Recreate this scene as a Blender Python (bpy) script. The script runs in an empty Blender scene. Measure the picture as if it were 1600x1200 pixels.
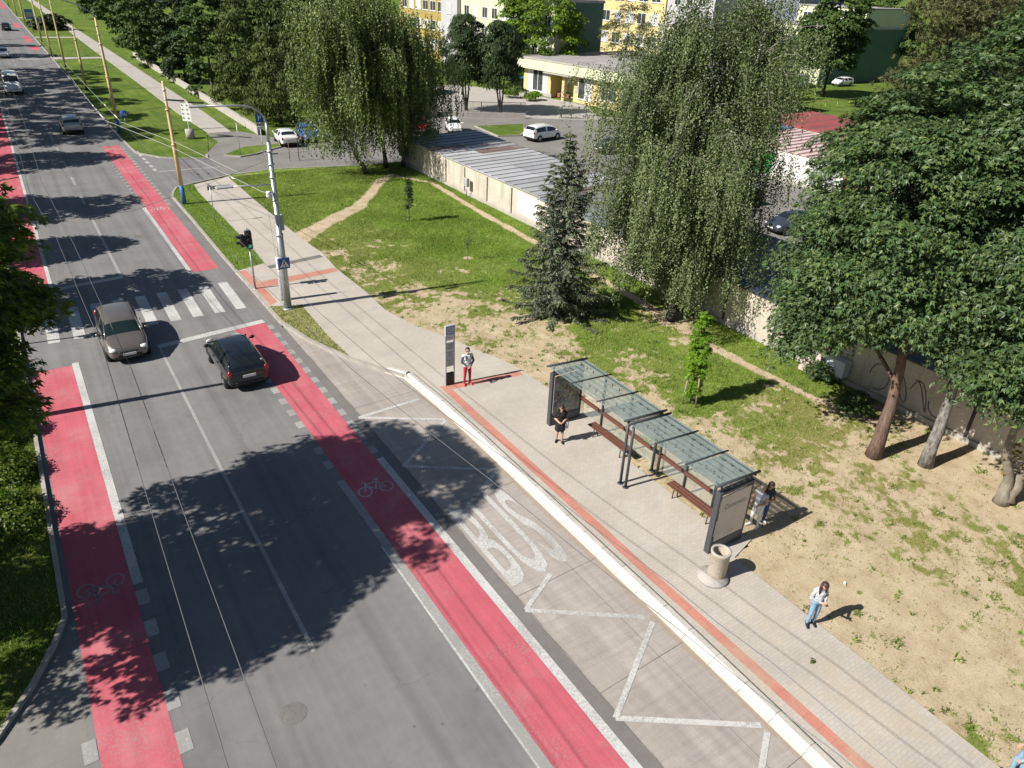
import bpy, math, random
import numpy as np
from mathutils import Vector, Matrix
R = math.radians
random.seed(11)
rng = np.random.default_rng(11)
scene = bpy.context.scene
COL = scene.collection

# ------------------------------------------------------------------ objects
def link(o):
    COL.objects.link(o); return o

def tag(o, label=None, cat=None, group=None, kind=None):
    if label: o['label'] = label
    if cat: o['category'] = cat
    if group: o['group'] = group
    if kind: o['kind'] = kind
    return o

def thing(name, label, cat, loc=(0, 0, 0), rz=0.0, group=None):
    o = bpy.data.objects.new(name, None); link(o)
    o.empty_display_size = 0.2
    o.location = loc; o.rotation_euler = (0, 0, rz)
    return tag(o, label, cat, group)

def copy_tree(o, parent=None):
    c = o.copy(); link(c)
    if parent is not None: c.parent = parent
    for ch in list(o.children): copy_tree(ch, c)
    return c

# ------------------------------------------------------------------ mesh builder
def frame(d):
    d = np.asarray(d, float); d = d / (np.linalg.norm(d) + 1e-12)
    a = np.array([0, 0, 1.0]) if abs(d[2]) < .95 else np.array([1.0, 0, 0])
    u = np.cross(a, d); u /= np.linalg.norm(u)
    return u, np.cross(d, u), d

class MB:
    def __init__(s):
        s.v = []; s.f = []; s.m = []; s.sm = []
    def add(s, vs, fs, mi=0, smooth=False):
        b = len(s.v)
        s.v.extend([tuple(map(float, p)) for p in vs])
        for f in fs:
            s.f.append(tuple(b + i for i in f)); s.m.append(mi); s.sm.append(smooth)
        return s
    def box(s, c, d, mi=0, rz=0.0, M=None, bev=0.0):
        hx, hy, hz = d[0] / 2, d[1] / 2, d[2] / 2
        if bev > 0:
            b = min(bev, hx * .9, hy * .9, hz * .9)
            vs = []; idx = {}
            for sx in (-1, 1):
                for sy in (-1, 1):
                    for sz in (-1, 1):
                        for ax in range(3):
                            p = [sx * hx, sy * hy, sz * hz]
                            for k in range(3):
                                if k != ax: p[k] -= (sx, sy, sz)[k] * b
                            idx[(sx, sy, sz, ax)] = len(vs); vs.append(p)
            I = idx; fs = []
            for ax in range(3):
                o = [k for k in range(3) if k != ax]
                for sg in (-1, 1):
                    q = []
                    for a_, b_ in ((-1, -1), (1, -1), (1, 1), (-1, 1)):
                        k = [0, 0, 0]; k[ax] = sg; k[o[0]] = a_; k[o[1]] = b_
                        q.append(I[(*k, ax)])
                    fs.append(q)
            for ax in range(3):
                o = [k for k in range(3) if k != ax]
                for a_ in (-1, 1):
                    for b_ in (-1, 1):
                        q = []
                        for (sg, w) in ((-1, o[0]), (1, o[0]), (1, o[1]), (-1, o[1])):
                            k = [0, 0, 0]; k[ax] = sg; k[o[0]] = a_; k[o[1]] = b_
                            q.append(I[(*k, w)])
                        fs.append(q)
            for sx in (-1, 1):
                for sy in (-1, 1):
                    for sz in (-1, 1):
                        fs.append([I[(sx, sy, sz, 0)], I[(sx, sy, sz, 1)], I[(sx, sy, sz, 2)]])
        else:
            vs = [[x * hx, y * hy, z * hz] for x in (-1, 1) for y in (-1, 1) for z in (-1, 1)]
            fs = [(0, 1, 3, 2), (4, 6, 7, 5), (0, 4, 5, 1), (2, 3, 7, 6), (0, 2, 6, 4), (1, 5, 7, 3)]
        if M is None: M = Matrix.Rotation(rz, 4, 'Z')
        c = Vector(c)
        return s.add([tuple(M @ Vector(p) + c) for p in vs], fs, mi)
    def prism(s, poly, z0, z1, mi=0, bottom=True):
        n = len(poly)
        a = sum(poly[i][0] * poly[(i + 1) % n][1] - poly[(i + 1) % n][0] * poly[i][1] for i in range(n))
        if a < 0: poly = poly[::-1]
        vs = [(p[0], p[1], z0) for p in poly] + [(p[0], p[1], z1) for p in poly]
        fs = [tuple(range(n, 2 * n))] + [(i, (i + 1) % n, n + (i + 1) % n, n + i) for i in range(n)]
        if bottom: fs.append(tuple(range(n - 1, -1, -1)))
        return s.add(vs, fs, mi)
    def sheet(s, poly, z, mi=0):
        n = len(poly)
        a = sum(poly[i][0] * poly[(i + 1) % n][1] - poly[(i + 1) % n][0] * poly[i][1] for i in range(n))
        if a < 0: poly = poly[::-1]
        return s.add([(p[0], p[1], z) for p in poly], [tuple(range(n))], mi)
    def rect(s, x0, y0, x1, y1, z, mi=0):
        return s.sheet([(x0, y0), (x1, y0), (x1, y1), (x0, y1)], z, mi)
    def line(s, a, b, w, z, mi=0):
        a = np.array(a, float); b = np.array(b, float); d = (b - a) / np.linalg.norm(b - a)
        n = np.array([-d[1], d[0]]) * w / 2
        return s.sheet([tuple(a + n), tuple(a - n), tuple(b - n), tuple(b + n)], z, mi)
    def strip(s, pts, w, z0, z1, mi=0):
        """raised band of width w to the LEFT(+)/RIGHT(-) of a path"""
        P = [np.array(p, float) for p in pts]; off = []
        for i, p in enumerate(P):
            d = P[min(i + 1, len(P) - 1)] - P[max(i - 1, 0)]
            d /= np.linalg.norm(d); off.append(p + np.array([-d[1], d[0]]) * w)
        for i in range(len(P) - 1):
            s.prism([tuple(P[i]), tuple(P[i + 1]), tuple(off[i + 1]), tuple(off[i])], z0, z1, mi, bottom=False)
        return s
    def tube(s, pts, rad, n=8, mi=0, cap=True, smooth=True):
        P = [np.array(p, float) for p in pts]
        if not hasattr(rad, '__len__'): rad = [rad] * len(P)
        vs = []; fs = []; u = None
        for i, p in enumerate(P):
            d = P[min(i + 1, len(P) - 1)] - P[max(i - 1, 0)]
            if u is None: u, w, d = frame(d)
            else:
                d = d / (np.linalg.norm(d) + 1e-12)
                u = u - d * np.dot(u, d)
                if np.linalg.norm(u) < 1e-6: u, w, d = frame(d)
                u /= np.linalg.norm(u); w = np.cross(d, u)
            for k in range(n):
                t = 2 * math.pi * k / n
                vs.append(p + rad[i] * (math.cos(t) * u + math.sin(t) * w))
        for i in range(len(P) - 1):
            for k in range(n):
                fs.append((i * n + k, i * n + (k + 1) % n, (i + 1) * n + (k + 1) % n, (i + 1) * n + k))
        s.add(vs, fs, mi, smooth)
        if cap:
            b = len(s.v) - len(vs); L = (len(P) - 1) * n
            s.f.append(tuple(b + k for k in range(n - 1, -1, -1))); s.m.append(mi); s.sm.append(False)
            s.f.append(tuple(b + L + k for k in range(n))); s.m.append(mi); s.sm.append(False)
        return s
    def cyl(s, a, b, r, r2=None, n=12, mi=0):
        return s.tube([a, b], [r, r if r2 is None else r2], n, mi)
    def lathe(s, prof, c=(0, 0, 0), n=20, mi=0, axis='z', smooth=True):
        vs = []; fs = []
        for r, z in prof:
            for k in range(n):
                t = 2 * math.pi * k / n
                x, y = r * math.cos(t), r * math.sin(t)
                p = (x, y, z) if axis == 'z' else ((z, x, y) if axis == 'x' else (x, z, -y))
                vs.append((p[0] + c[0], p[1] + c[1], p[2] + c[2]))
        for i in range(len(prof) - 1):
            for k in range(n):
                fs.append((i * n + k, i * n + (k + 1) % n, (i + 1) * n + (k + 1) % n, (i + 1) * n + k))
        return s.add(vs, fs, mi, smooth)
    def sphere(s, c, r, n=12, m=8, mi=0, sc=(1, 1, 1)):
        pr = [(max(1e-4, math.sin(math.pi * i / m)) * r, -math.cos(math.pi * i / m) * r) for i in range(m + 1)]
        b = len(s.v); s.lathe(pr, (0, 0, 0), n, mi)
        for i in range(b, len(s.v)):
            p = s.v[i]; s.v[i] = (p[0] * sc[0] + c[0], p[1] * sc[1] + c[1], p[2] * sc[2] + c[2])
        return s
    def quad(s, a, b, c, d, mi=0):
        return s.add([a, b, c, d], [(0, 1, 2, 3)], mi)
    def merge(s, vs, fs, M=None, mi=0):
        if M is not None: vs = [tuple(M @ Vector(p)) for p in vs]
        return s.add(vs, fs, mi)
    def build(s, name, mats, parent=None, loc=None, rz=0.0):
        me = bpy.data.meshes.new(name)
        me.from_pydata(s.v, [], s.f)
        if not isinstance(mats, (list, tuple)): mats = [mats]
        for m in mats: me.materials.append(m)
        me.polygons.foreach_set('material_index', np.array(s.m, np.int32))
        me.polygons.foreach_set('use_smooth', np.array(s.sm, bool))
        me.update()
        o = bpy.data.objects.new(name, me); link(o)
        if parent is not None: o.parent = parent
        if loc is not None: o.location = loc
        o.rotation_euler = (0, 0, rz)
        return o

def np_mesh(name, V, F, mats, parent=None, loc=None, smooth=False, mi=None):
    """V (n,3); F (m,k) all faces with k corners"""
    me = bpy.data.meshes.new(name)
    V = np.asarray(V, np.float32); F = np.asarray(F, np.int32)
    m, k = F.shape
    me.vertices.add(len(V)); me.vertices.foreach_set('co', V.ravel())
    me.loops.add(m * k); me.loops.foreach_set('vertex_index', F.ravel())
    me.polygons.add(m)
    me.polygons.foreach_set('loop_start', np.arange(0, m * k, k, dtype=np.int32))
    me.polygons.foreach_set('loop_total', np.full(m, k, np.int32))
    me.polygons.foreach_set('use_smooth', np.full(m, smooth, bool))
    if not isinstance(mats, (list, tuple)): mats = [mats]
    for x in mats: me.materials.append(x)
    if mi is not None: me.polygons.foreach_set('material_index', np.asarray(mi, np.int32))
    me.update(calc_edges=True)
    o = bpy.data.objects.new(name, me); link(o)
    if parent is not None: o.parent = parent
    if loc is not None: o.location = loc
    return o

_dg = bpy.context.evaluated_depsgraph_get
def text_geo(txt, size=1.0, sx=1.0, sy=1.0, shear=0.0, offset=0.0):
    cu = bpy.data.curves.new('t', 'FONT'); cu.body = txt; cu.size = size
    cu.align_x = 'CENTER'; cu.align_y = 'CENTER'; cu.shear = shear; cu.offset = offset; cu.resolution_u = 3
    o = bpy.data.objects.new('t', cu); link(o)
    me = bpy.data.meshes.new_from_object(o.evaluated_get(_dg()))
    vs = [(v.co.x * sx, v.co.y * sy, 0) for v in me.vertices]
    fs = [tuple(p.vertices) for p in me.polygons]
    bpy.data.objects.remove(o); bpy.data.curves.remove(cu); bpy.data.meshes.remove(me)
    return vs, fs

# ------------------------------------------------------------------ numpy value noise
def vnoise(x, y, scale, seed=0):
    r = np.random.default_rng(seed); T = r.random((64, 64))
    u = np.asarray(x) / scale + 1000.0; v = np.asarray(y) / scale + 1000.0
    i = np.floor(u).astype(int); j = np.floor(v).astype(int)
    fu = u - i; fv = v - j
    fu = fu * fu * (3 - 2 * fu); fv = fv * fv * (3 - 2 * fv)
    g = lambda a, b: T[a % 64, b % 64]
    return (g(i, j) * (1 - fu) + g(i + 1, j) * fu) * (1 - fv) + (g(i, j + 1) * (1 - fu) + g(i + 1, j + 1) * fu) * fv

def fnoise(x, y, scale, seed=0, oct=4):
    a = 0; w = 1.0; t = 0
    for k in range(oct):
        a = a + w * vnoise(x, y, scale / 2 ** k, seed + k * 7); t += w; w *= .6
    return a / t

# ------------------------------------------------------------------ materials
def nn(nt, t, **kw):
    n = nt.nodes.new(t)
    for k, v in kw.items():
        if k in n.inputs: n.inputs[k].default_value = v
        else: setattr(n, k, v)
    return n

def new_mat(name):
    m = bpy.data.materials.new(name); m.use_nodes = True
    nt = m.node_tree; b = nt.nodes['Principled BSDF']
    return m, nt, b

def noise_node(nt, scale, detail=4.0, rough=.6, coord='world', stretch=None):
    if coord == 'world':
        src = nn(nt, 'ShaderNodeNewGeometry').outputs['Position']
    else:
        src = nn(nt, 'ShaderNodeTexCoord').outputs['Object']
    if stretch:
        mp = nn(nt, 'ShaderNodeMapping'); mp.inputs['Scale'].default_value = stretch
        nt.links.new(src, mp.inputs['Vector']); src = mp.outputs['Vector']
    n = nn(nt, 'ShaderNodeTexNoise'); n.inputs['Scale'].default_value = scale
    n.inputs['Detail'].default_value = detail; n.inputs['Roughness'].default_value = rough
    nt.links.new(src, n.inputs['Vector'])
    return n.outputs['Fac']

def ramp(nt, fac, stops):
    r = nn(nt, 'ShaderNodeValToRGB'); e = r.color_ramp.elements
    while len(e) > 1: e.remove(e[-1])
    for i, (p, c) in enumerate(stops):
        if not hasattr(c, '__len__'): c = (c, c, c)
        el = e[0] if i == 0 else e.new(p)
        el.position = p; el.color = (*c[:3], 1)
    nt.links.new(fac, r.inputs['Fac'])
    return r.outputs['Color']

def mixc(nt, a, b, fac, mode='MIX'):
    n = nn(nt, 'ShaderNodeMix'); n.data_type = 'RGBA'; n.blend_type = mode
    for sock, v in ((n.inputs[6], a), (n.inputs[7], b), (n.inputs[0], fac)):
        if hasattr(v, 'node'): nt.links.new(v, sock)
        elif hasattr(v, '__len__'): sock.default_value = (*v[:3], 1)
        else: sock.default_value = v
    return n.outputs[2]

def math_n(nt, op, a, b=0.0, clamp=False):
    n = nn(nt, 'ShaderNodeMath'); n.operation = op; n.use_clamp = clamp
    for i, v in enumerate((a, b)):
        if hasattr(v, 'node'): nt.links.new(v, n.inputs[i])
        else: n.inputs[i].default_value = v
    return n.outputs[0]

def bump(nt, b, h, strength=.3, dist=.02):
    n = nn(nt, 'ShaderNodeBump'); n.inputs['Strength'].default_value = strength
    n.inputs['Distance'].default_value = dist
    nt.links.new(h, n.inputs['Height']); nt.links.new(n.outputs['Normal'], b.inputs['Normal'])

def sc(c, k): return tuple(max(0, min(1, x * k)) for x in c)

def basic(name, col, rough=.6, var=.15, scale=4.0, metal=0.0, bmp=0.0, coord='obj', spec=.4, coat=0.0, stretch=None, fine=0.0):
    m, nt, b = new_mat(name)
    f = noise_node(nt, scale, 5, .6, coord, stretch)
    c = ramp(nt, f, [(.3, sc(col, 1 - var)), (.7, sc(col, 1 + var))])
    if fine:
        f2 = noise_node(nt, scale * 14, 3, .7, coord)
        c = mixc(nt, c, ramp(nt, f2, [(.3, 1 - fine), (.7, 1 + fine * .5)]), 1.0, 'MULTIPLY')
    nt.links.new(c, b.inputs['Base Color'])
    b.inputs['Roughness'].default_value = rough; b.inputs['Metallic'].default_value = metal
    b.inputs['Specular IOR Level'].default_value = spec
    if coat: b.inputs['Coat Weight'].default_value = coat; b.inputs['Coat Roughness'].default_value = .08
    if bmp:
        bump(nt, b, noise_node(nt, scale * 8, 4, .7, coord), bmp, .01)
    return m

def leaf_mat(name, cols, trans=.25, rough=.55, spec=.3):
    """foliage: colour differs from leaf to leaf, some light comes through"""
    m, nt, b = new_mat(name)
    g = nn(nt, 'ShaderNodeNewGeometry')
    n = len(cols)
    c = ramp(nt, g.outputs['Random Per Island'], [(i / max(1, n - 1), cols[i]) for i in range(n)])
    f = noise_node(nt, .45, 2, .5, 'obj')
    c = mixc(nt, c, ramp(nt, f, [(.35, .78), (.65, 1.2)]), 1.0, 'MULTIPLY')
    nt.links.new(c, b.inputs['Base Color'])
    b.inputs['Roughness'].default_value = rough; b.inputs['Specular IOR Level'].default_value = spec
    t = nn(nt, 'ShaderNodeBsdfTranslucent')
    nt.links.new(mixc(nt, c, (1.0, 1.25, .5), 1.0, 'MULTIPLY'), t.inputs['Color'])
    mx = nn(nt, 'ShaderNodeMixShader'); mx.inputs[0].default_value = trans
    nt.links.new(b.outputs[0], mx.inputs[1]); nt.links.new(t.outputs[0], mx.inputs[2])
    nt.links.new(mx.outputs[0], nt.nodes['Material Output'].inputs['Surface'])
    return m

def asphalt_mat(name, col, lanes=False, patch=.12, cracks=True):
    m, nt, b = new_mat(name)
    c = ramp(nt, noise_node(nt, .35, 5, .6), [(.3, sc(col, 1 - patch)), (.7, sc(col, 1 + patch))])
    c = mixc(nt, c, ramp(nt, noise_node(nt, 55, 3, .8), [(.25, .72), (.5, 1.0), (.75, 1.25)]), 1.0, 'MULTIPLY')
    c = mixc(nt, c, ramp(nt, noise_node(nt, 3.0, 5, .7), [(.3, .93), (.7, 1.06)]), 1.0, 'MULTIPLY')
    if lanes:   # tyre polish, oil drip and streaks worn along the driving direction
        c = mixc(nt, c, ramp(nt, noise_node(nt, 1.0, 4, .6, 'world', (1.3, .02, 1)), [(.32, .80), (.5, .99), (.75, 1.06)]), 1.0, 'MULTIPLY')
        c = mixc(nt, c, ramp(nt, noise_node(nt, 1.0, 2, .5, 'world', (3.5, .05, 1)), [(.3, .93), (.7, 1.05)]), 1.0, 'MULTIPLY')
    if lanes:   # oil drips and sealed spots
        v0 = nn(nt, 'ShaderNodeTexVoronoi'); v0.inputs['Scale'].default_value = 1.7; v0.inputs['Randomness'].default_value = 1.0
        nt.links.new(nn(nt, 'ShaderNodeNewGeometry').outputs['Position'], v0.inputs['Vector'])
        sp = ramp(nt, math_n(nt, 'ADD', v0.outputs['Distance'], math_n(nt, 'MULTIPLY', noise_node(nt, 9, 4, .7), .10)), [(.085, .55), (.13, 0)])
        c = mixc(nt, c, sc(col, .35), mixc(nt, (0, 0, 0), sp, ramp(nt, noise_node(nt, .3, 3, .6), [(.5, 0), (.6, 1)])))
        c = mixc(nt, c, sc(col, .62), ramp(nt, noise_node(nt, .16, 4, .7, 'world', (1.6, .7, 1)), [(.60, 0), (.66, .35)]))
    if cracks:
        v = nn(nt, 'ShaderNodeTexVoronoi'); v.feature = 'DISTANCE_TO_EDGE'; v.inputs['Scale'].default_value = .23
        g = nn(nt, 'ShaderNodeNewGeometry')
        wob = nn(nt, 'ShaderNodeVectorMath'); wob.operation = 'ADD'
        n3 = nn(nt, 'ShaderNodeTexNoise'); n3.inputs['Scale'].default_value = 1.2; n3.inputs['Detail'].default_value = 6
        nt.links.new(g.outputs['Position'], n3.inputs['Vector'])
        nt.links.new(g.outputs['Position'], wob.inputs[0]); nt.links.new(n3.outputs['Color'], wob.inputs[1])
        nt.links.new(wob.outputs[0], v.inputs['Vector'])
        cr = ramp(nt, v.outputs['Distance'], [(0, 1), (.004, 0)])
        msk = ramp(nt, noise_node(nt, .22, 3, .6), [(.5, 0), (.58, .55)])
        c = mixc(nt, c, sc(col, .4), mixc(nt, (0, 0, 0), cr, msk))
    nt.links.new(c, b.inputs['Base Color'])
    b.inputs['Roughness'].default_value = .85; b.inputs['Specular IOR Level'].default_value = .25
    bump(nt, b, noise_node(nt, 90, 3, .8), .25, .006)
    return m

def paint_mat(name, col, wear=.3, under=(.2, .2, .2), streak=False):
    m, nt, b = new_mat(name)
    c = ramp(nt, noise_node(nt, 1.1, 5, .65), [(.3, sc(col, .88)), (.7, sc(col, 1.07))])
    c = mixc(nt, c, ramp(nt, noise_node(nt, 40, 3, .7), [(.3, .9), (.7, 1.06)]), 1.0, 'MULTIPLY')
    if streak:
        c = mixc(nt, c, mixc(nt, col, (.52, .30, .30), .55), ramp(nt, noise_node(nt, .28, 6, .7), [(.5, 0), (.68, .75)]))
        c = mixc(nt, c, ramp(nt, noise_node(nt, 1.0, 4, .65, 'world', (4.5, .12, 1)), [(.3, .84), (.55, 1.0), (.75, 1.06)]), 1.0, 'MULTIPLY')
    f = noise_node(nt, 14, 6, .8)
    f2 = noise_node(nt, .5, 3, .6)
    w = ramp(nt, math_n(nt, 'ADD', f, math_n(nt, 'MULTIPLY', f2, .5)), [(.98 - wear * .55, 0), (1.06 - wear * .45, .75)])
    c = mixc(nt, c, under, w)
    nt.links.new(c, b.inputs['Base Color'])
    b.inputs['Roughness'].default_value = .75; b.inputs['Specular IOR Level'].default_value = .25
    bump(nt, b, noise_node(nt, 70, 3, .8), .2, .006)
    return m

def glass_mat(name, tint, alpha, rough=.03):
    """clear or tinted pane: partly see-through, reflecting"""
    m, nt, b = new_mat(name)
    b.inputs['Base Color'].default_value = (*tint, 1); b.inputs['Roughness'].default_value = rough
    b.inputs['Specular IOR Level'].default_value = .6; b.inputs['Alpha'].default_value = alpha
    return m
# ------------------------------------------------------------------ palette (real-world base colours)
ASPH = (.196, .191, .189)
M_asph = asphalt_mat('asphalt', ASPH, lanes=True)
M_asph2 = asphalt_mat('asphalt_side', (.215, .205, .19), patch=.15)
M_asph_dark = asphalt_mat('asphalt_fresh', (.185, .172, .165), cracks=False)
def bay_mat():
    m = asphalt_mat('bay_concrete', (.365, .328, .295), patch=.12, cracks=False); nt = m.node_tree; b = nt.nodes['Principled BSDF']
    c = b.inputs['Base Color'].links[0].from_socket
    c = mixc(nt, c, ramp(nt, noise_node(nt, 1.0, 4, .7, 'world', (.35, 7, 1)), [(.3, .88), (.6, 1.03)]), 1.0, 'MULTIPLY')      # brushed finish
    c = mixc(nt, c, ramp(nt, noise_node(nt, 1.0, 3, .6, 'world', (2.2, .05, 1)), [(.3, .84), (.6, 1.05)]), 1.0, 'MULTIPLY')    # wheel paths
    sx = nn(nt, 'ShaderNodeSeparateXYZ'); nt.links.new(nn(nt, 'ShaderNodeNewGeometry').outputs['Position'], sx.inputs[0])
    gut = ramp(nt, math_n(nt, 'ADD', math_n(nt, 'MULTIPLY', math_n(nt, 'SUBTRACT', sx.outputs['X'], 11.2), 1.0), math_n(nt, 'MULTIPLY', noise_node(nt, 2.5, 5, .75), .5)), [(.9, 0), (1.05, .5)])
    c = mixc(nt, c, (.30, .225, .15), gut)                                                                                  # dirt in the gutter
    c = mixc(nt, c, (.17, .15, .135), ramp(nt, noise_node(nt, .7, 6, .75), [(.62, 0), (.74, .5)]))
    nt.links.new(c, b.inputs['Base Color']); return m
M_bay = bay_mat()
M_red = paint_mat('red_lane_paint', (.52, .118, .148), .30, (.36, .24, .23), True)
M_white = paint_mat('road_white', (.56, .55, .53), .5, (.3, .29, .28))
M_white_old = paint_mat('road_white_worn', (.42, .41, .39), .66, (.25, .245, .24))
M_kassel = basic('kerb_white', (.62, .59, .53), .6, .1, 1.5, fine=.12)
M_kerb = basic('kerb_stone', (.38, .355, .31), .8, .18, 2.0, fine=.2, bmp=.2)
M_conc = basic('concrete', (.42, .39, .35), .85, .15, 1.2, fine=.15, bmp=.2)
M_conc_dark = basic('concrete_dark', (.17, .16, .15), .85, .2, 1.5, fine=.2)
M_steel = basic('galvanised', (.42, .44, .45), .42, .12, 5, metal=.55)
M_dsteel = basic('anthracite_steel', (.055, .062, .072), .42, .12, 4)
M_black = basic('black_plastic', (.014, .015, .016), .45, .2, 5)
M_yellow = basic('pole_yellow', (.62, .47, .23), .6, .14, 1.6, fine=.12)
M_bluep = basic('pole_blue', (.05, .16, .40), .55, .15, 3)
M_wood = basic('bench_wood', (.125, .05, .032), .5, .25, 3, stretch=(1, 8, 8))
M_rubber = basic('rubber', (.012, .012, .013), .85, .2, 8)
M_rim = basic('rim', (.5, .5, .52), .3, .1, 8, metal=.8)
M_wire = basic('wire', (.16, .16, .165), .4, .1, 5, metal=.3)
M_ins = basic('insulator', (.75, .75, .73), .5, .1, 5)
M_sign_white = basic('sign_white', (.78, .78, .77), .5, .06, 4)
M_sign_blue = basic('sign_blue', (.015, .09, .36), .45, .1, 4)
M_sign_black = basic('sign_black', (.02, .02, .022), .5, .1, 4)
M_grey_pt = basic('grey_paint', (.36, .37, .38), .5, .1, 4)

def paving_mat(name, col, bw=.2, bh=.1, mortar=.012):
    m, nt, b = new_mat(name)
    g = nn(nt, 'ShaderNodeNewGeometry')
    br = nn(nt, 'ShaderNodeTexBrick'); br.inputs['Scale'].default_value = 1.0
    br.inputs['Brick Width'].default_value = bw; br.inputs['Row Height'].default_value = bh
    br.inputs['Mortar Size'].default_value = mortar / 2; br.inputs['Mortar Smooth'].default_value = .3
    br.inputs['Color1'].default_value = (*sc(col, .95), 1); br.inputs['Color2'].default_value = (*sc(col, 1.05), 1)
    br.inputs['Mortar'].default_value = (*sc(col, .78), 1)
    nt.links.new(g.outputs['Position'], br.inputs['Vector'])
    c = mixc(nt, br.outputs['Color'], ramp(nt, noise_node(nt, .5, 5, .6), [(.3, .88), (.7, 1.08)]), 1.0, 'MULTIPLY')
    # sand trodden onto the paving
    sx = nn(nt, 'ShaderNodeSeparateXYZ'); nt.links.new(g.outputs['Position'], sx.inputs[0])
    near = ramp(nt, math_n(nt, 'DIVIDE', sx.outputs['Y'], 14.0), [(.1, 1), (.75, .25)])
    sand = mixc(nt, (0, 0, 0), ramp(nt, noise_node(nt, .8, 5, .7), [(.42, 0), (.62, .8)]), near)
    c = mixc(nt, c, (.46, .385, .27), sand)
    c = mixc(nt, c, ramp(nt, noise_node(nt, 30, 3, .7), [(.3, .92), (.7, 1.06)]), 1.0, 'MULTIPLY')
    nt.links.new(c, b.inputs['Base Color']); b.inputs['Roughness'].default_value = .85
    bump(nt, b, br.outputs['Fac'], -.4, .006)
    return m
M_pave = paving_mat('paving', (.465, .425, .37))
M_tact = paving_mat('red_tactile', (.50, .205, .155), .4, .4, .02)

# ------------------------------------------------------------------ soil and grass
def dist_path(x, y, pts):
    d = np.full(np.shape(x), 1e9)
    for (ax, ay), (bx, by) in zip(pts[:-1], pts[1:]):
        L = (bx - ax) ** 2 + (by - ay) ** 2
        t = np.clip(((x - ax) * (bx - ax) + (y - ay) * (by - ay)) / L, 0, 1)
        d = np.minimum(d, np.hypot(x - ax - t * (bx - ax), y - ay - t * (by - ay)))
    return d
TRAIL1 = [(13.6, 45.6), (15.5, 47.2), (17.5, 48.9), (20.3, 51.0), (23.0, 54.6), (24.6, 57.0), (26.5, 58.8)]
TRAIL2 = [(26.5, 58.8), (28.5, 55), (27.9, 48), (27.7, 43.1), (27.5, 38), (27.3, 32), (26.9, 27), (26.3, 21.7), (26.3, 19.5), (26.4, 17), (26.5, 14.7), (27.0, 12.9)]
# bareness anchors x, y, bare 0..1, dryness 0..1
ANCH = [(15.5, 62, .1, .3), (22, 62, .12, .3), (20, 55, .1, .25), (16, 54, .12, .3), (26, 52, .08, .15), (22, 46, .06, .1), (27, 44, .06, .1), (18, 45, .2, .45),
        (16, 43, .35, .6), (22, 40, .03, .05), (26, 36, .06, .1), (19, 40, .12, .3), (17, 38, .4, .6), (15.2, 37, .4, .6), (19, 36, .26, .45), (21, 34, .12, .2),
        (16, 33, .52, .6), (18.2, 32, .62, .6), (20, 31, .38, .5), (16.4, 29.5, .6, .6), (17.6, 28, .78, .6), (19.4, 28, .68, .6), (21.5, 29.5, .28, .4), (17.6, 25.5, .72, .6),
        (19.3, 24.4, .66, .5), (21.5, 25, .22, .3), (24, 27, .2, .3), (24, 23, .1, .2), (21, 21.5, .35, .4), (18.2, 22, .85, .5), (18.4, 19.4, .95, .5), (20, 19, .75, .6),
        (21.6, 18.2, .15, .2), (24, 19, .12, .2), (26, 23, .4, .6), (28, 21, .15, .2), (28, 17, .15, .2), (18.6, 15, .9, .5), (20.3, 15.4, .55, .6), (22.5, 15.5, .3, .5),
        (25, 15, .4, .8), (17.5, 17, .6, .4), (17.4, 14, .55, .4), (19.0, 12.5, .78, .6), (21, 12.5, .5, .9), (23, 12.5, .5, 1), (24.5, 12, .65, 1), (27, 11, .8, .9),
        (18, 10, .92, .5), (20, 10, .52, .9), (22, 9.5, .5, 1), (24, 9.2, .54, 1), (26, 7.5, .95, .6), (28, 9, .9, .8), (17.2, 8, .98, .3), (19, 7.5, .92, .5),
        (21, 7.2, .57, .9), (23, 7, .58, .9), (16.6, 6, .86, .4), (18, 5, .82, .5), (20, 4.5, .6, .8), (22, 4, .58, .7), (24, 4, .5, .7), (17, 3, .72, .5),
        (19, 1.5, .8, .6), (22, 1, .5, .6), (26, 2, .7, .7), (18, -3, .7, .6), (24, -4, .7, .6), (29, 30, .1, .2), (29, 50, .12, .2)]
_A = np.array(ANCH)
def bare(x, y):
    x = np.asarray(x, float); y = np.asarray(y, float)
    w = 1.0 / (((x[..., None] - _A[:, 0]) ** 2 + (y[..., None] - _A[:, 1]) ** 2) ** 1.6 + .02)
    b = (w * _A[:, 2]).sum(-1) / w.sum(-1); dr = (w * _A[:, 3]).sum(-1) / w.sum(-1)
    n = fnoise(x, y, 1.5, 3, 6); n2 = fnoise(x, y, .42, 9, 3); n3 = vnoise(x, y, .14, 15)
    s = b + (n - .5) * .85 + (n2 - .5) * .75 + (n3 - .5) * .35
    s = np.clip((s - .5) / .5 + .5, 0, 1)
    wig = (fnoise(x, y, 1.2, 5, 3) - .5) * .7
    t1 = dist_path(x, y, TRAIL1) + wig * .8
    t2 = dist_path(x, y, TRAIL2) + wig * .5
    wid1 = .75 - .45 * np.clip((x - 14) / 9, 0, 1)
    s = np.maximum(s, np.clip((wid1 + .25 - t1) / .3, 0, 1))
    s = np.maximum(s, np.clip((.42 - t2) / .25, 0, 1) * .95)
    for (cx, cy, r) in ((22.3, 46.6, .3), (22.0, 37.8, .45), (26.9, 24.9, 1.2), (22.2, 28.3, 1.0)):
        s = np.maximum(s, np.clip((r - np.hypot(x - cx, y - cy) + wig * .4) / .3, 0, 1))
    return s, dr

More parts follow.
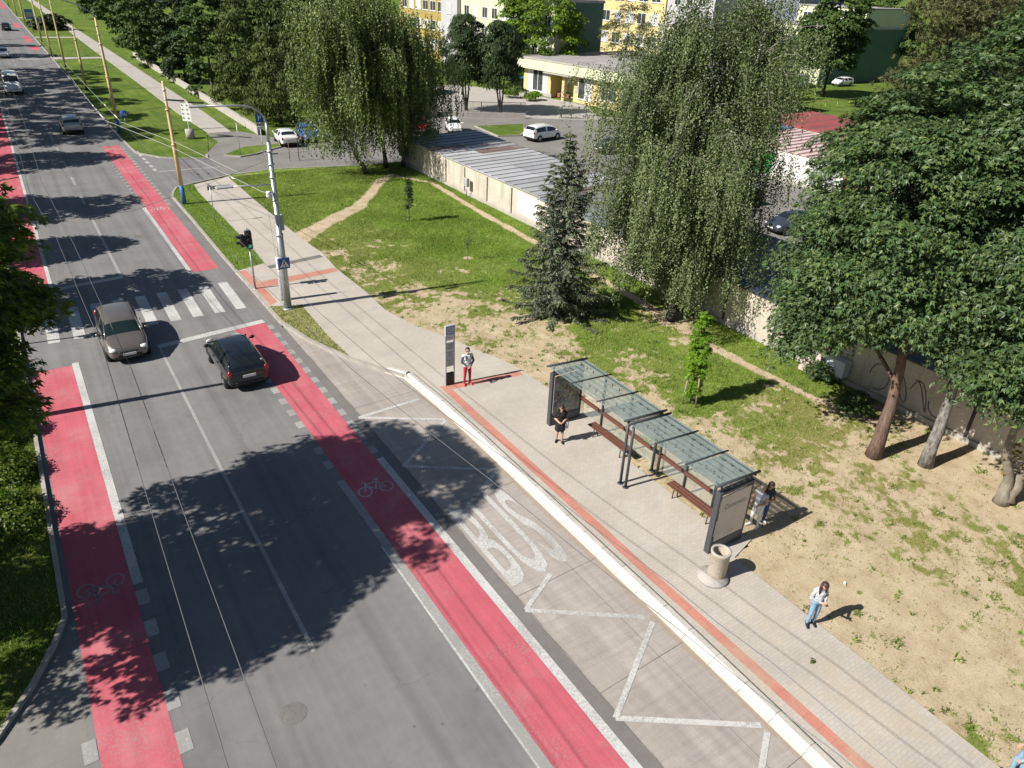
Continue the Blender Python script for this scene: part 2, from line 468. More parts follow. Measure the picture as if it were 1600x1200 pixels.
def verge_mat():
    m, nt, b = new_mat('verge_soil_and_grass')
    at = nn(nt, 'ShaderNodeAttribute'); at.attribute_name = 'bare'
    ad = nn(nt, 'ShaderNodeAttribute'); ad.attribute_name = 'dry'
    gr = ramp(nt, noise_node(nt, 1.4, 6, .75), [(.3, (.10, .175, .022)), (.5, (.16, .255, .035)), (.72, (.235, .295, .065))])
    dry = ramp(nt, noise_node(nt, 2.2, 6, .8), [(.3, (.17, .16, .05)), (.5, (.27, .235, .09)), (.7, (.38, .31, .15))])
    gr = mixc(nt, gr, dry, math_n(nt, 'MULTIPLY', ad.outputs['Fac'], ramp(nt, noise_node(nt, .9, 5, .7), [(.3, .5), (.65, 1)])))
    so = ramp(nt, noise_node(nt, 1.1, 7, .72), [(.25, (.36, .27, .165)), (.5, (.50, .40, .265)), (.75, (.60, .50, .355))])
    so = mixc(nt, so, ramp(nt, noise_node(nt, 22, 5, .85), [(.28, .62), (.5, 1.0), (.75, 1.2)]), 1.0, 'MULTIPLY')
    gr = mixc(nt, gr, ramp(nt, noise_node(nt, 26, 4, .85), [(.3, .55), (.5, 1.0), (.7, 1.35)]), 1.0, 'MULTIPLY')
    fac = math_n(nt, 'ADD', at.outputs['Fac'], math_n(nt, 'MULTIPLY', math_n(nt, 'SUBTRACT', noise_node(nt, 9, 5, .8), .5), .9), True)
    c = mixc(nt, gr, so, ramp(nt, fac, [(.35, 0), (.62, 1)]))
    nt.links.new(c, b.inputs['Base Color']); b.inputs['Roughness'].default_value = .95
    b.inputs['Specular IOR Level'].default_value = .1
    bump(nt, b, noise_node(nt, 12, 7, .8), .7, .06)
    return m
M_verge = verge_mat()

def lawn_mat(name, a, b_, c_, soil=(.30, .23, .14)):
    m, nt, b = new_mat(name)
    c = ramp(nt, noise_node(nt, .5, 7, .75), [(.3, a), (.5, b_), (.72, c_)])
    c = mixc(nt, c, ramp(nt, noise_node(nt, 9, 5, .85), [(.3, .6), (.5, 1.0), (.7, 1.35)]), 1.0, 'MULTIPLY')
    c = mixc(nt, c, ramp(nt, noise_node(nt, .09, 5, .7), [(.32, (.78, .80, .8)), (.5, (1, 1, 1)), (.68, (1.32, 1.15, 1.1))]), 1.0, 'MULTIPLY')
    c = mixc(nt, c, ramp(nt, noise_node(nt, 1.0, 3, .6, 'world', (1.6, .12, 1)), [(.3, .82), (.7, 1.15)]), 1.0, 'MULTIPLY')
    c = mixc(nt, c, soil, ramp(nt, noise_node(nt, .3, 6, .8), [(.57, 0), (.70, .6)]))
    nt.links.new(c, b.inputs['Base Color']); b.inputs['Roughness'].default_value = .95
    b.inputs['Specular IOR Level'].default_value = .1
    bump(nt, b, noise_node(nt, 8, 6, .85), .8, .08)
    return m
M_lawn = lawn_mat('lawn', (.075, .125, .020), (.115, .175, .028), (.175, .215, .06))

def struct(mb, name, mats):
    o = mb.build(name, mats); o['kind'] = 'structure'; return o

K = .9924          # things on the raised pavement: 12 cm nearer to the eye than the carriageway
def U(p): return [(x * K, y * K) for x, y in p]

# the ground: one sheet to the horizon
g = MB(); g.rect(-1500, -400, 2200, 2600, -.06)
struct(g, 'ground', M_lawn)

# carriageway
g = MB()
g.sheet([(-1.78, -30), (8.98, -30), (8.98, 59.2), (9.8, 61.9), (14.4, 64.2), (14.4, 70.8), (11.9, 71.9), (10.7, 72.9), (9.15, 75.6), (8.95, 82), (8.95, 620), (-1.78, 620)], 0)
struct(g, 'road', M_asph)
g = MB(); g.sheet([(-1.782, 18.2), (-2.1, 17.3), (-2.7, 16.1), (-3.5, 14.9), (-9, 8.5), (-14, -30), (-1.782, -30)], -.002)
struct(g, 'layby', M_asph2)
# side street, courtyard between the garages
g = MB()
g.sheet([(14.4, 64.2), (18.5, 64.75), (25.4, 63.2), (30.6, 62.9), (36.6, 62.9), (36.6, -12), (90, -12), (90, 24), (62, 40), (60, 56), (62, 74), (52, 79.5), (46, 83.5), (36, 82), (30, 78.3), (22.5, 78), (20.2, 82.5), (16.9, 82.5), (17.0, 78), (14.5, 72.6), (14.4, 70.8)], .002)
struct(g, 'side_street', M_asph2)
g = MB(); g.sheet([(46, 83.5), (52, 79.5), (62, 74), (67.5, 84), (65.5, 97), (60, 108), (50, 104), (44, 92)], -.004)
struct(g, 'school_yard', M_conc)
g = MB(); g.sheet([(45.0, 75.8), (44.4, 69.9), (46.8, 69.4), (48.4, 71.0), (51.0, 74.9)], .1); g.strip([(45.0, 75.8), (44.4, 69.9), (46.8, 69.4), (48.4, 71.0), (51.0, 74.9), (45.0, 75.8)], -.16, -.01, .13, 1)
struct(g, 'lawn', [M_lawn, M_kerb])
# bus bay
KASS = [(10.4, 28.8), (11.4, 26.8), (11.9, 25.9), (12.05, 23.1), (12.1, 20.3), (12.1, 17.4), (12.1, 14.6), (12.1, 10), (12.05, 6), (12.0, 3), (12.0, -20)]
g = MB(); g.sheet([(9.06, -20), (12.0, -20), (12.0, 3), (12.05, 6), (12.1, 10), (12.1, 20.3), (12.05, 23.1), (11.9, 25.9), (11.4, 26.8), (10.4, 28.8), (9.5, 31.3), (9.2, 33.2), (9.06, 33.4)], .003)
struct(g, 'bus_bay', M_bay)
g = MB()
g.rect(8.66, -20, 9.06, 33.4, .004)                       # darker asphalt seam between lane and bay
g.sheet([(8.3, 36.2), (9.0, 36.2), (8.9, 41.6), (8.35, 42.3)], .004)
g.sheet([(8.7, 33.6), (9.06, 33.6), (9.1, 36.0), (8.6, 36.0)], .0045)
struct(g, 'road_patch', M_asph_dark)
# dark joints of the concrete bay
g = MB()
for y in (24.6, 20.9, 17.15, 12.6, 8.8, 4.9, 1): g.line((9.08, y), (12.05, y + .1), .022, .006)
g.line((11.15, -20), (11.15, 27), .014, .006)
for k in range(40):
    y0 = 30 - k * 1.1; x0 = 9.06 + random.uniform(-.03, .03)
    g.line((x0, y0), (9.06 + random.uniform(-.03, .03), y0 - 1.1), random.uniform(.02, .05), .0062)
struct(g, 'bay_joint', M_conc_dark)

# red cycle lanes
g = MB()
for x0, x1, y0, y1 in ((6.92, 8.40, -25, 34.6), (6.92, 8.36, 43.0, 79.6), (-1.62, -.10, -25, 33.9), (-1.62, -.16, 43.5, 150),
                       (6.95, 8.35, 168, 176), (6.95, 8.35, 184, 197), (6.95, 8.35, 219, 232), (6.95, 8.35, 290, 340)):
    g.rect(x0, y0, x1, y1, .005)
struct(g, 'cycle_lane', M_red)
# white lines and blocks
g = MB(); Z = .008
g.rect(-.10, 18.6, .16, 34.1, Z)
g.rect(-.16, 43.5, .02, 118, Z)
y = 18.3
while y > -14:
    g.rect(-.10, y - .62, .20, y, Z, 1); g.rect(-1.93, y - 4.4 - .62, -1.64, y - 4.4, Z, 1); y -= 1.3
g.rect(8.40, -25, 8.66, 20.9, Z)                           # edge of the cycle lane towards the bay
g.rect(6.66, -25, 6.92, 20.3, Z, 1)
g.rect(6.60, -25, 6.66, 16.5, Z + .001)
y = 34.0
while y > 21.4:
    g.rect(8.40, y - .50, 8.66, y, Z, 1); g.rect(6.64, y - .60, 6.92, y - .1, Z, 1); y -= 1.02
y = 79.0
while y > 58:
    g.rect(6.68, y - .45, 6.90, y, Z, 1); g.rect(8.38, y - .45, 8.60, y, Z, 1); y -= 1.05
g.rect(6.66, 42.6, 6.90, 57.8, Z)
# lane line
g.rect(3.40, 13.7, 3.52, 34.1, Z, 1)
g.rect(3.26, 43.9, 3.42, 56.5, Z, 1)
for y in range(60, 330, 6): g.rect(3.26, y, 3.40, y + 2.6, Z, 1)
# stop lines
g.line((3.42, 34.05), (8.42, 34.62), .42, Z + .001)
g.line((.02, 43.6), (3.42, 44.0), .42, Z + .001)
g.rect(4.4, 153.2, 8.6, 153.8, Z)
# zebra
for k in range(9):
    x = 7.72 - 1.055 * k
    g.sheet([(x - .02, 40.72), (x + .48, 40.66), (x + .42, 36.60), (x - .08, 36.66)], Z + .0015)
# give-way line at the side street
for k in range(6): g.line((9.55 - .03 * k, 68.2 + 1.5 * k), (9.5 - .03 * k, 69.0 + 1.5 * k), .25, Z)
g.line((9.7, 67.9), (14.6, 67.6), .12, Z)
# zig-zag of the bus stop
ZZ = [[(11.68, 24.0), (8.95, 23.85)], [(8.95, 23.85), (11.85, 22.05)], [(11.85, 22.0), (9.05, 20.0)], [(9.05, 20.0), (11.85, 18.15)], [(11.85, 18.1), (10.45, 17.2)],
      [(10.45, 12.85), (9.02, 12.05)], [(9.0, 12.05), (11.75, 10.1)], [(11.82, 9.85), (8.95, 8.05)], [(8.95, 8.05), (11.85, 6.05)], [(11.85, 5.85), (9.0, 4.0)], [(9.0, 4), (11.85, 2)]]
for i_, (a, b_) in enumerate(ZZ): g.line(a, b_, .15, Z + .002 + .003 * (i_ % 2))
# BUS
vs, fs = text_geo('BUS', 1.0, offset=.012)
V = np.array(vs); lo = V.min(0); hi = V.max(0)
V = (V - lo) / (hi - lo + 1e-9)
g.add([(9.2 + v[0] * 2.28, 12.95 + v[1] * 4.1 + v[0] * .1, Z + .002) for v in V], fs)
def bike(mb, cx, cy, s, z, M2=((1, 0), (0, 1)), w=.045, mi=0):
    """line drawing of a bicycle, s = length"""
    T = lambda p: (cx + s * (M2[0][0] * p[0] + M2[0][1] * p[1]), cy + s * (M2[1][0] * p[0] + M2[1][1] * p[1]))
    def pl(pts, ww=w):
        for a, b_ in zip(pts[:-1], pts[1:]): mb.line(T(a), T(b_), ww, z, mi)
    for wx in (-.32, .32):
        pl([(wx + .19 * math.cos(t * math.pi / 9), -.14 + .19 * math.sin(t * math.pi / 9)) for t in range(19)])
    pl([(-.32, -.14), (-.2, .22), (-.28, .25), (-.31, .21)]); pl([(-.22, .13), (.12, .18), (0, -.13), (-.22, .1)])
    pl([(0, -.13), (.32, -.14), (.12, .16)]); pl([(.12, .16), (.15, .26)]); pl([(.07, .27), (.22, .27)])
bike(g, 7.68, 19.45, 1.35, Z + .003, ((.88, .12), (-.06, 1.0)))
bike(g, -.87, 18.85, 1.35, Z + .003, ((-.88, 0), (-.05, -1.0)), mi=1)
bike(g, 7.7, 56.8, 1.3, Z + .003, ((.9, 0), (0, 1.3)))
bike(g, 7.7, 78.4, 1.3, Z + .003, ((.9, 0), (0, 1.3)))
struct(g, 'road_marking', [M_white, M_white_old])

# worn drain and manhole covers
g = MB()
for x, y in ((1.9, 64.6), (5.4, 51.0), (2.4, 12.2)): g.lathe([(.001, .0065), (.32, .0065)], (x, y, 0), 20)
struct(g, 'manhole_cover', M_conc_dark)
g = MB(); g.rect(17.6, 80.4, 18.9, 81.8, .012); struct(g, 'drain_grate', M_conc_dark)

# pavement slabs (12 cm up)
PV = .12
WALK = U([(8.98, 42.2), (9.0, 40), (9.1, 37.4), (9.15, 36.3)]) 
wp = U([(9.02, 42.1), (9.15, 36.3), (10.75, 35.7), (10.6, 31.5), (10.7, 29.0), (11.55, 27.0), (12.05, 26.1), (12.4, 24.3), (12.5, 18.1), (12.55, 11.5), (12.6, 6.5), (12.5, 4.4), (12.5, -20), (15.8, -20), (15.8, 2.4), (15.85, 10.5), (16.95, 10.8), (17.0, 12.2), (16.4, 12.3), (16.4, 16.5), (17.1, 16.6),
        (17.1, 18.8), (17.0, 22), (16.8, 24.7), (15.9, 27.5), (15.6, 28.6), (14.8, 30.5), (14.3, 33), (14.4, 35.9), (14.3, 39.9), (14.55, 42.9), (14.3, 46.2), (14.25, 55.8), (14.3, 63.4), (14.4, 64.1), (11.3, 62.6), (11.1, 60.2), (11.1, 54.5), (11.0, 44.7), (10.9, 42.7)])
g = MB(); g.prism(wp, -.05, PV, bottom=False); struct(g, 'pavement', M_pave)
g = MB(); g.prism([(17.2, 82.4), (19.4, 82.4), (19.6, 95), (19.5, 120), (19.3, 168), (18.9, 231), (18.9, 420), (16.9, 420), (16.9, 231), (16.7, 168), (16.9, 120), (16.8, 95)], -.05, .03, bottom=False)
for y in (152.5, 192, 250): g.prism([(9.1, y), (16.9, y + .2), (16.9, y + 2.4), (9.1, y + 3.2)], -.05, .026, bottom=False)
struct(g, 'path', M_conc)
# red tactile strips
g = MB(); zt = PV + .004
g.sheet(U([(12.92, 24.1), (13.28, 24.0), (13.25, 19), (13.2, 11.2), (13.22, 6.8), (13.3, -20), (12.95, -20), (12.9, 6.9), (12.88, 11.3), (12.9, 19.2)]), zt)
g.sheet(U([(12.92, 24.5), (16.7, 24.1), (16.7, 23.65), (12.92, 24.1)]), zt)
g.sheet(U([(9.2, 42.0), (9.62, 42.0), (9.72, 39.9), (9.75, 36.7), (9.3, 36.4)]), zt)
g.sheet(U([(9.74, 39.85), (14.25, 40.1), (14.25, 39.5), (9.74, 38.95)]), zt)
struct(g, 'tactile_paving', M_tact)
# darker service strip across the paving
g = MB(); g.line((10.9 * K, 41.9 * K), (14.3 * K, 42.4 * K), .5, PV + .003); struct(g, 'paving_repair', M_conc_dark)

# kerbs
g = MB()
g.strip([(9.0, 36.2), (9.0, 34), (9.5, 31.3), (10.4, 28.8), (11.4, 26.8), (11.9, 25.95)], .17, -.05, .13)
g.strip([(9.0, 59.2), (9.02, 53), (8.98, 48.4), (8.96, 44.5), (8.98, 42), (9.0, 36.2)], .15, -.05, .13)
g.strip([(14.4, 64.2), (11.4, 62.75), (9.8, 61.9), (9.25, 60.4), (9.0, 59.2)], .15, -.05, .13)
g.strip([(36.4, 62.9), (30.6, 62.9), (25.4, 63.2), (18.5, 64.75), (14.4, 64.2)], .14, -.05, .125)
g.strip([(8.95, 500), (8.95, 82), (9.15, 75.6), (10.7, 72.9), (11.9, 71.9), (14.4, 70.9), (14.7, 72.6)], .15, -.05, .10)
g.strip([(15.9, 71.6), (17.1, 70.5), (18.6, 71), (21.8, 73.3), (22.2, 74.6)], .14, -.05, .12)
g.strip([(-9, 8.5), (-3.5, 14.9), (-2.7, 16.1), (-2.1, 17.3), (-1.78, 18.2), (-1.78, 26), (-1.78, 500)], .13, -.05, .11)
struct(g, 'kerb', M_kerb)
# bus-stop kerb: sloped concave blocks, each about a metre
blocks = []
for a, b_ in zip(KASS[1:-1], KASS[2:]):
    L = math.hypot(b_[0] - a[0], b_[1] - a[1]); n = max(1, round(L / 1.0))
    for k in range(n): blocks.append((np.array(a) + (np.array(b_) - np.array(a)) * k / n, np.array(a) + (np.array(b_) - np.array(a)) * (k + 1) / n))
g = MB()
PR = [(0, -.03), (0, .05), (.05, .055), (.12, .075), (.17, .13), (.20, .19), (.23, .205), (.38, .205), (.42, .19), (.42, -.03)]
for a, b_ in blocks:
    d = (b_ - a) / np.linalg.norm(b_ - a); n = np.array([-d[1], d[0]]); n = n if n[0] > 0 else -n
    a2 = a + d * .006; b2 = b_ - d * .006
    if b2[1] < -12: continue
    vs = []; 
    for q in (a2, b2):
        for u, z in PR: vs.append((q[0] + n[0] * u, q[1] + n[1] * u, z * (.75 if q[1] > 26.5 else 1)))
    m_ = len(PR)
    for i in range(m_ - 1): g.add([vs[i], vs[i + 1], vs[m_ + i + 1], vs[m_ + i]], [(0, 1, 2, 3)], 1 if i >= 6 else 0)
    g.add(vs, [tuple(range(m_)), tuple(range(2 * m_ - 1, m_ - 1, -1))])
struct(g, 'bus_kerb', [M_kassel, basic('kerb_top', (.49, .46, .41), .8, .16, 1.2, fine=.15, coord='world')])

# soil and grass beside the pavement
def verge_grid(name, x0, x1, y0, y1, step, z, keep=None):
    xs = np.arange(x0, x1 + 1e-6, step); ys = np.arange(y0, y1 + 1e-6, step)
    X, Y = np.meshgrid(xs, ys); B, D = bare(X, Y)
    Zz = z + .05 * (fnoise(X, Y, 2.5, 21, 3) - .5) + .02 * (fnoise(X, Y, .4, 22, 2) - .5)
    Zz = np.minimum(Zz, .115)
    V = np.stack([X.ravel(), Y.ravel(), Zz.ravel()], 1)
    nx = len(xs); I = np.arange(len(V)).reshape(X.shape)
    F = np.stack([I[:-1, :-1], I[:-1, 1:], I[1:, 1:], I[1:, :-1]], -1)
    if keep is not None:
        k = keep(X[:-1, :-1] + step / 2, Y[:-1, :-1] + step / 2); F = F[k]
    F = F.reshape(-1, 4)
    o = np_mesh(name, V, F, M_verge, smooth=True)
    for nm, A in (('bare', B), ('dry', D)):
        at = o.data.attributes.new(nm, 'FLOAT', 'POINT'); at.data.foreach_set('value', A.ravel().astype(np.float32))
    o['kind'] = 'structure'
    return o
def keepf(x, y):
    top = np.interp(x, [14.4, 18.5, 25.4, 30.6, 40], [64.1, 64.6, 63.05, 62.75, 62.75])
    lef = np.interp(y, [-20, 10.4, 10.6, 12, 12.4, 16.2, 16.6, 24, 28.5, 30.5, 33, 64], [15.4, 15.4, 16.5, 16.5, 16.0, 16.0, 16.5, 16.2, 15.2, 14.3, 13.9, 13.9])
    return (y < top) & (x > lef)
verge_grid('verge', 13.8, 30.4, -9, 64.6, .12, .085, keepf)
def patch(name, poly, bare_v, dry_v):
    m_ = MB(); m_.sheet(poly, .10); o = m_.build(name, M_verge)
    for nm, v in (('bare', bare_v), ('dry', dry_v)):
        at = o.data.attributes.new(nm, 'FLOAT', 'POINT'); at.data.foreach_set('value', np.full(len(o.data.vertices), v, np.float32))
    o['kind'] = 'structure'; return o
ISL = [(9.15, 59.0), (9.4, 60.4), (9.9, 61.7), (11.25, 62.4), (11.02, 60), (11.02, 54), (10.95, 44.3), (10.82, 42.4), (9.0, 41.9), (9.12, 44.5), (9.14, 48.4), (9.16, 53)]
PAT = [(9.14, 36.0), (9.16, 34.1), (9.65, 31.4), (10.52, 28.9), (10.6, 29.0), (10.5, 31.3), (10.66, 35.5)]
patch('verge', ISL, .12, .12); patch('verge', PAT, .42, .75)
# far verge by the road, low ground behind the left kerb
g = MB(); g.sheet([(9.1, 82), (9.3, 76), (10.9, 73.1), (12, 72.1), (14.5, 71.2), (16.9, 82), (16.7, 96), (16.8, 500), (9.1, 500)], -.02)
struct(g, 'verge', M_lawn)
g = MB(); g.sheet([(15.9, 71.7), (17.1, 70.7), (18.5, 71.2), (21.6, 73.4), (22.1, 74.6), (18.5, 74.4)], .1); struct(g, 'lawn', M_lawn)
g = MB(); g.sheet([(-1.92, 500), (-1.92, 18.2), (-2.25, 17.3), (-2.8, 16.2), (-3.6, 15), (-9.1, 8.6), (-60, 8.6), (-60, 500)], .08); struct(g, 'verge', lawn_mat('rough_grass', (.06, .10, .016), (.10, .145, .026), (.19, .18, .06)))

# ------------------------------------------------------------------ grass blades (uncountable)
M_grass = leaf_mat('grass_blade', [(.09, .175, .018), (.14, .245, .028), (.19, .28, .04), (.27, .31, .08)], .3, .6, .2)
M_grass_dry = leaf_mat('grass_dry', [(.13, .18, .03), (.23, .235, .07), (.36, .31, .14), (.44, .37, .20)], .2, .7, .15)
def inside(poly, x, y):
    c = np.zeros(x.shape, bool); n = len(poly)
    for i in range(n):
        (ax, ay), (bx, by) = poly[i], poly[(i + 1) % n]
        cond = ((ay > y) != (by > y)) & (x < (bx - ax) * (y - ay) / (by - ay + 1e-12) + ax)
        c ^= cond
    return c
def blades(x, y, z0, h, w, lean=.5):
    n = len(x); a = rng.random(n) * 2 * np.pi; t = np.array(h)
    lx = np.cos(a) * lean * rng.random(n) * t; ly = np.sin(a) * lean * rng.random(n) * t
    b = rng.random(n) * np.pi; wx = np.cos(b) * w / 2; wy = np.sin(b) * w / 2
    V = np.stack([np.stack([x - wx, y - wy, z0], 1), np.stack([x + wx, y + wy, z0], 1), np.stack([x + lx, y + ly, z0 + t], 1)], 1)
    return V.reshape(-1, 3), np.arange(3 * n).reshape(-1, 3)
def scatter(n, x0, x1, y0, y1):
    return rng.uniform(x0, x1, n), rng.uniform(y0, y1, n)
def grass_field():
    Vs = []; Ms = []; off = 0
    x, y = scatter(560000, 13.9, 30.2, -2, 63.5)
    bn, dr = bare(x, y); lush = fnoise(x, y, 2.2, 41, 4)
    keep = keepf(x, y) & (rng.random(len(x)) < np.clip(1.02 - bn * 1.02, .012 + .07 * dr ** 2, 1) * (.45 + .9 * lush)) & ~inside(wp, x, y)
    x, y, bn, dr, lush = x[keep], y[keep], bn[keep], dr[keep], lush[keep]
    h = (.035 + .12 * rng.random(len(x)) * (lush + .25)) * (1 - .45 * dr)
    V, F = blades(x, y, np.full(len(x), .085), h, .016 + .02 * rng.random(len(x)), .9)
    mi = (rng.random(len(x)) < dr * .75).astype(int)
    xs, ys = [], []
    for poly, n, in ((ISL, 16000), (PAT, 3500)):
        P = np.array(poly); a, b_ = scatter(n, P[:, 0].min(), P[:, 0].max(), P[:, 1].min(), P[:, 1].max())
        k = inside(poly, a, b_); xs.append(a[k]); ys.append(b_[k])
    x2 = np.concatenate(xs); y2 = np.concatenate(ys); d2 = np.concatenate([np.full(len(xs[0]), .1), np.full(len(xs[1]), .8)])
    V2, F2 = blades(x2, y2, np.full(len(x2), .09), .04 + .09 * rng.random(len(x2)), .02 + .02 * rng.random(len(x2)), .9)
    m2 = (rng.random(len(x2)) < d2 * .7).astype(int)
    # left verge near the camera
    x3, y3 = scatter(60000, -7, -1.85, 8, 48)
    left = np.interp(y3, [8, 14.9, 16.1, 17.3, 18.2, 50], [-9, -3.6, -2.8, -2.2, -1.95, -1.95])
    k = x3 < left; x3, y3 = x3[k], y3[k]
    V3, F3 = blades(x3, y3, np.full(len(x3), .07), .05 + .16 * rng.random(len(x3)) * fnoise(x3, y3, 1.5, 61, 3) * 1.6, .022 + .02 * rng.random(len(x3)), .8)
    m3 = (rng.random(len(x3)) < .3).astype(int)
    V = np.concatenate([V, V2, V3]); F = np.concatenate([F, F2 + 3 * len(x), F3 + 3 * len(x) + 3 * len(x2)])
    o = np_mesh('grass', V, F, [M_grass, M_grass_dry], mi=np.concatenate([mi, m2, m3]))
    tag(o, 'short green and dry grass growing over the verges beside the pavement', 'grass', kind='stuff')
    # broad-leaved weeds in clumps on the bare soil
    cx, cy = scatter(900, 15.6, 29, -1, 34)
    bn, dr = bare(cx, cy); k = keepf(cx, cy) & ~inside(wp, cx, cy) & (rng.random(len(cx)) < np.where(bn > .8, .3, .5)); cx, cy = cx[k], cy[k]
    r = .04 + .16 * rng.random(len(cx)) ** 2; n = (6 + 260 * r ** 1.4).astype(int)
    idx = np.repeat(np.arange(len(cx)), n); a = rng.random(len(idx)) * 2 * np.pi; q = np.sqrt(rng.random(len(idx))) * r[idx]
    x = cx[idx] + q * np.cos(a) * 1.3; y = cy[idx] + q * np.sin(a)
    V, F = blades(x, y, np.full(len(x), .085), .05 + .09 * rng.random(len(x)), .035 + .03 * rng.random(len(x)), 1.3)
    o = np_mesh('weeds', V, F, [M_grass, M_grass_dry], mi=(rng.random(len(x)) < .2).astype(int))
    tag(o, 'small clumps of green weeds scattered on the bare sandy soil', 'weeds', kind='stuff')
grass_field()
def litter():
    n = 900; x, y = scatter(n, 15.6, 28.5, -1, 34)
    k = keepf(x, y) & ~inside(wp, x, y); x, y = x[k], y[k]; n = len(x)
    vs = []; s_ = .008 + .022 * rng.random(n) ** 2
    base = np.array([[0, 0, .7], [1, 0, 0], [0, 1, 0], [-1, 0, 0], [0, -1, 0]]); fs = np.array([[0, 1, 2], [0, 2, 3], [0, 3, 4], [0, 4, 1]])
    V = (base[None] * s_[:, None, None] + np.stack([x, y, np.full(n, .095)], 1)[:, None]).reshape(-1, 3)
    F = (fs[None] + 5 * np.arange(n)[:, None, None]).reshape(-1, 3)
    o = np_mesh('pebbles', V, F, basic('pebble', (.45, .40, .33), .9, .4, 3, coord='world'))
    n = 2600; x, y = scatter(n, 15.6, 29, -1, 36); k = keepf(x, y) & ~inside(wp, x, y) & (rng.random(n) < np.clip(.25 + (x - 18) / 9, .12, 1)); x, y = x[k], y[k]; n = len(x)
    P = np.stack([x, y, np.full(n, .125)], 1); s_ = .03 + .06 * rng.random(n)
    vs = np.array([[0, -.5, 0], [.3, 0, .25], [0, .5, 0], [-.3, 0, .2]]); a = rng.random(n) * 6.28; ca, sa = np.cos(a), np.sin(a)
    V = np.stack([ca[:, None] * vs[:, 0] - sa[:, None] * vs[:, 1], sa[:, None] * vs[:, 0] + ca[:, None] * vs[:, 1], np.broadcast_to(vs[:, 2], (n, 4))], -1) * s_[:, None, None] + P[:, None]
    o2 = np_mesh('fallen_leaves', V.reshape(-1, 3), np.arange(4 * n).reshape(-1, 4), leaf_mat('dead_leaf', [(.16, .10, .05), (.26, .17, .08), (.36, .27, .14), (.10, .07, .04)], .1, .8, .1))
    tag(o2, 'dry fallen leaves strewn over the ground under the trees', 'fallen leaves', kind='stuff')
    tag(o, 'loose pebbles and crumbs lying on the sandy soil', 'pebbles', kind='stuff')
litter()
# ------------------------------------------------------------------ trees
import zlib
def reseed(txt):      # every tree grows from its own seed
    global rng
    rng = np.random.default_rng(zlib.crc32(txt.encode()))
def nrm(a): return a / (np.linalg.norm(a, axis=-1, keepdims=True) + 1e-9)
LEAF = {
 'maple': ([(0, -.5, 0), (.2, -.02, .04), (0, .56, -.06), (-.2, -.02, .04), (.04, -.42, 0), (.16, -.1, .03), (.56, .22, -.07), (.26, -.3, -.02), (-.04, -.42, 0), (-.26, -.3, -.02), (-.56, .22, -.07), (-.16, -.1, .03)], [(0, 1, 2, 3), (4, 7, 6, 5), (8, 11, 10, 9)]),
 'round': ([(0, -.5, 0), (.34, -.05, .05), (.05, .5, -.05), (-.34, -.05, .05)], [(0, 1, 2, 3)]),
 'spray': ([(0, -.5, 0), (.16, -.1, .02), (.02, .5, 0), (-.16, -.1, .02)], [(0, 1, 2, 3)]),
 'needle': ([(-.07, -.5, 0), (.07, -.5, 0), (.04, .5, 0), (-.04, .5, 0)], [(0, 1, 2, 3)]),
}
def leaves(P, Nn, T, S, kind):
    """one small folded leaf per point; returns vertices and quads"""
    vs, fs = LEAF[kind]
    Nn = nrm(Nn); T = nrm(T - Nn * (T * Nn).sum(1, keepdims=True)); B = np.cross(Nn, T)
    tv = np.array(vs); k = len(tv); S = np.asarray(S).reshape(-1, 1, 1)
    V = P[:, None] + S * (B[:, None] * tv[None, :, :1] + T[:, None] * tv[None, :, 1:2] + Nn[:, None] * tv[None, :, 2:3])
    F = (np.array(fs)[None] + k * np.arange(len(P))[:, None, None]).reshape(-1, 4)
    return V.reshape(-1, 3), F

def join(parts):
    Vs, Fs, off = [], [], 0
    for V, F in parts:
        Vs.append(V); Fs.append(F + off); off += len(V)
    return np.concatenate(Vs), np.concatenate(Fs)

def bark(name, a, b_, scale=3.0, stretch=(5, 5, .8), bmp=.8):
    m, nt, b = new_mat(name)
    f = noise_node(nt, scale, 7, .75, 'obj', stretch)
    c = ramp(nt, f, [(.32, a), (.62, b_)])
    c = mixc(nt, c, ramp(nt, noise_node(nt, 1.2, 4, .6, 'obj'), [(.3, .75), (.7, 1.2)]), 1.0, 'MULTIPLY')
    nt.links.new(c, b.inputs['Base Color']); b.inputs['Roughness'].default_value = .95
    b.inputs['Specular IOR Level'].default_value = .1
    bump(nt, b, f, bmp, .04)
    return m
M_bark = bark('bark_grey', (.07, .058, .045), (.21, .18, .145))
M_bark_red = bark('bark_reddish', (.085, .055, .042), (.22, .15, .12))
M_bark_smooth = bark('bark_smooth', (.16, .14, .105), (.30, .265, .21), 1.5, (2, 2, 1), .3)
M_bark_dark = bark('bark_dark', (.03, .026, .022), (.085, .07, .055))
def birch_bark():
    m, nt, b = new_mat('birch_bark')
    f = noise_node(nt, 2.5, 5, .7, 'obj', (1, 1, 3.5))
    tc = nn(nt, 'ShaderNodeTexCoord'); sx = nn(nt, 'ShaderNodeSeparateXYZ'); nt.links.new(tc.outputs['Object'], sx.inputs[0])
    low = ramp(nt, math_n(nt, 'DIVIDE', sx.outputs['Z'], 6.0), [(.05, .22), (.6, 0)])
    c = ramp(nt, math_n(nt, 'SUBTRACT', f, low), [(.33, (.025, .022, .02)), (.41, (.5, .48, .45)), (.7, (.68, .66, .62))])
    nt.links.new(c, b.inputs['Base Color']); b.inputs['Roughness'].default_value = .8
    bump(nt, b, f, .5, .03)
    return m
M_birch = birch_bark(); M_birch_limb = bark('birch_limb', (.10, .085, .075), (.36, .33, .30), 3, (2, 2, 2), .3); M_birch_old = bark('old_birch_bark', (.03, .027, .024), (.34, .32, .29), 2.2, (3, 3, 1.2), .9)
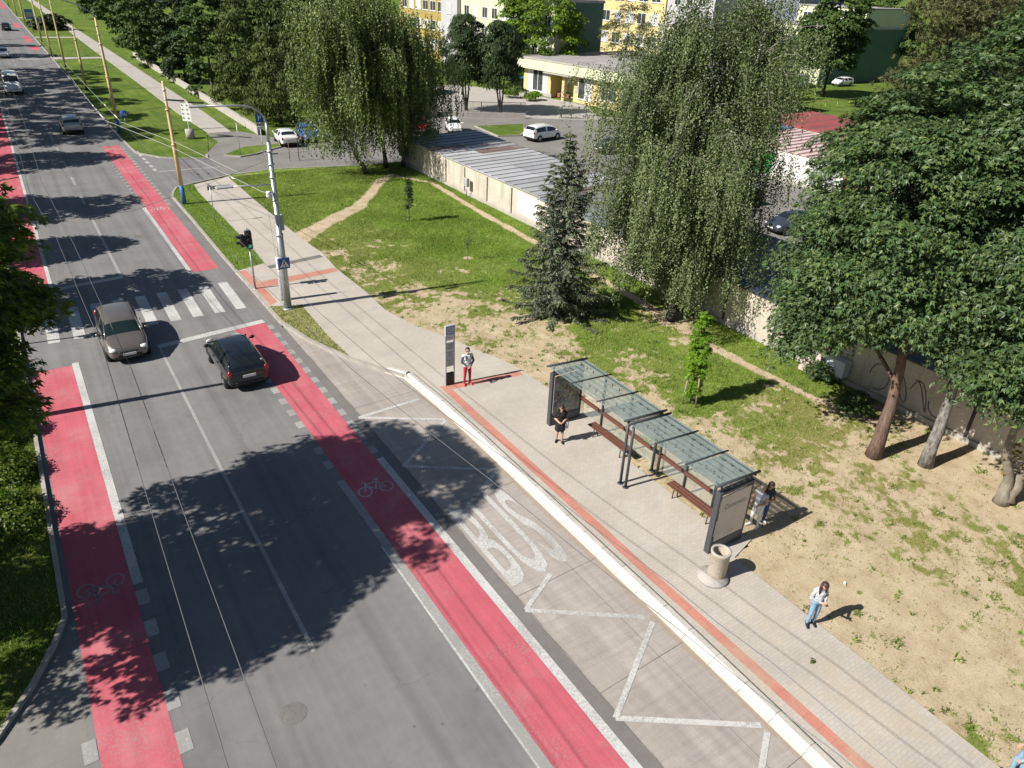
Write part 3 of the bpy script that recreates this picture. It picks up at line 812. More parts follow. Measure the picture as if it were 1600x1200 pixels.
L_maple = leaf_mat('maple_leaf', [(.034, .066, .024), (.050, .092, .031), (.066, .116, .038), (.09, .145, .046), (.16, .20, .05)], .18, .46, .45)
L_linden = leaf_mat('street_tree_leaf', [(.05, .095, .014), (.08, .135, .018), (.13, .19, .024), (.25, .29, .035)], .46, .5, .35)
L_birch = leaf_mat('birch_leaf', [(.078, .118, .028), (.115, .16, .038), (.155, .20, .05), (.21, .24, .085)], .22, .5, .4)
L_birch2 = leaf_mat('birch_leaf_olive', [(.085, .125, .040), (.115, .16, .052), (.15, .192, .070), (.215, .245, .13)], .2, .5, .45)
L_spruce = leaf_mat('spruce_needle', [(.085, .112, .066), (.12, .152, .09), (.155, .185, .115), (.205, .225, .155)], .05, .6, .25)
L_spruce_tip = leaf_mat('spruce_new_growth', [(.085, .11, .045), (.12, .14, .06), (.15, .16, .075)], .08, .6, .2)
L_thuja = leaf_mat('cypress_spray', [(.036, .062, .014), (.060, .092, .020), (.092, .122, .028), (.135, .155, .045)], .1, .6, .2)
L_yew = leaf_mat('dark_evergreen', [(.020, .040, .012), (.034, .058, .016), (.055, .082, .024)], .08, .6, .25)
L_bright = leaf_mat('bright_leaf', [(.09, .165, .014), (.14, .225, .02), (.19, .27, .026)], .3, .55, .3)
L_lime = leaf_mat('young_leaf', [(.12, .24, .012), (.17, .31, .02), (.23, .37, .035)], .35, .5, .3)
L_mid = leaf_mat('mid_leaf', [(.042, .078, .018), (.065, .11, .024), (.095, .14, .034)], .25, .55, .3)
L_pine = leaf_mat('pine_needle', [(.070, .088, .028), (.10, .112, .038), (.135, .135, .052), (.17, .15, .075)], .08, .55, .3)
L_turn = leaf_mat('turning_leaf', [(.22, .10, .03), (.30, .18, .04), (.20, .22, .03)], .3, .5, .3)

def limb(mb, a, b_, r0, r1, n=6, sag=.0, wob=.12, seg=5, mi=0):
    a = np.array(a, float); b_ = np.array(b_, float); L = np.linalg.norm(b_ - a)
    pts = []; o = (rng.random(3) - .5) * wob * L
    for i in range(seg + 1):
        t = i / seg
        p = a + (b_ - a) * t + o * math.sin(math.pi * t) + np.array([0, 0, -sag * L * math.sin(math.pi * t)])
        pts.append(p)
    mb.tube(pts, [r0 + (r1 - r0) * i / seg for i in range(seg + 1)], n, mi)
    return pts

def clusters_on(ells, n, inner=.55, zmin=-.75):
    """cluster centres spread over a union of ellipsoids (cx,cy,cz,rx,ry,rz)"""
    out = []; E = np.array(ells, float); vol = (E[:, 3] * E[:, 4] * E[:, 5]) ** (2 / 3); pr = vol / vol.sum()
    tries = 0
    while len(out) < n and tries < n * 60:
        tries += 1
        e = E[rng.choice(len(E), p=pr)]
        d = nrm(rng.normal(size=3)); 
        if d[2] < zmin: continue
        q = inner + (1 - inner) * rng.random() ** .6
        p = e[:3] + d * e[3:] * q
        # skip the ones buried in another lobe
        bad = False
        for f in E:
            if f is e: continue
            if (((p - f[:3]) / f[3:]) ** 2).sum() < inner ** 2 * .9: bad = True; break
        if not bad: out.append(p)
    return np.array(out)

def crown_clusters(C, center, rad, per, size, kind, flat=.5, up=.9, jit=.5, upright=0.0, droop=.35):
    """leaf-covered boughs: each cluster a flattened dome of leaves"""
    n = len(C); rr = rad * (.7 + .6 * rng.random(n)); cnt = (per * (rr / rad) ** 2).astype(int)
    idx = np.repeat(np.arange(n), cnt); m = len(idx)
    d = nrm(rng.normal(size=(m, 3))); d[:, 2] = np.where(rng.random(m) < .75, np.abs(d[:, 2]), d[:, 2])
    q = rng.random(m) ** .45
    out = C[idx] - center; out[:, 2] *= .3; out = nrm(out)
    P = C[idx] + d * (rr[idx] * q)[:, None] * np.array([1, 1, flat])
    dist = (d * out).sum(1) * q
    P[:, 2] -= droop * rr[idx] * np.clip(dist, 0, 1) ** 2
    Nn = d * .55 + np.array([0, 0, up]) + out * .3 + rng.normal(size=(m, 3)) * jit
    T = out * .8 + d * .6 + rng.normal(size=(m, 3)) * .5 + np.array([0, 0, -.35 + upright * 2.5])
    if upright: Nn = d + out * .6 + rng.normal(size=(m, 3)) * jit
    return leaves(P, Nn, T, size * (.55 + .8 * rng.random(m)), kind)

def tree(name, label, cat, base, ells, nclu, rad, per, size, kind, lmat, bmat, r0, group=None, trunk=None, flat=.5, up=.9, inner=.55,
         fork=.35, limbs=26, upright=0.0, droop=.35, jit=.5, zmin=-.75, fill=0, extra=None):
    """base: ground point. ells, trunk: local coordinates"""
    reseed(label)
    t = thing(name, label, cat, base, 0, group)
    E = np.array(ells, float); cen = (E[:, :3] * E[:, 3:4]).sum(0) / E[:, 3].sum()
    C = clusters_on(ells, nclu, inner, zmin)
    parts = [crown_clusters(C, cen, rad, per, size, kind, flat, up, jit, upright, droop)]
    if fill:
        Cf = cen + (clusters_on(ells, fill, .2, -1) - cen) * .75
        parts.append(crown_clusters(Cf, cen, rad * 1.1, int(per * .35), size * 1.3, kind, .9, .4, .8))
    V, F = join(parts)
    np_mesh('crown', V, F, lmat, t)
    mb = MB()
    stems = trunk if trunk else [[(0, 0, 0), (.05, .05, cen[2] * .5), (cen[0] * .6, cen[1] * .6, cen[2]), (cen[0], cen[1], cen[2] + E[:, 5].max() * .6)]]
    for st in stems:
        P = np.array(st, float); k = len(P); rs = [r0 * (1.25 if i == 0 else 1) * (1 - .82 * i / (k - 1)) for i in range(k)]
        # denser polyline with a little wander
        Q = [P[0]]; Rr = [rs[0] * 1.12]
        for i in range(k - 1):
            for s_ in (.25, .5, .75, 1.0):
                q = P[i] + (P[i + 1] - P[i]) * s_ + (rng.normal(size=3) * r0 * .12 if s_ < 1 else 0); Q.append(q); Rr.append(rs[i] + (rs[i + 1] - rs[i]) * s_)
        mb.tube(Q, Rr, 10)
        Q = np.array(Q)
        pick = rng.permutation(len(C))[:limbs]
        for ci in pick:
            c = C[ci]; zz = np.clip(c[2] - (.35 + .5 * rng.random()) * np.linalg.norm(c[:2] - cen[:2]) * 1.0, cen[2] * fork, Q[-1][2])
            j = int(np.argmin(np.abs(Q[:, 2] - zz))); j = max(1, min(j, len(Q) - 2))
            limb(mb, Q[j], c, min(Rr[j] * .55, r0 * .4), .02, 5, -.08)
    mb.build('trunk', bmat, t)
    if extra: extra(t)
    return t

def weeping(name, label, cat, base, stems, r0, H, nb, spread, strands, llen, lsize, lmat, group=None, zlow=1.2, gap=.055, seed=0, ecc=(1, 1), shift=(0, 0)):
    """birch: white stems, arching limbs, hanging leafy strings"""
    reseed(label)
    t = thing(name, label, cat, base, 0, group); mb = MB(); anchors = []
    for st in stems:
        P = np.array(st, float); k = len(P); Q = []; Rr = []
        for i in range(k - 1):
            for s_ in np.linspace(0, 1, 5)[:-1] if i < k - 2 else np.linspace(0, 1, 5):
                Q.append(P[i] + (P[i + 1] - P[i]) * s_ + rng.normal(size=3) * .05); u = (i + s_) / (k - 1); Rr.append(r0 * (1 - .9 * u) * (1.3 if u == 0 else 1) + .015)
        mb.tube(Q, Rr, 9); Q = np.array(Q); top = Q[-1][2]
        for b_ in range(nb // len(stems)):
            u = .22 + .76 * rng.random() ** .8; j = min(int(u * (len(Q) - 1)), len(Q) - 2); o = Q[j]
            ang = rng.random() * 2 * np.pi; hfrac = o[2] / H
            prof = (math.sin(math.pi * min(1, .18 + hfrac * .78)) ** .6) * (1.0 if hfrac < .75 else 1 - (hfrac - .75) * 2.0)
            L = spread * (.45 + .6 * rng.random()) * max(.25, prof)
            dx = np.array([math.cos(ang) * ecc[0], math.sin(ang) * ecc[1], 0])
            rise = (.5 + .5 * rng.random()) * L; pts = []
            for s_ in np.linspace(0, 1, 7):
                pts.append(o + dx * L * s_ + np.array([0, 0, rise * math.sin(s_ * 2.0) * .75 - .35 * L * s_ ** 3]) + rng.normal(size=3) * .05 * L * s_)
            mb.tube(pts, [max(.009, r0 * .14 * (1 - s_)) for s_ in np.linspace(0, 1, 7)], 5, 1)
            pts = np.array(pts)
            for q in range(max(3, int(strands / nb * (.4 + L / spread)))):
                f = .08 + .92 * rng.random(); i = min(int(f * 6), 5); w = f * 6 - i
                anchors.append(pts[i] * (1 - w) + pts[i + 1] * w + rng.normal(size=3) * np.array([.3, .3, .22]))
        for q in range(90):
            anchors.append(Q[-1 - (q % 4)] + rng.normal(size=3) * np.array([.5, .5, .35]))
    A = np.array(anchors); n = len(A)
    L = llen * (.35 + .9 * rng.random(n)); L = np.minimum(L, np.maximum(.3, A[:, 2] - zlow * (.6 + .8 * rng.random(n))))
    cnt = np.maximum(4, (L / gap).astype(int)); idx = np.repeat(np.arange(n), cnt)
    s_ = np.concatenate([np.linspace(0, 1, c) for c in cnt]); m = len(idx)
    sway = rng.normal(size=(n, 3)) * np.array([.12, .12, 0]); cen = np.array([shift[0], shift[1], 0])
    outd = A - cen; outd[:, 2] = 0; outd = nrm(outd)
    P = A[idx] + np.stack([np.zeros(m), np.zeros(m), -s_ * L[idx]], 1) + (sway[idx] + outd[idx] * .12) * (s_ ** .6)[:, None] * L[idx][:, None] ** .5
    P += rng.normal(size=(m, 3)) * np.array([.055, .055, .03])
    Nn = outd[idx] * .5 + rng.normal(size=(m, 3)) * .7 + np.array([-.25, 0, .5]); T = rng.normal(size=(m, 3)) * .45 + np.array([0, 0, -1.0])
    V, F = leaves(P, Nn, T, lsize * (.65 + .7 * rng.random(m)), 'round')
    np_mesh('crown', V, F, lmat, t); mb.build('trunk', [M_birch, M_birch_limb], t)
    return t

def spruce(name, label, base, H, Rb, lmat, tipmat, levels=44, group=None):
    reseed(label)
    t = thing(name, label, 'spruce tree', base, 0, group); mb = MB()
    mb.tube([(0, 0, 0), (.03, 0, H * .5), (0, .02, H)], [.17, .1, .012], 9)
    Ps, Ns, Ts, Ss = [], [], [], []; tipP = []
    for lv in range(levels):
        u = (lv + .5) / levels; z = .25 + (H - .4) * u ** 1.05
        L0 = Rb * (1 - u) ** .82 * (.92 + .16 * rng.random()) + .12; nbr = int(6 + 5 * (1 - u))
        a0 = rng.random() * 6.28
        for k in range(nbr):
            a = a0 + 2 * math.pi * k / nbr + rng.normal() * .18; L = L0 * (.45 + .65 * rng.random()); d = np.array([math.cos(a), math.sin(a), 0]); sd = np.array([-d[1], d[0], 0])
            pts = [np.array([0, 0, z]) + d * L * s_ + np.array([0, 0, (-.42 * s_ + .26 * s_ ** 3 + (.35 * u) * s_) * L]) for s_ in np.linspace(0, 1, 6)]
            mb.tube(pts, [.022 * (1 - .8 * s_) + .004 for s_ in np.linspace(0, 1, 6)], 4)
            pts = np.array(pts); ns = int(9 + L * 34)
            for q in range(ns):
                f = .12 + .88 * rng.random() ** .8; i = min(int(f * 5), 4); w = f * 5 - i; p = pts[i] * (1 - w) + pts[i + 1] * w
                side = (1 if rng.random() < .5 else -1); ln = (.10 + .26 * (1 - f * .6) * min(1, L / 1.6)) * (.6 + .6 * rng.random())
                dirv = nrm(d * (.5 + f * .6) + sd * side * (1.1 - f * .5) + np.array([0, 0, -.55 + .25 * rng.normal()]))
                nstep = 3
                for e in range(nstep):
                    c = p + dirv * ln * (e + .4) / nstep * 1.5 + np.array([0, 0, -.07 * e * ln])
                    Ps.append(c); Ns.append(rng.normal(size=3) * .5 + np.array([0, 0, .8]) + d * .3); Ts.append(dirv + rng.normal(size=3) * .25); Ss.append(.13 + .09 * rng.random()); tipP.append(f > .84 and rng.random() < .3 + .5 * u)
    Ps, Ns, Ts, Ss = map(np.array, (Ps, Ns, Ts, Ss)); tipP = np.array(tipP)
    V, F = leaves(Ps, Ns, Ts, Ss, 'spray')
    np_mesh('crown', V, F, [lmat, tipmat], t, mi=tipP.astype(int)); mb.build('trunk', M_bark, t)
    return t

def pine(name, label, base, ells, ntuft, bmat, lean=(0, 0), group=None, r0=.25):
    reseed(label)
    t = thing(name, label, 'pine tree', base, 0, group); mb = MB()
    E = np.array(ells, float); cen = E[:, :3].mean(0); top = (E[:, 2] + E[:, 5]).max()
    Q = [np.array([lean[0] * s_, lean[1] * s_, top * s_]) for s_ in np.linspace(0, 1, 9)]
    mb.tube(Q, [r0 * (1 - .9 * s_) + .02 for s_ in np.linspace(0, 1, 9)], 8)
    C = clusters_on(ells, ntuft // 8, .35, -.9)
    P = []
    for c in C:
        j = max(1, min(7, int(np.argmin([abs(q[2] - c[2] + .3) for q in Q])))); 
        if rng.random() < .22: limb(mb, Q[j], c, .05, .012, 4)
        P.append(c + rng.normal(size=(8, 3)) * np.array([.36, .36, .22]))
    P = np.concatenate(P); n = len(P); k = 16
    idx = np.repeat(np.arange(n), k); d = nrm(rng.normal(size=(n * k, 3)) + np.array([0, 0, .6]))
    V, F = leaves(P[idx] + d * .09, rng.normal(size=(n * k, 3)), d, .2 + .1 * rng.random(n * k), 'needle')
    # broaden needles bundles a touch so they read at this size
    np_mesh('crown', V, F, L_pine, t); mb.build('trunk', bmat, t)
    return t

# --- the three big broad-leaved trees at the right edge
GM = 'maples in front of the garage wall'
def ML(x, y): return (x * K, y * K, .1)
b1 = ML(24.9, 11.7)
tree('maple_tree', 'large dark green maple on a straight reddish trunk, nearest the red and white box', 'maple tree', b1,
     [(.6, 1.6, 8.6, 3.6, 3.3, 3.6), (.2, 2.9, 6.2, 2.6, 2.4, 2.4), (2.2, 3.6, 9.2, 3.2, 3.0, 3.2), (.0, .4, 6.6, 2.4, 2.4, 2.0), (1.6, 1.4, 11.8, 2.9, 2.9, 2.2), (1.0, 4.0, 4.8, 1.6, 1.4, 1.4), (-1.0, 2.7, 4.6, 1.6, 1.5, 1.6), (-.6, 2.6, 6.0, 2.0, 1.8, 1.6), (-.3, .7, 5.7, 1.5, 1.3, 1.0)],
     330, .92, 250, .18, 'maple', L_maple, M_bark_red, .225, GM, trunk=[[(0, 0, 0), (.18, .12, 3.0), (.5, .6, 6), (.9, 1.3, 9), (1.1, 1.5, 12)]], inner=.6, fill=50, limbs=9, flat=.48, droop=.55, jit=.58)
b2 = ML(26.1, 10.3)
tree('maple_tree', 'leafy tree on a black and white trunk, between the reddish and the forked trunks', 'maple tree', b2,
     [(1.8, 1.4, 9.6, 3.6, 3.2, 3.6), (3.2, .2, 8.0, 3.2, 3.2, 3.0), (1.0, .2, 11.2, 2.8, 2.8, 2.4), (3.5, 3.0, 7.4, 2.6, 2.6, 2.4), (1.2, .2, 5.6, 2.0, 1.7, 1.4)],
     220, .95, 240, .18, 'maple', L_maple, M_birch_old, .2, GM, trunk=[[(0, 0, 0), (.2, .1, 3.0), (.4, .5, 6), (1.2, .9, 9), (1.8, 1.2, 12)]], inner=.6, fill=45, limbs=14, flat=.48, droop=.55, jit=.58)
b3 = ML(26.3, 7.6)
def turning(t):
    P = rng.normal(size=(90, 3)) * np.array([.28, .28, .22]) + np.array([.2, .1, 1.7]); m = len(P)
    V, F = leaves(P, rng.normal(size=(m, 3)) * .5 + np.array([0, 0, 1]), rng.normal(size=(m, 3)), .12 + .06 * rng.random(m), 'maple')
    np_mesh('foliage', V, F, L_turn, t)
tree('maple_tree', 'biggest maple at the right edge, its smooth grey trunk forked just above the ground', 'maple tree', b3,
     [(.6, .4, 9.0, 3.6, 3.8, 3.6), (-1.4, .6, 6.2, 2.4, 2.3, 2.2), (1.6, 1.2, 12.6, 3.4, 3.4, 2.9), (2.6, -2.0, 9, 3.5, 3.5, 3.5), (-.6, 1.6, 9.4, 2.7, 2.6, 2.6), (1.8, -1.0, 5.8, 2.8, 2.8, 2.2), (.1, -.3, 5.0, 1.5, 1.5, 1.2), (-.2, 2.0, 5.2, 1.7, 1.5, 1.3), (-1.5, .3, 4.8, 1.2, 1.2, .9), (-.8, 3.0, 7.2, 2.2, 2.0, 1.8), (4.8, 6.2, 11.6, 3.6, 3.4, 3.2), (5.5, 4.6, 13.8, 3.0, 3.0, 2.6), (3.0, 5.0, 10.2, 3.2, 3.0, 3.0), (-.9, 1.8, 5.4, 1.5, 1.4, 1.2), (1.2, 2.6, 5.0, 1.9, 1.7, 1.3), (.3, 3.4, 5.2, 1.7, 1.6, 1.3), (2.0, 3.6, 5.4, 2.0, 1.8, 1.5), (6.5, 4.4, 15.4, 2.8, 2.6, 2.0)],
     560, .95, 250, .185, 'maple', L_maple, M_bark_smooth, .2, GM,
     trunk=[[(0, 0, 0), (.05, .1, 1.0), (-.28, .35, 2.0), (-.1, .5, 3.6), (.3, .4, 6.5), (.6, .5, 12)], [(.1, -.1, .1), (.5, -.1, 1.2), (1.1, -.2, 3), (1.6, -.6, 6), (2.0, -1, 10)]], inner=.58, fill=70, limbs=20, extra=turning, flat=.48, droop=.55, jit=.58)

# --- weeping birches
weeping('birch_tree', 'tall weeping birch beside the blue spruce, hanging to the garage wall', 'birch tree', ML(26.9, 24.9),
        [[(0, 0, 0), (.15, .2, 3), (.5, .7, 6), (1.2, 2.0, 10.5), (2.4, 4.0, 15.6)], [(.2, .3, 0), (.9, .2, 3), (2.4, -.2, 6.8), (4.2, .9, 11), (6.0, 2.6, 15.4)], [(.1, .3, .5), (-.2, 1.3, 4), (-.6, 2.6, 7.4), (-.3, 4.0, 11.6)]],
        .19, 16.2, 190, 4.5, 9500, 2.0, .098, L_birch2, None, zlow=1.2, gap=.044, shift=(1.2, .8))
GB = 'weeping birches at the corner of the side street'
_='';weeping('birch_tree', 'weeping birch with a leaning trunk, leftmost of the three at the street corner', 'birch tree', ML(24.9, 60.3),
        [[(0, 0, 0), (-1.0, .5, 2.6), (-2.0, 1.0, 5.6), (-2.8, 1.2, 9), (-3.2, 1.2, 13)], [(-1.0, .5, 2.6), (-.6, .3, 6), (-.3, 0, 10), (.2, .2, 14.0)]],
        .2, 15, 90, 5.2, 2500, 2.7, .165, L_birch, GB, zlow=1.4, gap=.095, shift=(-1.6, .6))
weeping('birch_tree', 'weeping birch with an upright dark-based trunk, middle of the three at the street corner', 'birch tree', ML(27.4, 61.7),
        [[(0, 0, 0), (-.2, .1, 3.5), (-.3, .3, 8), (.1, .3, 14.6)], [(-.2, .1, 3), (.8, .3, 7), (1.5, .5, 12)]],
        .18, 15, 90, 5.0, 2500, 2.7, .165, L_birch, GB, zlow=1.6, gap=.095)
weeping('birch_tree', 'slim weeping birch with a white trunk next to the green box', 'birch tree', ML(29.0, 61.4),
        [[(0, 0, 0), (.2, 0, 3.5), (1.0, .1, 7), (1.7, .2, 10.2)], [(.1, .3, 0), (.6, .6, 4), (2.0, .6, 7.6)]],
        .11, 12.5, 60, 4.4, 1500, 2.4, .165, L_birch, GB, zlow=1.2, gap=.095, shift=(1, .2))
# --- blue spruce and saplings on the grass
spruce('spruce_tree', 'blue-green spruce standing alone on the grass in front of the garages', ML(22.2, 28.6), 9.3, 2.8, L_spruce, L_spruce_tip, 33)
tree('sapling', 'narrow dark green columnar sapling on the lawn', 'young tree', ML(22.3, 46.6), [(0, 0, 1.55, .27, .27, 1.15), (0, 0, 2.5, .2, .2, .6)], 60, .2, 60, .085, 'round', L_mid, M_bark, .03, None, trunk=[[(0, 0, 0), (0, 0, 1.5), (.02, 0, 3)]], limbs=6)
def stakes(t):
    mb = MB()
    for k in range(3):
        a = k * 2.094 + .5; mb.cyl((.33 * math.cos(a), .33 * math.sin(a), 0), (.26 * math.cos(a), .26 * math.sin(a), 1.45), .035, n=8)
    for k in range(3):
        a = k * 2.094 + .5; c = a + 2.094
        mb.cyl((.29 * math.cos(a), .29 * math.sin(a), 1.42), (.29 * math.cos(c), .29 * math.sin(c), 1.42), .04, n=6)
    mb.build('stake_frame', basic('grey_timber', (.30, .25, .19), .9, .25, 4), t)
tree('sapling', 'bright lime-green sapling in a wooden three-post stake frame', 'young tree', ML(21.5, 18.1), [(0, 0, 2.2, .5, .46, .6), (.1, .1, 3.0, .4, .4, .6), (.15, .1, 3.6, .35, .35, .5), (0, 0, 1.6, .36, .36, .5), (0, 0, .7, .3, .3, .5)], 130, .2, 34, .13, 'maple', L_lime, M_bark, .03, None,
     trunk=[[(0, 0, 0), (.02, 0, 1.5), (.15, .1, 3.7)]], limbs=14, inner=.2, extra=stakes)
tree('sapling', 'thin almost leafless sapling in a small bare patch of the lawn', 'young tree', ML(22.0, 37.8), [(0, 0, 1.3, .2, .2, .9)], 26, .16, 9, .06, 'round', L_mid, M_bark, .016, None, trunk=[[(0, 0, 0), (.03, 0, 1.2), (.0, .03, 2.4)]], limbs=12)
# --- evergreens and others along the far path
GT = 'trees lining the far footpath'
def far(name, label, cat, base, H, r, lmat, kind='spray', nclu=130, size=.34, upright=1.0, group=GT, zl=.4, per=70, rad=.75, bm=None, lobes=5, top=.55):
    reseed(label); E = []
    for k in range(lobes):
        u = (k + .5) / lobes; z = zl + (H - zl) * u; rr = r * (math.sin(math.pi * (.2 + .72 * u)) ** .7 if upright == 0 else (1 - u ** 2.2 * (1 - top * .4)) * (.85 + .2 * rng.random()))
        a = rng.random() * 6.28
        E.append((math.cos(a) * r * .18, math.sin(a) * r * .18, z, rr, rr, (H - zl) / lobes * .95))
    return tree(name, label, cat, base, E, nclu, rad, per, size, kind, lmat, bm or M_bark_dark, .2, group, upright=upright, flat=.75 if upright else .5, limbs=12, inner=.7, fill=20)
far('cypress_tree', 'broad dark cypress at the street corner, nearest the weeping birches', 'cypress tree', (25.6, 85.5, 0), 13.4, 3.4, L_thuja, nclu=260, size=.36)
far('cypress_tree', 'olive-green cypress standing between the broad dark cypress and the leafy trees', 'cypress tree', (24.6, 96, 0), 13.4, 3.0, L_thuja, nclu=230, size=.38)
far('deciduous_tree', 'bushy grey-green tree beside the olive cypress by the low wall', 'tree', (23.6, 107, 0), 12.6, 3.6, L_mid, 'round', 190, .36, 0, bm=M_bark)
far('deciduous_tree', 'dark narrow tree standing over the far path between two bushy trees', 'tree', (23.2, 121, 0), 12.6, 3.0, L_yew, 'round', 170, .40, 0, bm=M_bark)
far('deciduous_tree', 'rounded green tree overhanging the far end of the footpath', 'tree', (22.6, 140, 0), 11.5, 4.4, L_mid, 'round', 190, .42, 0, bm=M_bark)
far('deciduous_tree', 'distant tree behind the curved street lamp at the end of the path', 'tree', (24, 172, 0), 12, 4.6, L_mid, 'round', 150, .5, 0, bm=M_bark)
far('bush', 'dark rounded bush on the far verge by the path', 'bush', (13.6, 214, 0), 3.0, 4.2, L_yew, 'round', 70, .5, 0, group=None, zl=.2)
# --- around the school
def yew(label, base, H, r):
    st = [[(0, 0, 0), (-.3, .1, 2), (-.7, .2, 5), (-.6, 0, H * .85)], [(.15, .1, 0), (.4, 0, 2.2), (.7, .2, 5), (.8, .3, H * .8)], [(.1, -.1, 0), (.1, .3, 2.5), (.1, .4, 6)]]
    tree('evergreen_tree', label, 'evergreen tree', base, [(0, 0, H * .42, r, r, H * .2), (-.5, .2, H * .62, r * .9, r * .9, H * .24), (.6, -.2, H * .72, r * .75, r * .75, H * .22), (-.3, 0, H * .85, r * .55, r * .55, H * .15)], 240, .75, 90, .34, 'spray', L_yew, M_bark_dark, .13, 'dark evergreens by the school fence', trunk=st, upright=.8, flat=.8, limbs=8, inner=.7, fill=25)
yew('dark evergreen on several thin stems, left of the pair by the school fence', (49.6, 86.1, 0), 11.0, 2.7)
yew('dark evergreen on several thin stems, right of the pair by the school fence', (52.4, 82.4, 0), 10.4, 2.5)
far('deciduous_tree', 'bright green round-crowned tree beside the yellow school', 'tree', (73.0, 105.5, 0), 14.8, 7.4, L_bright, 'round', 380, .40, 0.0, group=None, zl=1.2, per=95, rad=1.15, lobes=4)
far('larch_tree', 'loose airy conifer in front of the yellow block', 'tree', (82, 93.5, 0), 13.5, 3.6, L_pine, 'spray', 120, .4, 0, group=None, zl=2.5, per=55, rad=.9)
far('deciduous_tree', 'green tree with a dark leaning trunk on the lawn behind the striped garages', 'tree', (111.5, 78.4, 0), 14.0, 5.4, L_mid, 'round', 210, .5, 0, group=None, zl=4.5, per=80, rad=1.2, lobes=4)
spruce('spruce_tree', 'small green fir in front of the pale flat-roofed block', (100.5, 78.2, 0), 8.6, 2.6, L_spruce_tip, L_spruce_tip, 22)
pine('pine_tree', 'olive-brown pine rising behind the garages, right of the striped roof', (50.5, 27.6, 0), [(.5, .5, 9.5, 3.6, 3.4, 2.6), (-1.2, 1.2, 7.2, 2.6, 2.6, 2.0), (2.0, -.5, 12.4, 3.4, 3.4, 2.6), (0, 0, 14.8, 2.6, 2.6, 2.2)], 4600, M_bark_dark, (.6, 0), 'pines behind the garages')
pine('pine_tree', 'taller brownish pine at the top right corner behind the maples', (59, 28.5, 0), [(.5, .5, 10.5, 4.2, 4.0, 3), (2.0, -.5, 14, 4.0, 4.0, 3), (-1, 0, 16.5, 3.0, 3.0, 2.5), (4, -3, 11, 3.6, 3.6, 3)], 4600, M_bark_dark, (.5, 0), 'pines behind the garages')
# --- beyond: the wood closing the view
GF = 'trees beyond the housing blocks'
for i, (x, y, H, r, lm, lab) in enumerate([
        (44, 118, 12, 5, L_mid, 'green tree behind the pair of dark evergreens'), (38, 104, 13, 4.2, L_yew, 'dark tree behind the weeping birches'), (31, 96, 13, 3.4, L_yew, 'dark conifer-like tree behind the corner birches, beside the broad cypress'),
        (52, 128, 11, 5, L_mid, 'green tree in front of the ochre end of the long block'), (34, 118, 13, 4.2, L_mid, 'leafy tree hidden behind the olive cypress'),
        (160, 104, 13, 6, L_mid, 'tree behind the parked white car on the far lawn'), (150, 92, 14, 6, L_mid, 'round tree beyond the far lawn, left of the pines'), (168, 118, 15, 7, L_mid, 'tall tree far behind the flat-roofed block'), (150, 70, 17, 8, L_mid, 'wide tree on the slope behind the pines'),
        (128, 40, 17, 8, L_mid, 'wide tree behind the maples, far at the right edge'), (92, 30, 15, 6, L_mid, 'tree behind the taller pine'), (110, 52, 13, 5, L_yew, 'dark tree beyond the pines'),
        (30, 205, 13, 6, L_mid, 'far tree beyond the end of the footpath'), (28, 250, 13, 7, L_mid, 'farthest tree beyond the end of the footpath')]):
    far('deciduous_tree', lab, 'tree', (x, y, 0), H, r, lm, 'round', int(60 + r * 14), .6, 0, group=GF, zl=1.5, per=60, rad=1.3, lobes=4)
# --- left of the road: the trees whose shade lies on the carriageway
GL = 'street trees left of the road'
tree('street_tree', 'leafy street tree reaching over the cycle lane at the left edge', 'tree', (-4.8, 20.6, .08),
     [(.2, -.6, 7.4, 4.0, 4.4, 3.4), (-.1, -2.8, 6.6, 2.4, 2.8, 2.2), (1.8, 1.2, 7.7, 2.9, 2.6, 2.2), (-1.2, -2.8, 4.4, 2.6, 2.8, 1.3), (-2.6, .6, 4.4, 2.2, 2.2, 1.2), (1.8, .5, 9.6, 2.7, 3.3, 2.2)], 430, .72, 150, .20, 'maple', L_linden, M_bark, .24, GL, inner=.5, fill=50, limbs=44)
for i, (x, y, H, r, lab) in enumerate([(-15.0, 22.6, 8.0, 2.4, 'street tree set back behind the near-left one'), (-4.9, 42.4, 9.4, 3.3, 'street tree shading the zebra crossing'), (-6.0, 60.5, 9.4, 3.4, 'street tree shading the road beyond the crossing'), (-6.0, 51.6, 8.0, 2.4, 'smaller street tree between the two beyond the crossing'),
        (-7.2, 76, 11.2, 3.6, 'street tree shading the road opposite the side street'), (-7.2, 88, 15.4, 5.6, 'tall street tree opposite the yellow lamp post'), (-7.2, 97, 15.8, 5.8, 'tall street tree opposite the light car'), (-7.2, 107, 15.8, 6, 'tall street tree opposite the white van'), (-7.2, 117, 16, 6, 'tall street tree beyond the white van'), (-7.2, 127, 16, 6, 'tall street tree shading the far carriageway'), (-7.2, 137, 15.8, 6, 'farther tall street tree shading the far carriageway'), (-7, 160, 14, 3.5, 'far street tree before the second side road'), (-7, 178, 13, 3, 'far street tree beyond the second side road')]):
    far('street_tree', lab, 'tree', (x, y, .05), H, r, L_linden, 'round', int(70 + r * 20), .34, 0, group=GL, zl=2.6, per=80, rad=.85, bm=M_bark)
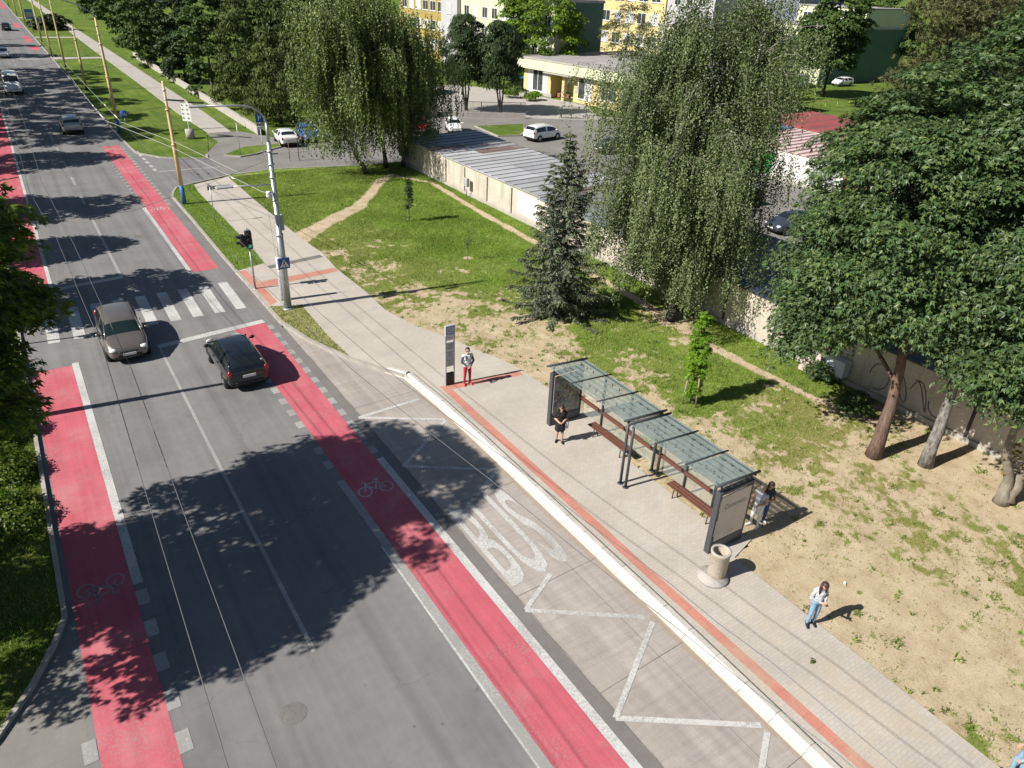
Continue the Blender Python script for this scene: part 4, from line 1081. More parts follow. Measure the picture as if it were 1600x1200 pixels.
# shrubs on the left verge
GS = 'shrubs along the left kerb'
for x, y, r, h, lab in ((-3.1, 34.4, 1.1, .75, 'green shrub below the zebra crossing at the left kerb'), (-3.2, 31.6, 1.2, .8, 'dense shrub by the left kerb where the pole shadows begin'), (-3.05, 28.8, 1.05, .7, 'dark green shrub at the left kerb, middle of the row'),
        (-3.0, 26.2, 1.0, .6, 'sunlit shrub at the left kerb beside the cycle lane'), (-3.0, 23.4, 1.0, .6, 'low shrub at the edge of the tree shade on the left verge'), (-4.6, 28.6, 1.2, 1.3, 'taller shrub behind the left kerb row')):
    tree('shrub', lab, 'shrub', (x, y, .07), [(0, 0, h * .55, r, r * 1.2, h * .5)], 46, .36, 80, .12, 'round', L_linden, M_bark, .03, GS, trunk=[[(0, 0, 0), (.05, 0, h * .4), (0, .1, h * .7)]], limbs=8, zmin=-.4, fill=10)
# flower bed shrubs in front of the school, low bushes elsewhere
GP = 'plants in the bed by the school entrance'
for x, y, r, h, lm, lab in ((62.3, 92.6, 1.1, 1.6, L_mid, 'dark bush in the bed left of the school window'), (63.2, 90.2, .9, 1.1, L_lime, 'pale bush in front of the school window'), (62.2, 90.0, .8, .8, L_bright, 'low green plant at the front of the school bed'), (60.9, 93.3, 1.0, .9, L_bright, 'low green plant at the left end of the school bed')):
    tree('shrub', lab, 'shrub', (x, y, 0), [(0, 0, h * .55, r, r, h * .5)], 26, .4, 50, .2, 'round', lm, M_bark, .03, GP, trunk=[[(0, 0, 0), (.05, 0, h * .4), (0, .1, h * .6)]], limbs=4, zmin=-.4)
for x, y, lab in ((28.2, 16.7, 'green bush growing at the foot of the red and white box'), (27.0, 14.0, 'leafy bush against the garage wall under the maple')):
    tree('shrub', lab, 'shrub', (x, y, .1), [(0, 0, .4, .8, .7, .4)], 30, .3, 40, .14, 'maple', L_maple, M_bark, .03, 'bushes at the garage wall', trunk=[[(0, 0, 0), (.05, 0, .3), (0, .1, .6)]], limbs=4, zmin=-.4)
# ------------------------------------------------------------------ poles, lamps, signs, wires
def PVp(x, y, z=PV): return (x * K, y * K, z)
def yellow_pole(label, x, y, h, r=.15, z=0, lamp=False, arm=None, group='yellow poles along the verge', band=True):
    t = thing('trolley_pole', label, 'pole', (x, y, z), 0, group)
    mb = MB(); b0 = 1.35 if band else .3
    mb.tube([(0, 0, b0), (0, 0, h * .5), (0, 0, h * .505), (0, 0, h * .78), (0, 0, h * .785), (0, 0, h)], [r, r * .92, r * .78, r * .72, r * .58, r * .5], 14)
    for q in (.5, .78): mb.lathe([(r * .7, -.06), (r * 1.08, -.05), (r * 1.08, .05), (r * .7, .06)], (0, 0, h * q), 14)
    mb.build('shaft', M_yellow, t)
    mb = MB(); mb.tube([(0, 0, 0), (0, 0, b0)], [r * 1.06, r * 1.03], 14); mb.build('painted_base', M_bluep if band else M_dsteel, t)
    for q in (.86, .93): mb = MB(); mb.lathe([(r * .5, -.04), (r * .85, -.03), (r * .85, .03), (r * .5, .04)], (0, 0, h * q), 12); mb.build('clamp', M_steel, t)
    if lamp:
        mb = MB(); pts = [(0, 0, h)] + [(-2.9 * math.sin(a) ** 1.0 * (a / 1.57) ** .6, 0, h + 1.5 * math.sin(a)) for a in np.linspace(.15, 1.57, 9)]
        mb.tube(pts, [.075] * 2 + [.05] * (len(pts) - 2), 8); mb.build('lamp_arm', M_steel, t)
        e = pts[-1]; mb = MB(); mb.sphere((e[0] - .42, 0, e[2] + .02), .5, 14, 8, 0, (1, .36, .22)); mb.build('lamp_head', M_sign_white, t)
    if arm:
        mb = MB(); L, za = arm; s_ = 1 if L > 0 else -1
        mb.tube([(0, 0, za), (L, 0, za + .25)], [.045, .03], 8); mb.tube([(0, 0, za + 1.1), (L * .8, 0, za + .2)], .014, 6); mb.build('bracket_arm', M_yellow, t)
    return t
yellow_pole('tall yellow street lamp with a curved arm and a blue painted foot', 9.35, 86, 10.4, .17, lamp=True)
yellow_pole('yellow trolley pole with a blue painted foot on the grass island at the side street', 9.5 * K, 57.4 * K, 8.3, .15, .1)
for x, y, h, lab in ((9.9, 116.7, 7.6, 'short yellow pole on the verge level with the white van'), (9.8, 141.6, 9.4, 'yellow pole on the verge, next beyond the short one'), (9.3, 157.4, 9.2, 'yellow pole at the corner of the second side road'), (9.7, 184.3, 9, 'thin yellow pole with a dark foot by the crossing path'), (10.1, 241.9, 9, 'far yellow pole behind the blue info board'), (9.4, 261.2, 9, 'far pale pole leaning over the road edge'), (9.6, 232, 9, 'far yellow pole right of the info board'), (9.4, 303, 9, 'farthest pale pole at the top of the road')):
    yellow_pole(lab, x, y, h, .16, 0, band=False)
yellow_pole('yellow pole with a bracket arm over the cycle lane at the left edge', -2.7, 44.6, 8.0, .14, .08, arm=(2.6, 5.4), group=None)

# the big galvanised lamp post by the zebra
def big_post(label, x, y, z, s_=-1, full=True):
    t = thing('lamp_post', label, 'lamp post', (x, y, z))
    mb = MB(); mb.tube([(0, 0, 0), (0, 0, 3.9), (0, 0, 3.92), (0, 0, 8.3)], [.19, .165, .135, .095], 10); mb.lathe([(.1, 3.82), (.185, 3.84), (.185, 3.95), (.1, 3.97)], n=12)
    mb.lathe([(.3, 0), (.3, .03), (.2, .06)], n=12)
    mb.build('post', M_steel, t)
    if not full: return t
    mb = MB(); mb.tube([(0, 0, 8.3), (0, 0, 9.15)], .07, 10)
    pts = [(0, 0, 9.1)] + [(s_ * 1.15 * (1 - math.cos(a)), 0, 9.1 + .85 * math.sin(a)) for a in np.linspace(.2, 1.5, 7)] + [(s_ * 2.5, 0, 10.0)]
    mb.tube(pts, .04, 8); mb.build('lamp_arm', M_steel, t)
    mb = MB(); mb.box((s_ * 2.85, 0, 10.0), (.8, .26, .1), bev=.04); mb.build('lamp_head', M_grey_pt, t)
    if full:
        mb = MB(); mb.tube([(0, 0, 6.35), (s_ * 1.9, 0, 6.45)], .035, 8); mb.build('lamp_arm', M_steel, t)
        mb = MB(); mb.box((s_ * 2.25, 0, 6.46), (.8, .3, .1), bev=.04); mb.box((s_ * 2.25, .18, 6.50), (.6, .12, .06)); mb.build('lamp_head', M_grey_pt, t)
        mb = MB(); mb.box((.2, .18, 4.45), (.2, .3, .75), bev=.02); mb.build('cabinet', M_grey_pt, t)
        mb = MB(); mb.cyl((-.1, -.1, 6.0), (-.28, -.14, 6.0), .04); mb.sphere((-.34, -.16, 5.9), .12, 12, 8); mb.cyl((-.34, -.16, 5.95), (-.34, -.16, 6.1), .1); mb.build('camera', M_sign_white, t)
        for zz in (5.6, 6.7, 7.3, 7.9): mb = MB(); mb.lathe([(.09, -.03), (.15, -.025), (.15, .025), (.09, .03)], (0, 0, zz), 12); mb.build('clamp', M_steel, t)
    return t
bp = big_post('tall galvanised lamp post with two arms and cameras beside the zebra crossing', *PVp(10.0, 35.65, .1))
big_post('galvanised lamp post among the bushes at the left kerb', -2.6, 30.1, .08, 1, False)

def flat_sign(name, label, pos, fz, face_build, plate, post_h, rz=0, group=None, cat='sign', post_r=.03, post_mat=None):
    t = thing(name, label, cat, pos, rz, group)
    if post_h: mb = MB(); mb.tube([(0, 0, 0), (0, 0, post_h)], post_r, 8); mb.build('post', post_mat or M_steel, t)
    face_build(t)
    return t
def plate(t, shape, size, z, y=-.045, mat=None, name='plate', back=True):
    mb = MB()
    if shape == 'disc': mb.lathe([(.001, -.008), (size / 2, -.008), (size / 2, .008), (.001, .008)], (0, y, z), 28, axis='y')
    else: mb.box((0, y, z), (size[0], .018, size[1]), bev=.004)
    return mb.build(name, mat or M_sign_blue, t)
def glyph(t, polys, y, mat, name='symbol', x0=0, z0=0, s_=1.0):
    mb = MB()
    for P in polys: mb.add([(x0 + s_ * p[0], y, z0 + s_ * p[1]) for p in P], [tuple(range(len(P)))])
    return mb.build(name, mat, t)
def crossing_face(t):
    plate(t, 'rect', (.56, .56), 2.5, -.22)
    glyph(t, [[(-.23, -.2), (.23, -.2), (0, .22)]], -.233, M_sign_white, 'triangle', 0, 2.5)
    glyph(t, [[(-.02, .10), (.03, .10), (.03, .15), (-.02, .15)], [(-.04, -.02), (.03, -.02), (.04, .09), (-.03, .09)], [(-.04, -.02), (-.005, -.02), (-.08, -.17), (-.11, -.17)], [(.0, -.02), (.03, -.02), (.10, -.17), (.06, -.17)], [(-.15, -.185), (-.06, -.185), (-.05, -.175), (-.14, -.175)], [(0, -.185), (.1, -.185), (.1, -.175), (0, -.175)]], -.236, M_sign_black, 'walking_figure', 0, 2.5)
    mb = MB(); mb.box((0, -.19, 2.65), (.1, .05, .05)); mb.box((0, -.19, 2.35), (.1, .05, .05)); mb.build('bracket', M_steel, t)
flat_sign('crossing_sign', 'square blue pedestrian crossing sign with a white triangle on the big lamp post', PVp(10.0, 35.65, .1), 0, crossing_face, None, 0)
# short ribbed control post
t = thing('control_post', 'short ribbed grey post with a white top right behind the big lamp post', 'post', PVp(10.1, 36.75))
mb = MB(); mb.tube([(0, 0, 0), (0, 0, 1.7)], .13, 14)
for k in range(22): mb.lathe([(.12, -.012), (.146, -.008), (.146, .008), (.12, .012)], (0, 0, .12 + k * .07), 14)
mb.build('shaft', M_grey_pt, t)
mb = MB(); mb.box((0, 0, 2.05), (.26, .24, .62), bev=.03); mb.build('housing', M_sign_white, t)
mb = MB(); mb.tube([(0, 0, 2.35), (0, 0, 2.75)], .02, 6); mb.tube([(-.06, 0, 2.75), (.06, 0, 2.75)], .02, 6); mb.build('antenna', M_steel, t)

def lamp_mat(name, col, e):
    m, nt, b = new_mat(name); b.inputs['Base Color'].default_value = (*sc(col, .3), 1)
    b.inputs['Emission Color'].default_value = (*col, 1); b.inputs['Emission Strength'].default_value = e; b.inputs['Roughness'].default_value = .2
    return m
M_green_on = lamp_mat('signal_green', (.05, .75, .4), .22)
M_lens_off = basic('signal_lens_off', (.03, .012, .01), .15, .2, 5)
def traffic_light(label, pos, side):
    t = thing('traffic_light', label, 'traffic light', pos)
    mb = MB(); mb.tube([(0, 0, 0), (0, 0, 2.35)], .055, 12); mb.lathe([(.14, 0), (.14, .02), (.06, .03)], n=12); mb.build('post', M_steel, t)
    mb = MB(); mb.box((0, -.02, 2.75), (.32, .24, .98), bev=.03)
    for k in range(3):
        z = 3.06 - .31 * k
        for a in range(9):   # visor hood
            a0 = math.pi * (a / 9) ; a1 = math.pi * ((a + 1) / 9); rr = .128
            mb.quad((rr * math.cos(a0), -.14, z + rr * math.sin(a0)), (rr * math.cos(a1), -.14, z + rr * math.sin(a1)), (rr * math.cos(a1), -.34, z + rr * math.sin(a1) + .015), (rr * math.cos(a0), -.34, z + rr * math.sin(a0) + .015))
    mb.build('head', M_black, t)
    for k in range(3):
        mb = MB(); mb.lathe([(.001, -.015), (.08, -.012), (.108, 0)], (0, -.145, 3.06 - .31 * k), 18, axis='y'); mb.build('lens', M_green_on if k == 2 else M_lens_off, t)
    mb = MB(); mb.box((side * .3, .05, 2.72), (.24, .3, .64), bev=.03)
    for k in range(2):
        z = 2.88 - .3 * k
        for a in range(9):
            a0 = math.pi * a / 9; a1 = math.pi * (a + 1) / 9; rr = .12
            mb.quad((side * .42, .05 + rr * math.cos(a0), z + rr * math.sin(a0)), (side * .42, .05 + rr * math.cos(a1), z + rr * math.sin(a1)), (side * .62, .05 + rr * math.cos(a1), z + rr * math.sin(a1)), (side * .62, .05 + rr * math.cos(a0), z + rr * math.sin(a0)))
    mb.build('pedestrian_head', M_black, t)
    mb = MB(); mb.tube([(-.03, .05, 3.2), (-.03, .05, 3.42)], .02, 6); mb.tube([(.06, .05, 3.2), (.06, .05, 3.36)], .02, 6); mb.tube([(0, .02, 2.3), (side * .3, .05, 2.42)], .02, 6); mb.build('bracket', M_steel, t)
    return t
traffic_light('black traffic light showing green at the right end of the zebra crossing', PVp(9.28, 39.0), -1)
traffic_light('black traffic light at the left end of the zebra crossing', (-2.15, 37.2, .08), 1)

def bike_face(t):
    plate(t, 'disc', .72, 2.3)
    mb = MB(); bike(mb, 0, 0, .5, 0, w=.03)
    vs = [(p[0], -.058, 2.3 + p[1]) for p in mb.v]; m2 = MB(); m2.add(vs, mb.f); m2.build('bicycle_symbol', M_sign_white, t)
flat_sign('bike_sign', 'round blue cycle lane sign on the grass corner left of the side street', (9.65, 82.4, 0), 0, bike_face, None, 2.66)
def board_face(t):
    plate(t, 'rect', (.95, 1.75), 2.5, -.05, M_sign_white, 'board')
    glyph(t, [[(-.3 + .5 * c - .08, 3.2 - .4 * r_), (-.3 + .5 * c + .1, 3.12 - .4 * r_), (-.3 + .5 * c + .02, 3.02 - .4 * r_), (-.3 + .5 * c - .12, 3.1 - .4 * r_)] for c in range(2) for r_ in range(4)], -.064, M_sign_black, 'arrow')
    mb = MB(); mb.box((-.95, 0, 3.5), (1.7, .3, .12)); mb.build('cross_plate', M_sign_black, t); mb = MB(); mb.box((1.15, 0, 3.42), (1.5, .3, .12)); mb.build('cross_plate', M_sign_black, t)
    mb = MB(); mb.lathe([(.001, 0), (.42, 0), (.42, .85), (.001, .85)], n=16); mb.build('concrete_foot', M_conc, t)
flat_sign('direction_board', 'white board with black marks on a post in a round concrete foot by the footpath', (15.0, 80.6, 0), 0, board_face, None, 3.4, R(-42), None, 'sign', .05, M_sign_white)
def p_face(t):
    plate(t, 'rect', (.66, .72), 3.1)
    vs, fs = text_geo('P', .62); mb = MB(); mb.add([(v[0], -.057, 3.1 + v[1]) for v in vs], fs); mb.build('letter', M_sign_white, t)
    plate(t, 'rect', (.66, .26), 2.56, mat=M_grey_pt, name='sub_plate'); plate(t, 'rect', (.66, .2), 2.28, mat=M_sign_white, name='sub_plate')
    glyph(t, [[(-.25, 2.54), (.25, 2.54), (.25, 2.57), (-.25, 2.57)], [(-.2, 2.27), (.2, 2.27), (.2, 2.3), (-.2, 2.3)]], -.057, M_sign_blue, 'text_line')
flat_sign('parking_sign', 'blue parking sign with two small plates on the little lawn by the side street', (19.3, 70.9, .1), 0, p_face, None, 3.4, R(-8), None, 'sign', .035, M_sign_white)
def edge_face(t):
    plate(t, 'rect', (.5, .5), 2.5, mat=basic('sign_red', (.35, .06, .05), .5, .1, 4))
flat_sign('road_sign', 'narrow road sign seen edge-on left of the parking sign', (17.3, 71.2, .05), 0, edge_face, None, 2.8, R(75))
def back_face(t):
    plate(t, 'rect', (.34, .28), 2.3, .05, M_grey_pt); 
    mb = MB(); mb.box((.34, .05, 2.3), (.3, .02, .24), bev=.004); mb.build('plate', M_grey_pt, t)
    mb = MB(); mb.lathe([(.13, -.01), (.15, 0), (.13, .01)], (0, .05, 2.5), 18, axis='y'); mb.build('ring', M_steel, t)
flat_sign('road_sign', 'small grey sign seen from the back on the grass island', PVp(10.35, 52, .1), 0, back_face, None, 2.4, R(8))
def frame_face(t):
    mb = MB(); mb.tube([(0, 0, .2), (0, 0, 1.9), (.9, 0, 1.9), (.9, 0, 0)], .035, 6); mb.build('frame', basic('rusty', (.20, .10, .06), .8, .3, 5), t)
flat_sign('pipe_frame', 'thin rusty pipe frame at the edge of the side street by the parked white car', (20.6, 67.3, 0), 0, frame_face, None, 1.7, R(10), None, 'frame')
def info_face(t):
    plate(t, 'rect', (1.5, 1.9), 3.6, -.05, M_bluep, 'board'); plate(t, 'rect', (1.2, 1.0), 3.5, -.066, M_grey_pt, 'panel')
flat_sign('info_board', 'distant blue-grey board on a post beside the far road', (9.7, 206, 0), 0, info_face, None, 4.4, 0, None, 'sign', .07)
def info2(t):
    plate(t, 'rect', (1.1, 1.1), 3.0, -.05, basic('sign_green', (.30, .42, .26), .5, .1, 4), 'board'); plate(t, 'disc', .6, 3.0, -.07)
flat_sign('road_sign', 'distant square sign with a blue disc beside the far road', (10.6, 197, 0), 0, info2, None, 3.5, 0, None, 'sign', .05)

# bus stop post
M_paper = basic('timetable_paper', (.50, .51, .54), .4, .1, 4)
def bus_stop():
    t = thing('bus_stop_sign', 'grey bus stop pylon with a blue symbol beside the man in red trousers', 'bus stop sign', PVp(13.4, 24.45), R(0))
    mb = MB()
    for x in (-.2, .2): mb.box((x, 0, 1.4), (.045, .06, 2.8))
    mb.build('post', M_grey_pt, t)
    mb = MB(); mb.box((0, -.012, 2.58), (.46, .09, .46), bev=.01); mb.build('top_panel', M_paper, t)
    mb = MB(); o_ = .18; i_ = .15; y = -.06
    for P in ([(-o_, -o_), (o_, -o_), (o_, -i_), (-o_, -i_)], [(-o_, i_), (o_, i_), (o_, o_), (-o_, o_)], [(-o_, -i_), (-i_, -i_), (-i_, i_), (-o_, i_)], [(i_, -i_), (o_, -i_), (o_, i_), (i_, i_)], [(-.09, .045), (.09, .045), (.09, .07), (-.09, .07)], [(-.09, -.07), (.09, -.07), (.09, -.045), (-.09, -.045)], [(-.09, -.045), (-.06, -.045), (-.06, .05), (-.09, .05)]):
        mb.add([(p[0], y, 2.6 + p[1]) for p in P], [(0, 1, 2, 3)])
    mb.build('bus_symbol', M_sign_blue, t)
    mb = MB(); mb.box((0, 0, 2.22), (.43, .06, .2), bev=.006); mb.build('name_plate', M_sign_white, t)
    mb = MB(); mb.box((0, -.034, 2.25), (.3, .004, .03)); mb.box((0, -.034, 2.19), (.22, .004, .02)); mb.build('name_line', basic('sign_red_text', (.4, .1, .08), .5, .1, 4), t)
    for z, h in ((1.83, .36), (1.44, .36), (1.07, .34)):
        mb = MB(); mb.box((0, 0, z), (.35, .05, h), bev=.006); f = mb.build('timetable', M_paper, t)
        mb = MB()
        for k in range(6): mb.box((0, -.028, z + h * .36 - k * h * .14), (.28 - .03 * (k % 3), .004, .012))
        mb.build('printed_line', M_conc_dark, f)
    mb = MB(); mb.box((0, .01, .3), (.36, .12, .58), bev=.02); mb.build('litter_box', M_black, t)
bus_stop()

# ------------------------------------------------------------------ overhead wires
M_wire_pale = basic('pale_wire', (.42, .42, .41), .5, .1, 5)
def wire(label, pts, r=.012, sag=.0, ins=None, group='trolley wires over the road'):
    P = [np.array(p, float) for p in pts]; Q = []
    for a, b_ in zip(P[:-1], P[1:]):
        n = max(2, int(np.linalg.norm(b_ - a) / 3))
        for k in range(n): t_ = k / n; Q.append(a + (b_ - a) * t_ - np.array([0, 0, sag * 4 * t_ * (1 - t_)]))
    Q.append(P[-1]); c = Q[len(Q) // 2] * 0
    mb = MB(); mb.tube(Q, r, 6); o = mb.build('overhead_wire', M_wire_pale if r > .0125 else M_wire); tag(o, label, 'wire', group)
    if ins:
        mb = MB()
        for (q, d, L) in ins:
            d = np.array(d, float) / np.linalg.norm(d); q = np.array(q, float); mb.tube([q - d * L / 2, q - d * L * .2, q + d * L * .2, q + d * L / 2], [.018, .045, .045, .018], 8)
        mb.build('insulator', M_ins, o)
    return o
Zw = 5.6
wire('contact wire over the cars coming down, nearer the left kerb', [(.2, -6, Zw), (.5, 9, Zw), (.8, 22.5, Zw), (.6, 34, Zw), (.15, 42, Zw), (.3, 60, Zw), (.5, 120, Zw)], .0085, .05)
wire('contact wire over the middle of the lane with the brown car', [(.8, -6, Zw), (1.1, 9.5, Zw), (1.3, 20.7, Zw), (1.1, 33, Zw), (.8, 44, Zw), (1.0, 60, Zw), (1.2, 120, Zw)], .0085, .05)
wire('contact wire crossing above the bus bay, nearer the red cycle lane', [(8.4, -6, Zw), (8.25, 2.9, Zw), (7.9, 5.9, Zw), (7.3, 11.4, Zw), (6.6, 18, Zw), (6.1, 33, Zw), (5.9, 45, Zw), (5.75, 60.3, Zw)], .0085, .05)
wire('pale contact wire over the far right lane, nearer the middle of the road', [(5.75, 60.3, Zw), (6.1, 91, Zw), (6.2, 120, Zw)], .0128, .05, [((5.8, 62, Zw), (0, 1, 0), 1.6), ((5.82, 66.5, Zw), (0, 1, 0), .6)])
wire('contact wire crossing above the bus-stop kerb', [(9.2, -6, Zw), (8.75, 4.6, Zw), (8.55, 6.9, Zw), (8.1, 11.4, Zw), (7.4, 18, Zw), (6.8, 33, Zw), (6.7, 45, Zw), (6.65, 59.2, Zw)], .0085, .05)
wire('pale contact wire over the far right lane, nearer the grass verge', [(6.65, 59.2, Zw), (6.6, 91, Zw), (6.8, 120, Zw)], .0128, .05, [((6.65, 61.4, Zw), (0, 1, 0), 1.6), ((6.64, 66.5, Zw), (0, 1, 0), .6)])
GSW = 'span wires between the poles'
wire('pale pull-off wire from the contact wires down to the big lamp post', [(5.8, 60.0, Zw), (8.05, 49.6, Zw), (9.8, 37.2, Zw + .1), (9.95, 35.7, Zw + .3)], .014, 0, [((9.3, 40.6, Zw + .05), (.12, -1, 0), .5)], GSW)
wire('second pale pull-off wire running beside the first towards the pavement', [(6.65, 59.0, Zw), (8.6, 50.2, Zw + .05), (9.9, 41.0, Zw + .1)], .014, 0, None, GSW)
wire('span wire from the yellow island pole across to the left side of the road', [(9.4, 56.9, 6.8), (3, 58.5, 6.0), (-8, 61, 6.9)], .010, .1, None, GSW)
wire('span wire from the yellow lamp post across to the left side of the road', [(9.3, 85.6, 7.5), (3, 86, 6.2), (-8, 87, 7.2)], .012, .1, None, GSW)
wire('second span wire from the yellow lamp post across the road', [(9.3, 85.6, 6.2), (3, 83.5, 5.7), (-8, 81, 6.2)], .012, .1, None, GSW)
wire('span wire across the road at the short yellow pole', [(9.9, 116.5, 6.8), (3, 117, 6.0), (-8, 118, 6.8)], .014, .1, None, GSW)
wire('span wire from the big lamp post across to the post on the left', [(9.9, 35.5, 7.6), (3.5, 33.4, 6.5), (-2.4, 30.2, 7.4)], .007, .05, None, GSW)
wire('thin wire hanging along the big lamp post between its lamp and the ribbed post', [(9.75, 35.6, 8.0), (9.7, 36.0, 5.0), (9.95, 36.6, 2.5)], .006, .1, None, GSW)

# ------------------------------------------------------------------ bus shelter
def stripe_glass(name, tint, a0, a1, period):
    m, nt, b = new_mat(name)
    tc = nn(nt, 'ShaderNodeTexCoord'); sx = nn(nt, 'ShaderNodeSeparateXYZ'); nt.links.new(tc.outputs['Object'], sx.inputs[0])
    fr = math_n(nt, 'FRACT', math_n(nt, 'DIVIDE', sx.outputs['X'], period))
    st = ramp(nt, fr, [(.0, 0), (.14, 0), (.17, 1), (.83, 1), (.86, 0)])
    al = ramp(nt, st, [(0, a0), (1, a1)])
    nt.links.new(al, b.inputs['Alpha'])
    dirt = ramp(nt, noise_node(nt, 3, 5, .7, 'obj'), [(.3, sc(tint, .8)), (.7, sc(tint, 1.2))])
    nt.links.new(dirt, b.inputs['Base Color']); b.inputs['Roughness'].default_value = .12; b.inputs['Specular IOR Level'].default_value = .7
    return m
M_roofglass = stripe_glass('printed_roof_glass', (.31, .375, .36), .2, .58, .30)
M_glass = glass_mat('clear_glass', (.5, .56, .55), .14)
SX0, SX1 = 15.2, 16.75      # front and back line of the shelter
def shelter_module(label, y0, y1, posts, n_bay, rail_y, end_ad):
    """local frame: origin at (SX0, y0); x towards the lawn, y up the road"""
    t = thing('bus_shelter', label, 'bus shelter', PVp(SX0, y0), 0, 'bus shelters on the platform')
    L = (y1 - y0) * K; W = (SX1 - SX0) * K; zr = 2.52
    for k in range(n_bay):
        mb = MB(); a = L * k / n_bay + .03; b_ = L * (k + 1) / n_bay - .03
        vs = [(-.12, a, zr + .12), (W + .12, a, zr - .02), (W + .12, b_, zr - .02), (-.12, b_, zr + .12)]
        mb.add(vs + [(x, y, z - .014) for x, y, z in vs], [(0, 1, 2, 3), (7, 6, 5, 4), (0, 4, 5, 1), (1, 5, 6, 2), (2, 6, 7, 3), (3, 7, 4, 0)])
        mb.build('roof_pane', M_roofglass, t)
    for k in range(n_bay + 1):
        y = min(max(L * k / n_bay, .035), L - .035); w_ = .07 if k in (0, n_bay) else .05
        mb = MB(); mb.tube([(-.2, y, zr + .15), (W + .2, y, zr + .0)], w_ * .6, 8); mb.build('roof_beam', M_dsteel, t)
    for fx in (.25, .75):
        for k in range(n_bay):
            for q in (.25, .5, .75): mb = MB(); mb.cyl((W * fx, L * (k + q) / n_bay, zr - .02), (W * fx, L * (k + q) / n_bay, zr + .1), .022, n=6); mb.build('roof_fixing', M_dsteel, t)
    mb = MB(); mb.tube([(W, 0, zr - .05), (W, L, zr - .05)], .04, 8); mb.build('rear_beam', M_dsteel, t)
    for (px, py) in posts:
        mb = MB(); mb.tube([(px * W, py * L, 0), (px * W, py * L, zr + (.1 if px < .5 else -.05))], .05, 10); mb.lathe([(.11, 0), (.11, .015), (.05, .02)], (px * W, py * L, 0), 12); mb.build('post', M_dsteel, t)
    for k in range(n_bay):
        mb = MB(); mb.box((W, L * (k + .5) / n_bay, 1.25), (.012, L / n_bay - .14, 2.0)); mb.build('rear_pane', M_glass, t)
    for (a, b_) in rail_y:
        mb = MB(); mb.box((W - .1, (a + b_) / 2 * L, .92), (.06, (b_ - a) * L, .13), bev=.012); mb.box((W - .13, (a + b_) / 2 * L, 1.01), (.12, (b_ - a) * L, .03), bev=.008); mb.build('leaning_rail', M_wood, t)
    # advertising case closing the far or near end
    ey = L * end_ad; mb = MB()
    mb.box((.06, ey, 1.16), (.1, .2, 2.32), bev=.012); mb.box((W - .06, ey, 1.16), (.1, .2, 2.32), bev=.012); mb.box((W / 2, ey, 2.28), (W - .22, .2, .09)); mb.box((W / 2, ey, .2), (W - .22, .2, .4))
    c = mb.build('poster_case', M_dsteel, t)
    mb = MB(); mb.tube([(.12, ey, 2.3), (.12, ey, zr + .12)], .03, 8); mb.tube([(W - .1, ey, 2.3), (W - .1, ey, zr)], .03, 8); mb.build('post', M_dsteel, t)
    return t, L, W, ey, c
s1, L1, W1, e1, c1 = shelter_module('near glass-roofed bus shelter with a pale poster by the round bin', 11.05, 15.05, [(.02, .985), (.98, .985), (.98, .33), (.98, .66)], 3, [(.02, .28), (.36, .65), (.69, .97)], .02)
s2, L2, W2, e2, c2 = shelter_module('far glass-roofed bus shelter with a dark map case behind the woman in black', 15.2, 19.75, [(.02, .015), (.98, .015), (.98, .34), (.98, .67)], 3, [(.04, .31), (.36, .64), (.70, .96)], .985)
M_poster = basic('poster_paper', (.50, .47, .44), .35, .08, 2, coat=.4)
mb = MB(); mb.box((W1 / 2, e1 - .1, 1.32), (W1 - .26, .03, 1.72)); p_ = mb.build('poster', M_poster, c1)
vs, fs = text_geo('Comment', .27, 1.0, 1.0, .15)
mb = MB(); mb.add([(W1 / 2 + v[0] * .86, e1 - .1175, 1.72 + v[1]) for v in vs], fs); mb.build('poster_lettering', M_conc_dark, c1)
mb = MB(); mb.add([(W1 / 2 - .1, e1 - .1175, .66), (W1 / 2 + .2, e1 - .1175, .66), (W1 / 2 + .2, e1 - .1175, .675), (W1 / 2 - .1, e1 - .1175, .675)], [(0, 1, 2, 3)]); mb.build('poster_line', M_conc_dark, c1)
# map poster: blocks of coloured print on a dark board
def map_mat():
    m, nt, b = new_mat('printed_map')
    v = nn(nt, 'ShaderNodeTexVoronoi'); v.inputs['Scale'].default_value = 9; v.feature = 'F1'
    tc = nn(nt, 'ShaderNodeTexCoord'); mp = nn(nt, 'ShaderNodeMapping'); mp.inputs['Scale'].default_value = (1, 1, 2.2)
    nt.links.new(tc.outputs['Object'], mp.inputs['Vector']); nt.links.new(mp.outputs[0], v.inputs['Vector'])
    hs = nn(nt, 'ShaderNodeHueSaturation'); hs.inputs['Saturation'].default_value = .55; hs.inputs['Value'].default_value = .42
    nt.links.new(v.outputs['Color'], hs.inputs['Color'])
    c = mixc(nt, (.10, .10, .075), hs.outputs[0], ramp(nt, noise_node(nt, 6, 5, .8, 'obj'), [(.42, 0), (.55, .9)]))
    nt.links.new(c, b.inputs['Base Color']); b.inputs['Roughness'].default_value = .15; return m
mb = MB(); mb.box((W2 / 2, e2 - .1, 1.32), (W2 - .26, .03, 1.72)); mb.build('map_poster', map_mat(), c2)
def bench(label, x, y0, y1):
    t = thing('bench', label, 'bench', PVp(x, (y0 + y1) / 2), 0, 'benches in the bus shelters'); L = (y1 - y0) * K
    mb = MB()
    for k in range(3): mb.box((-.13 + k * .13, 0, .45), (.12, L, .04), bev=.01)
    mb.build('seat', M_wood, t)
    for y in (-L * .36, L * .36):
        mb = MB(); mb.tube([(-.06, y, .43), (-.1, y, .25), (-.12, y, 0)], .022, 8); mb.tube([(.06, y, .43), (.1, y, .25), (.12, y, 0)], .022, 8); mb.box((0, y, .42), (.34, .05, .02)); mb.build('leg', M_dsteel, t)
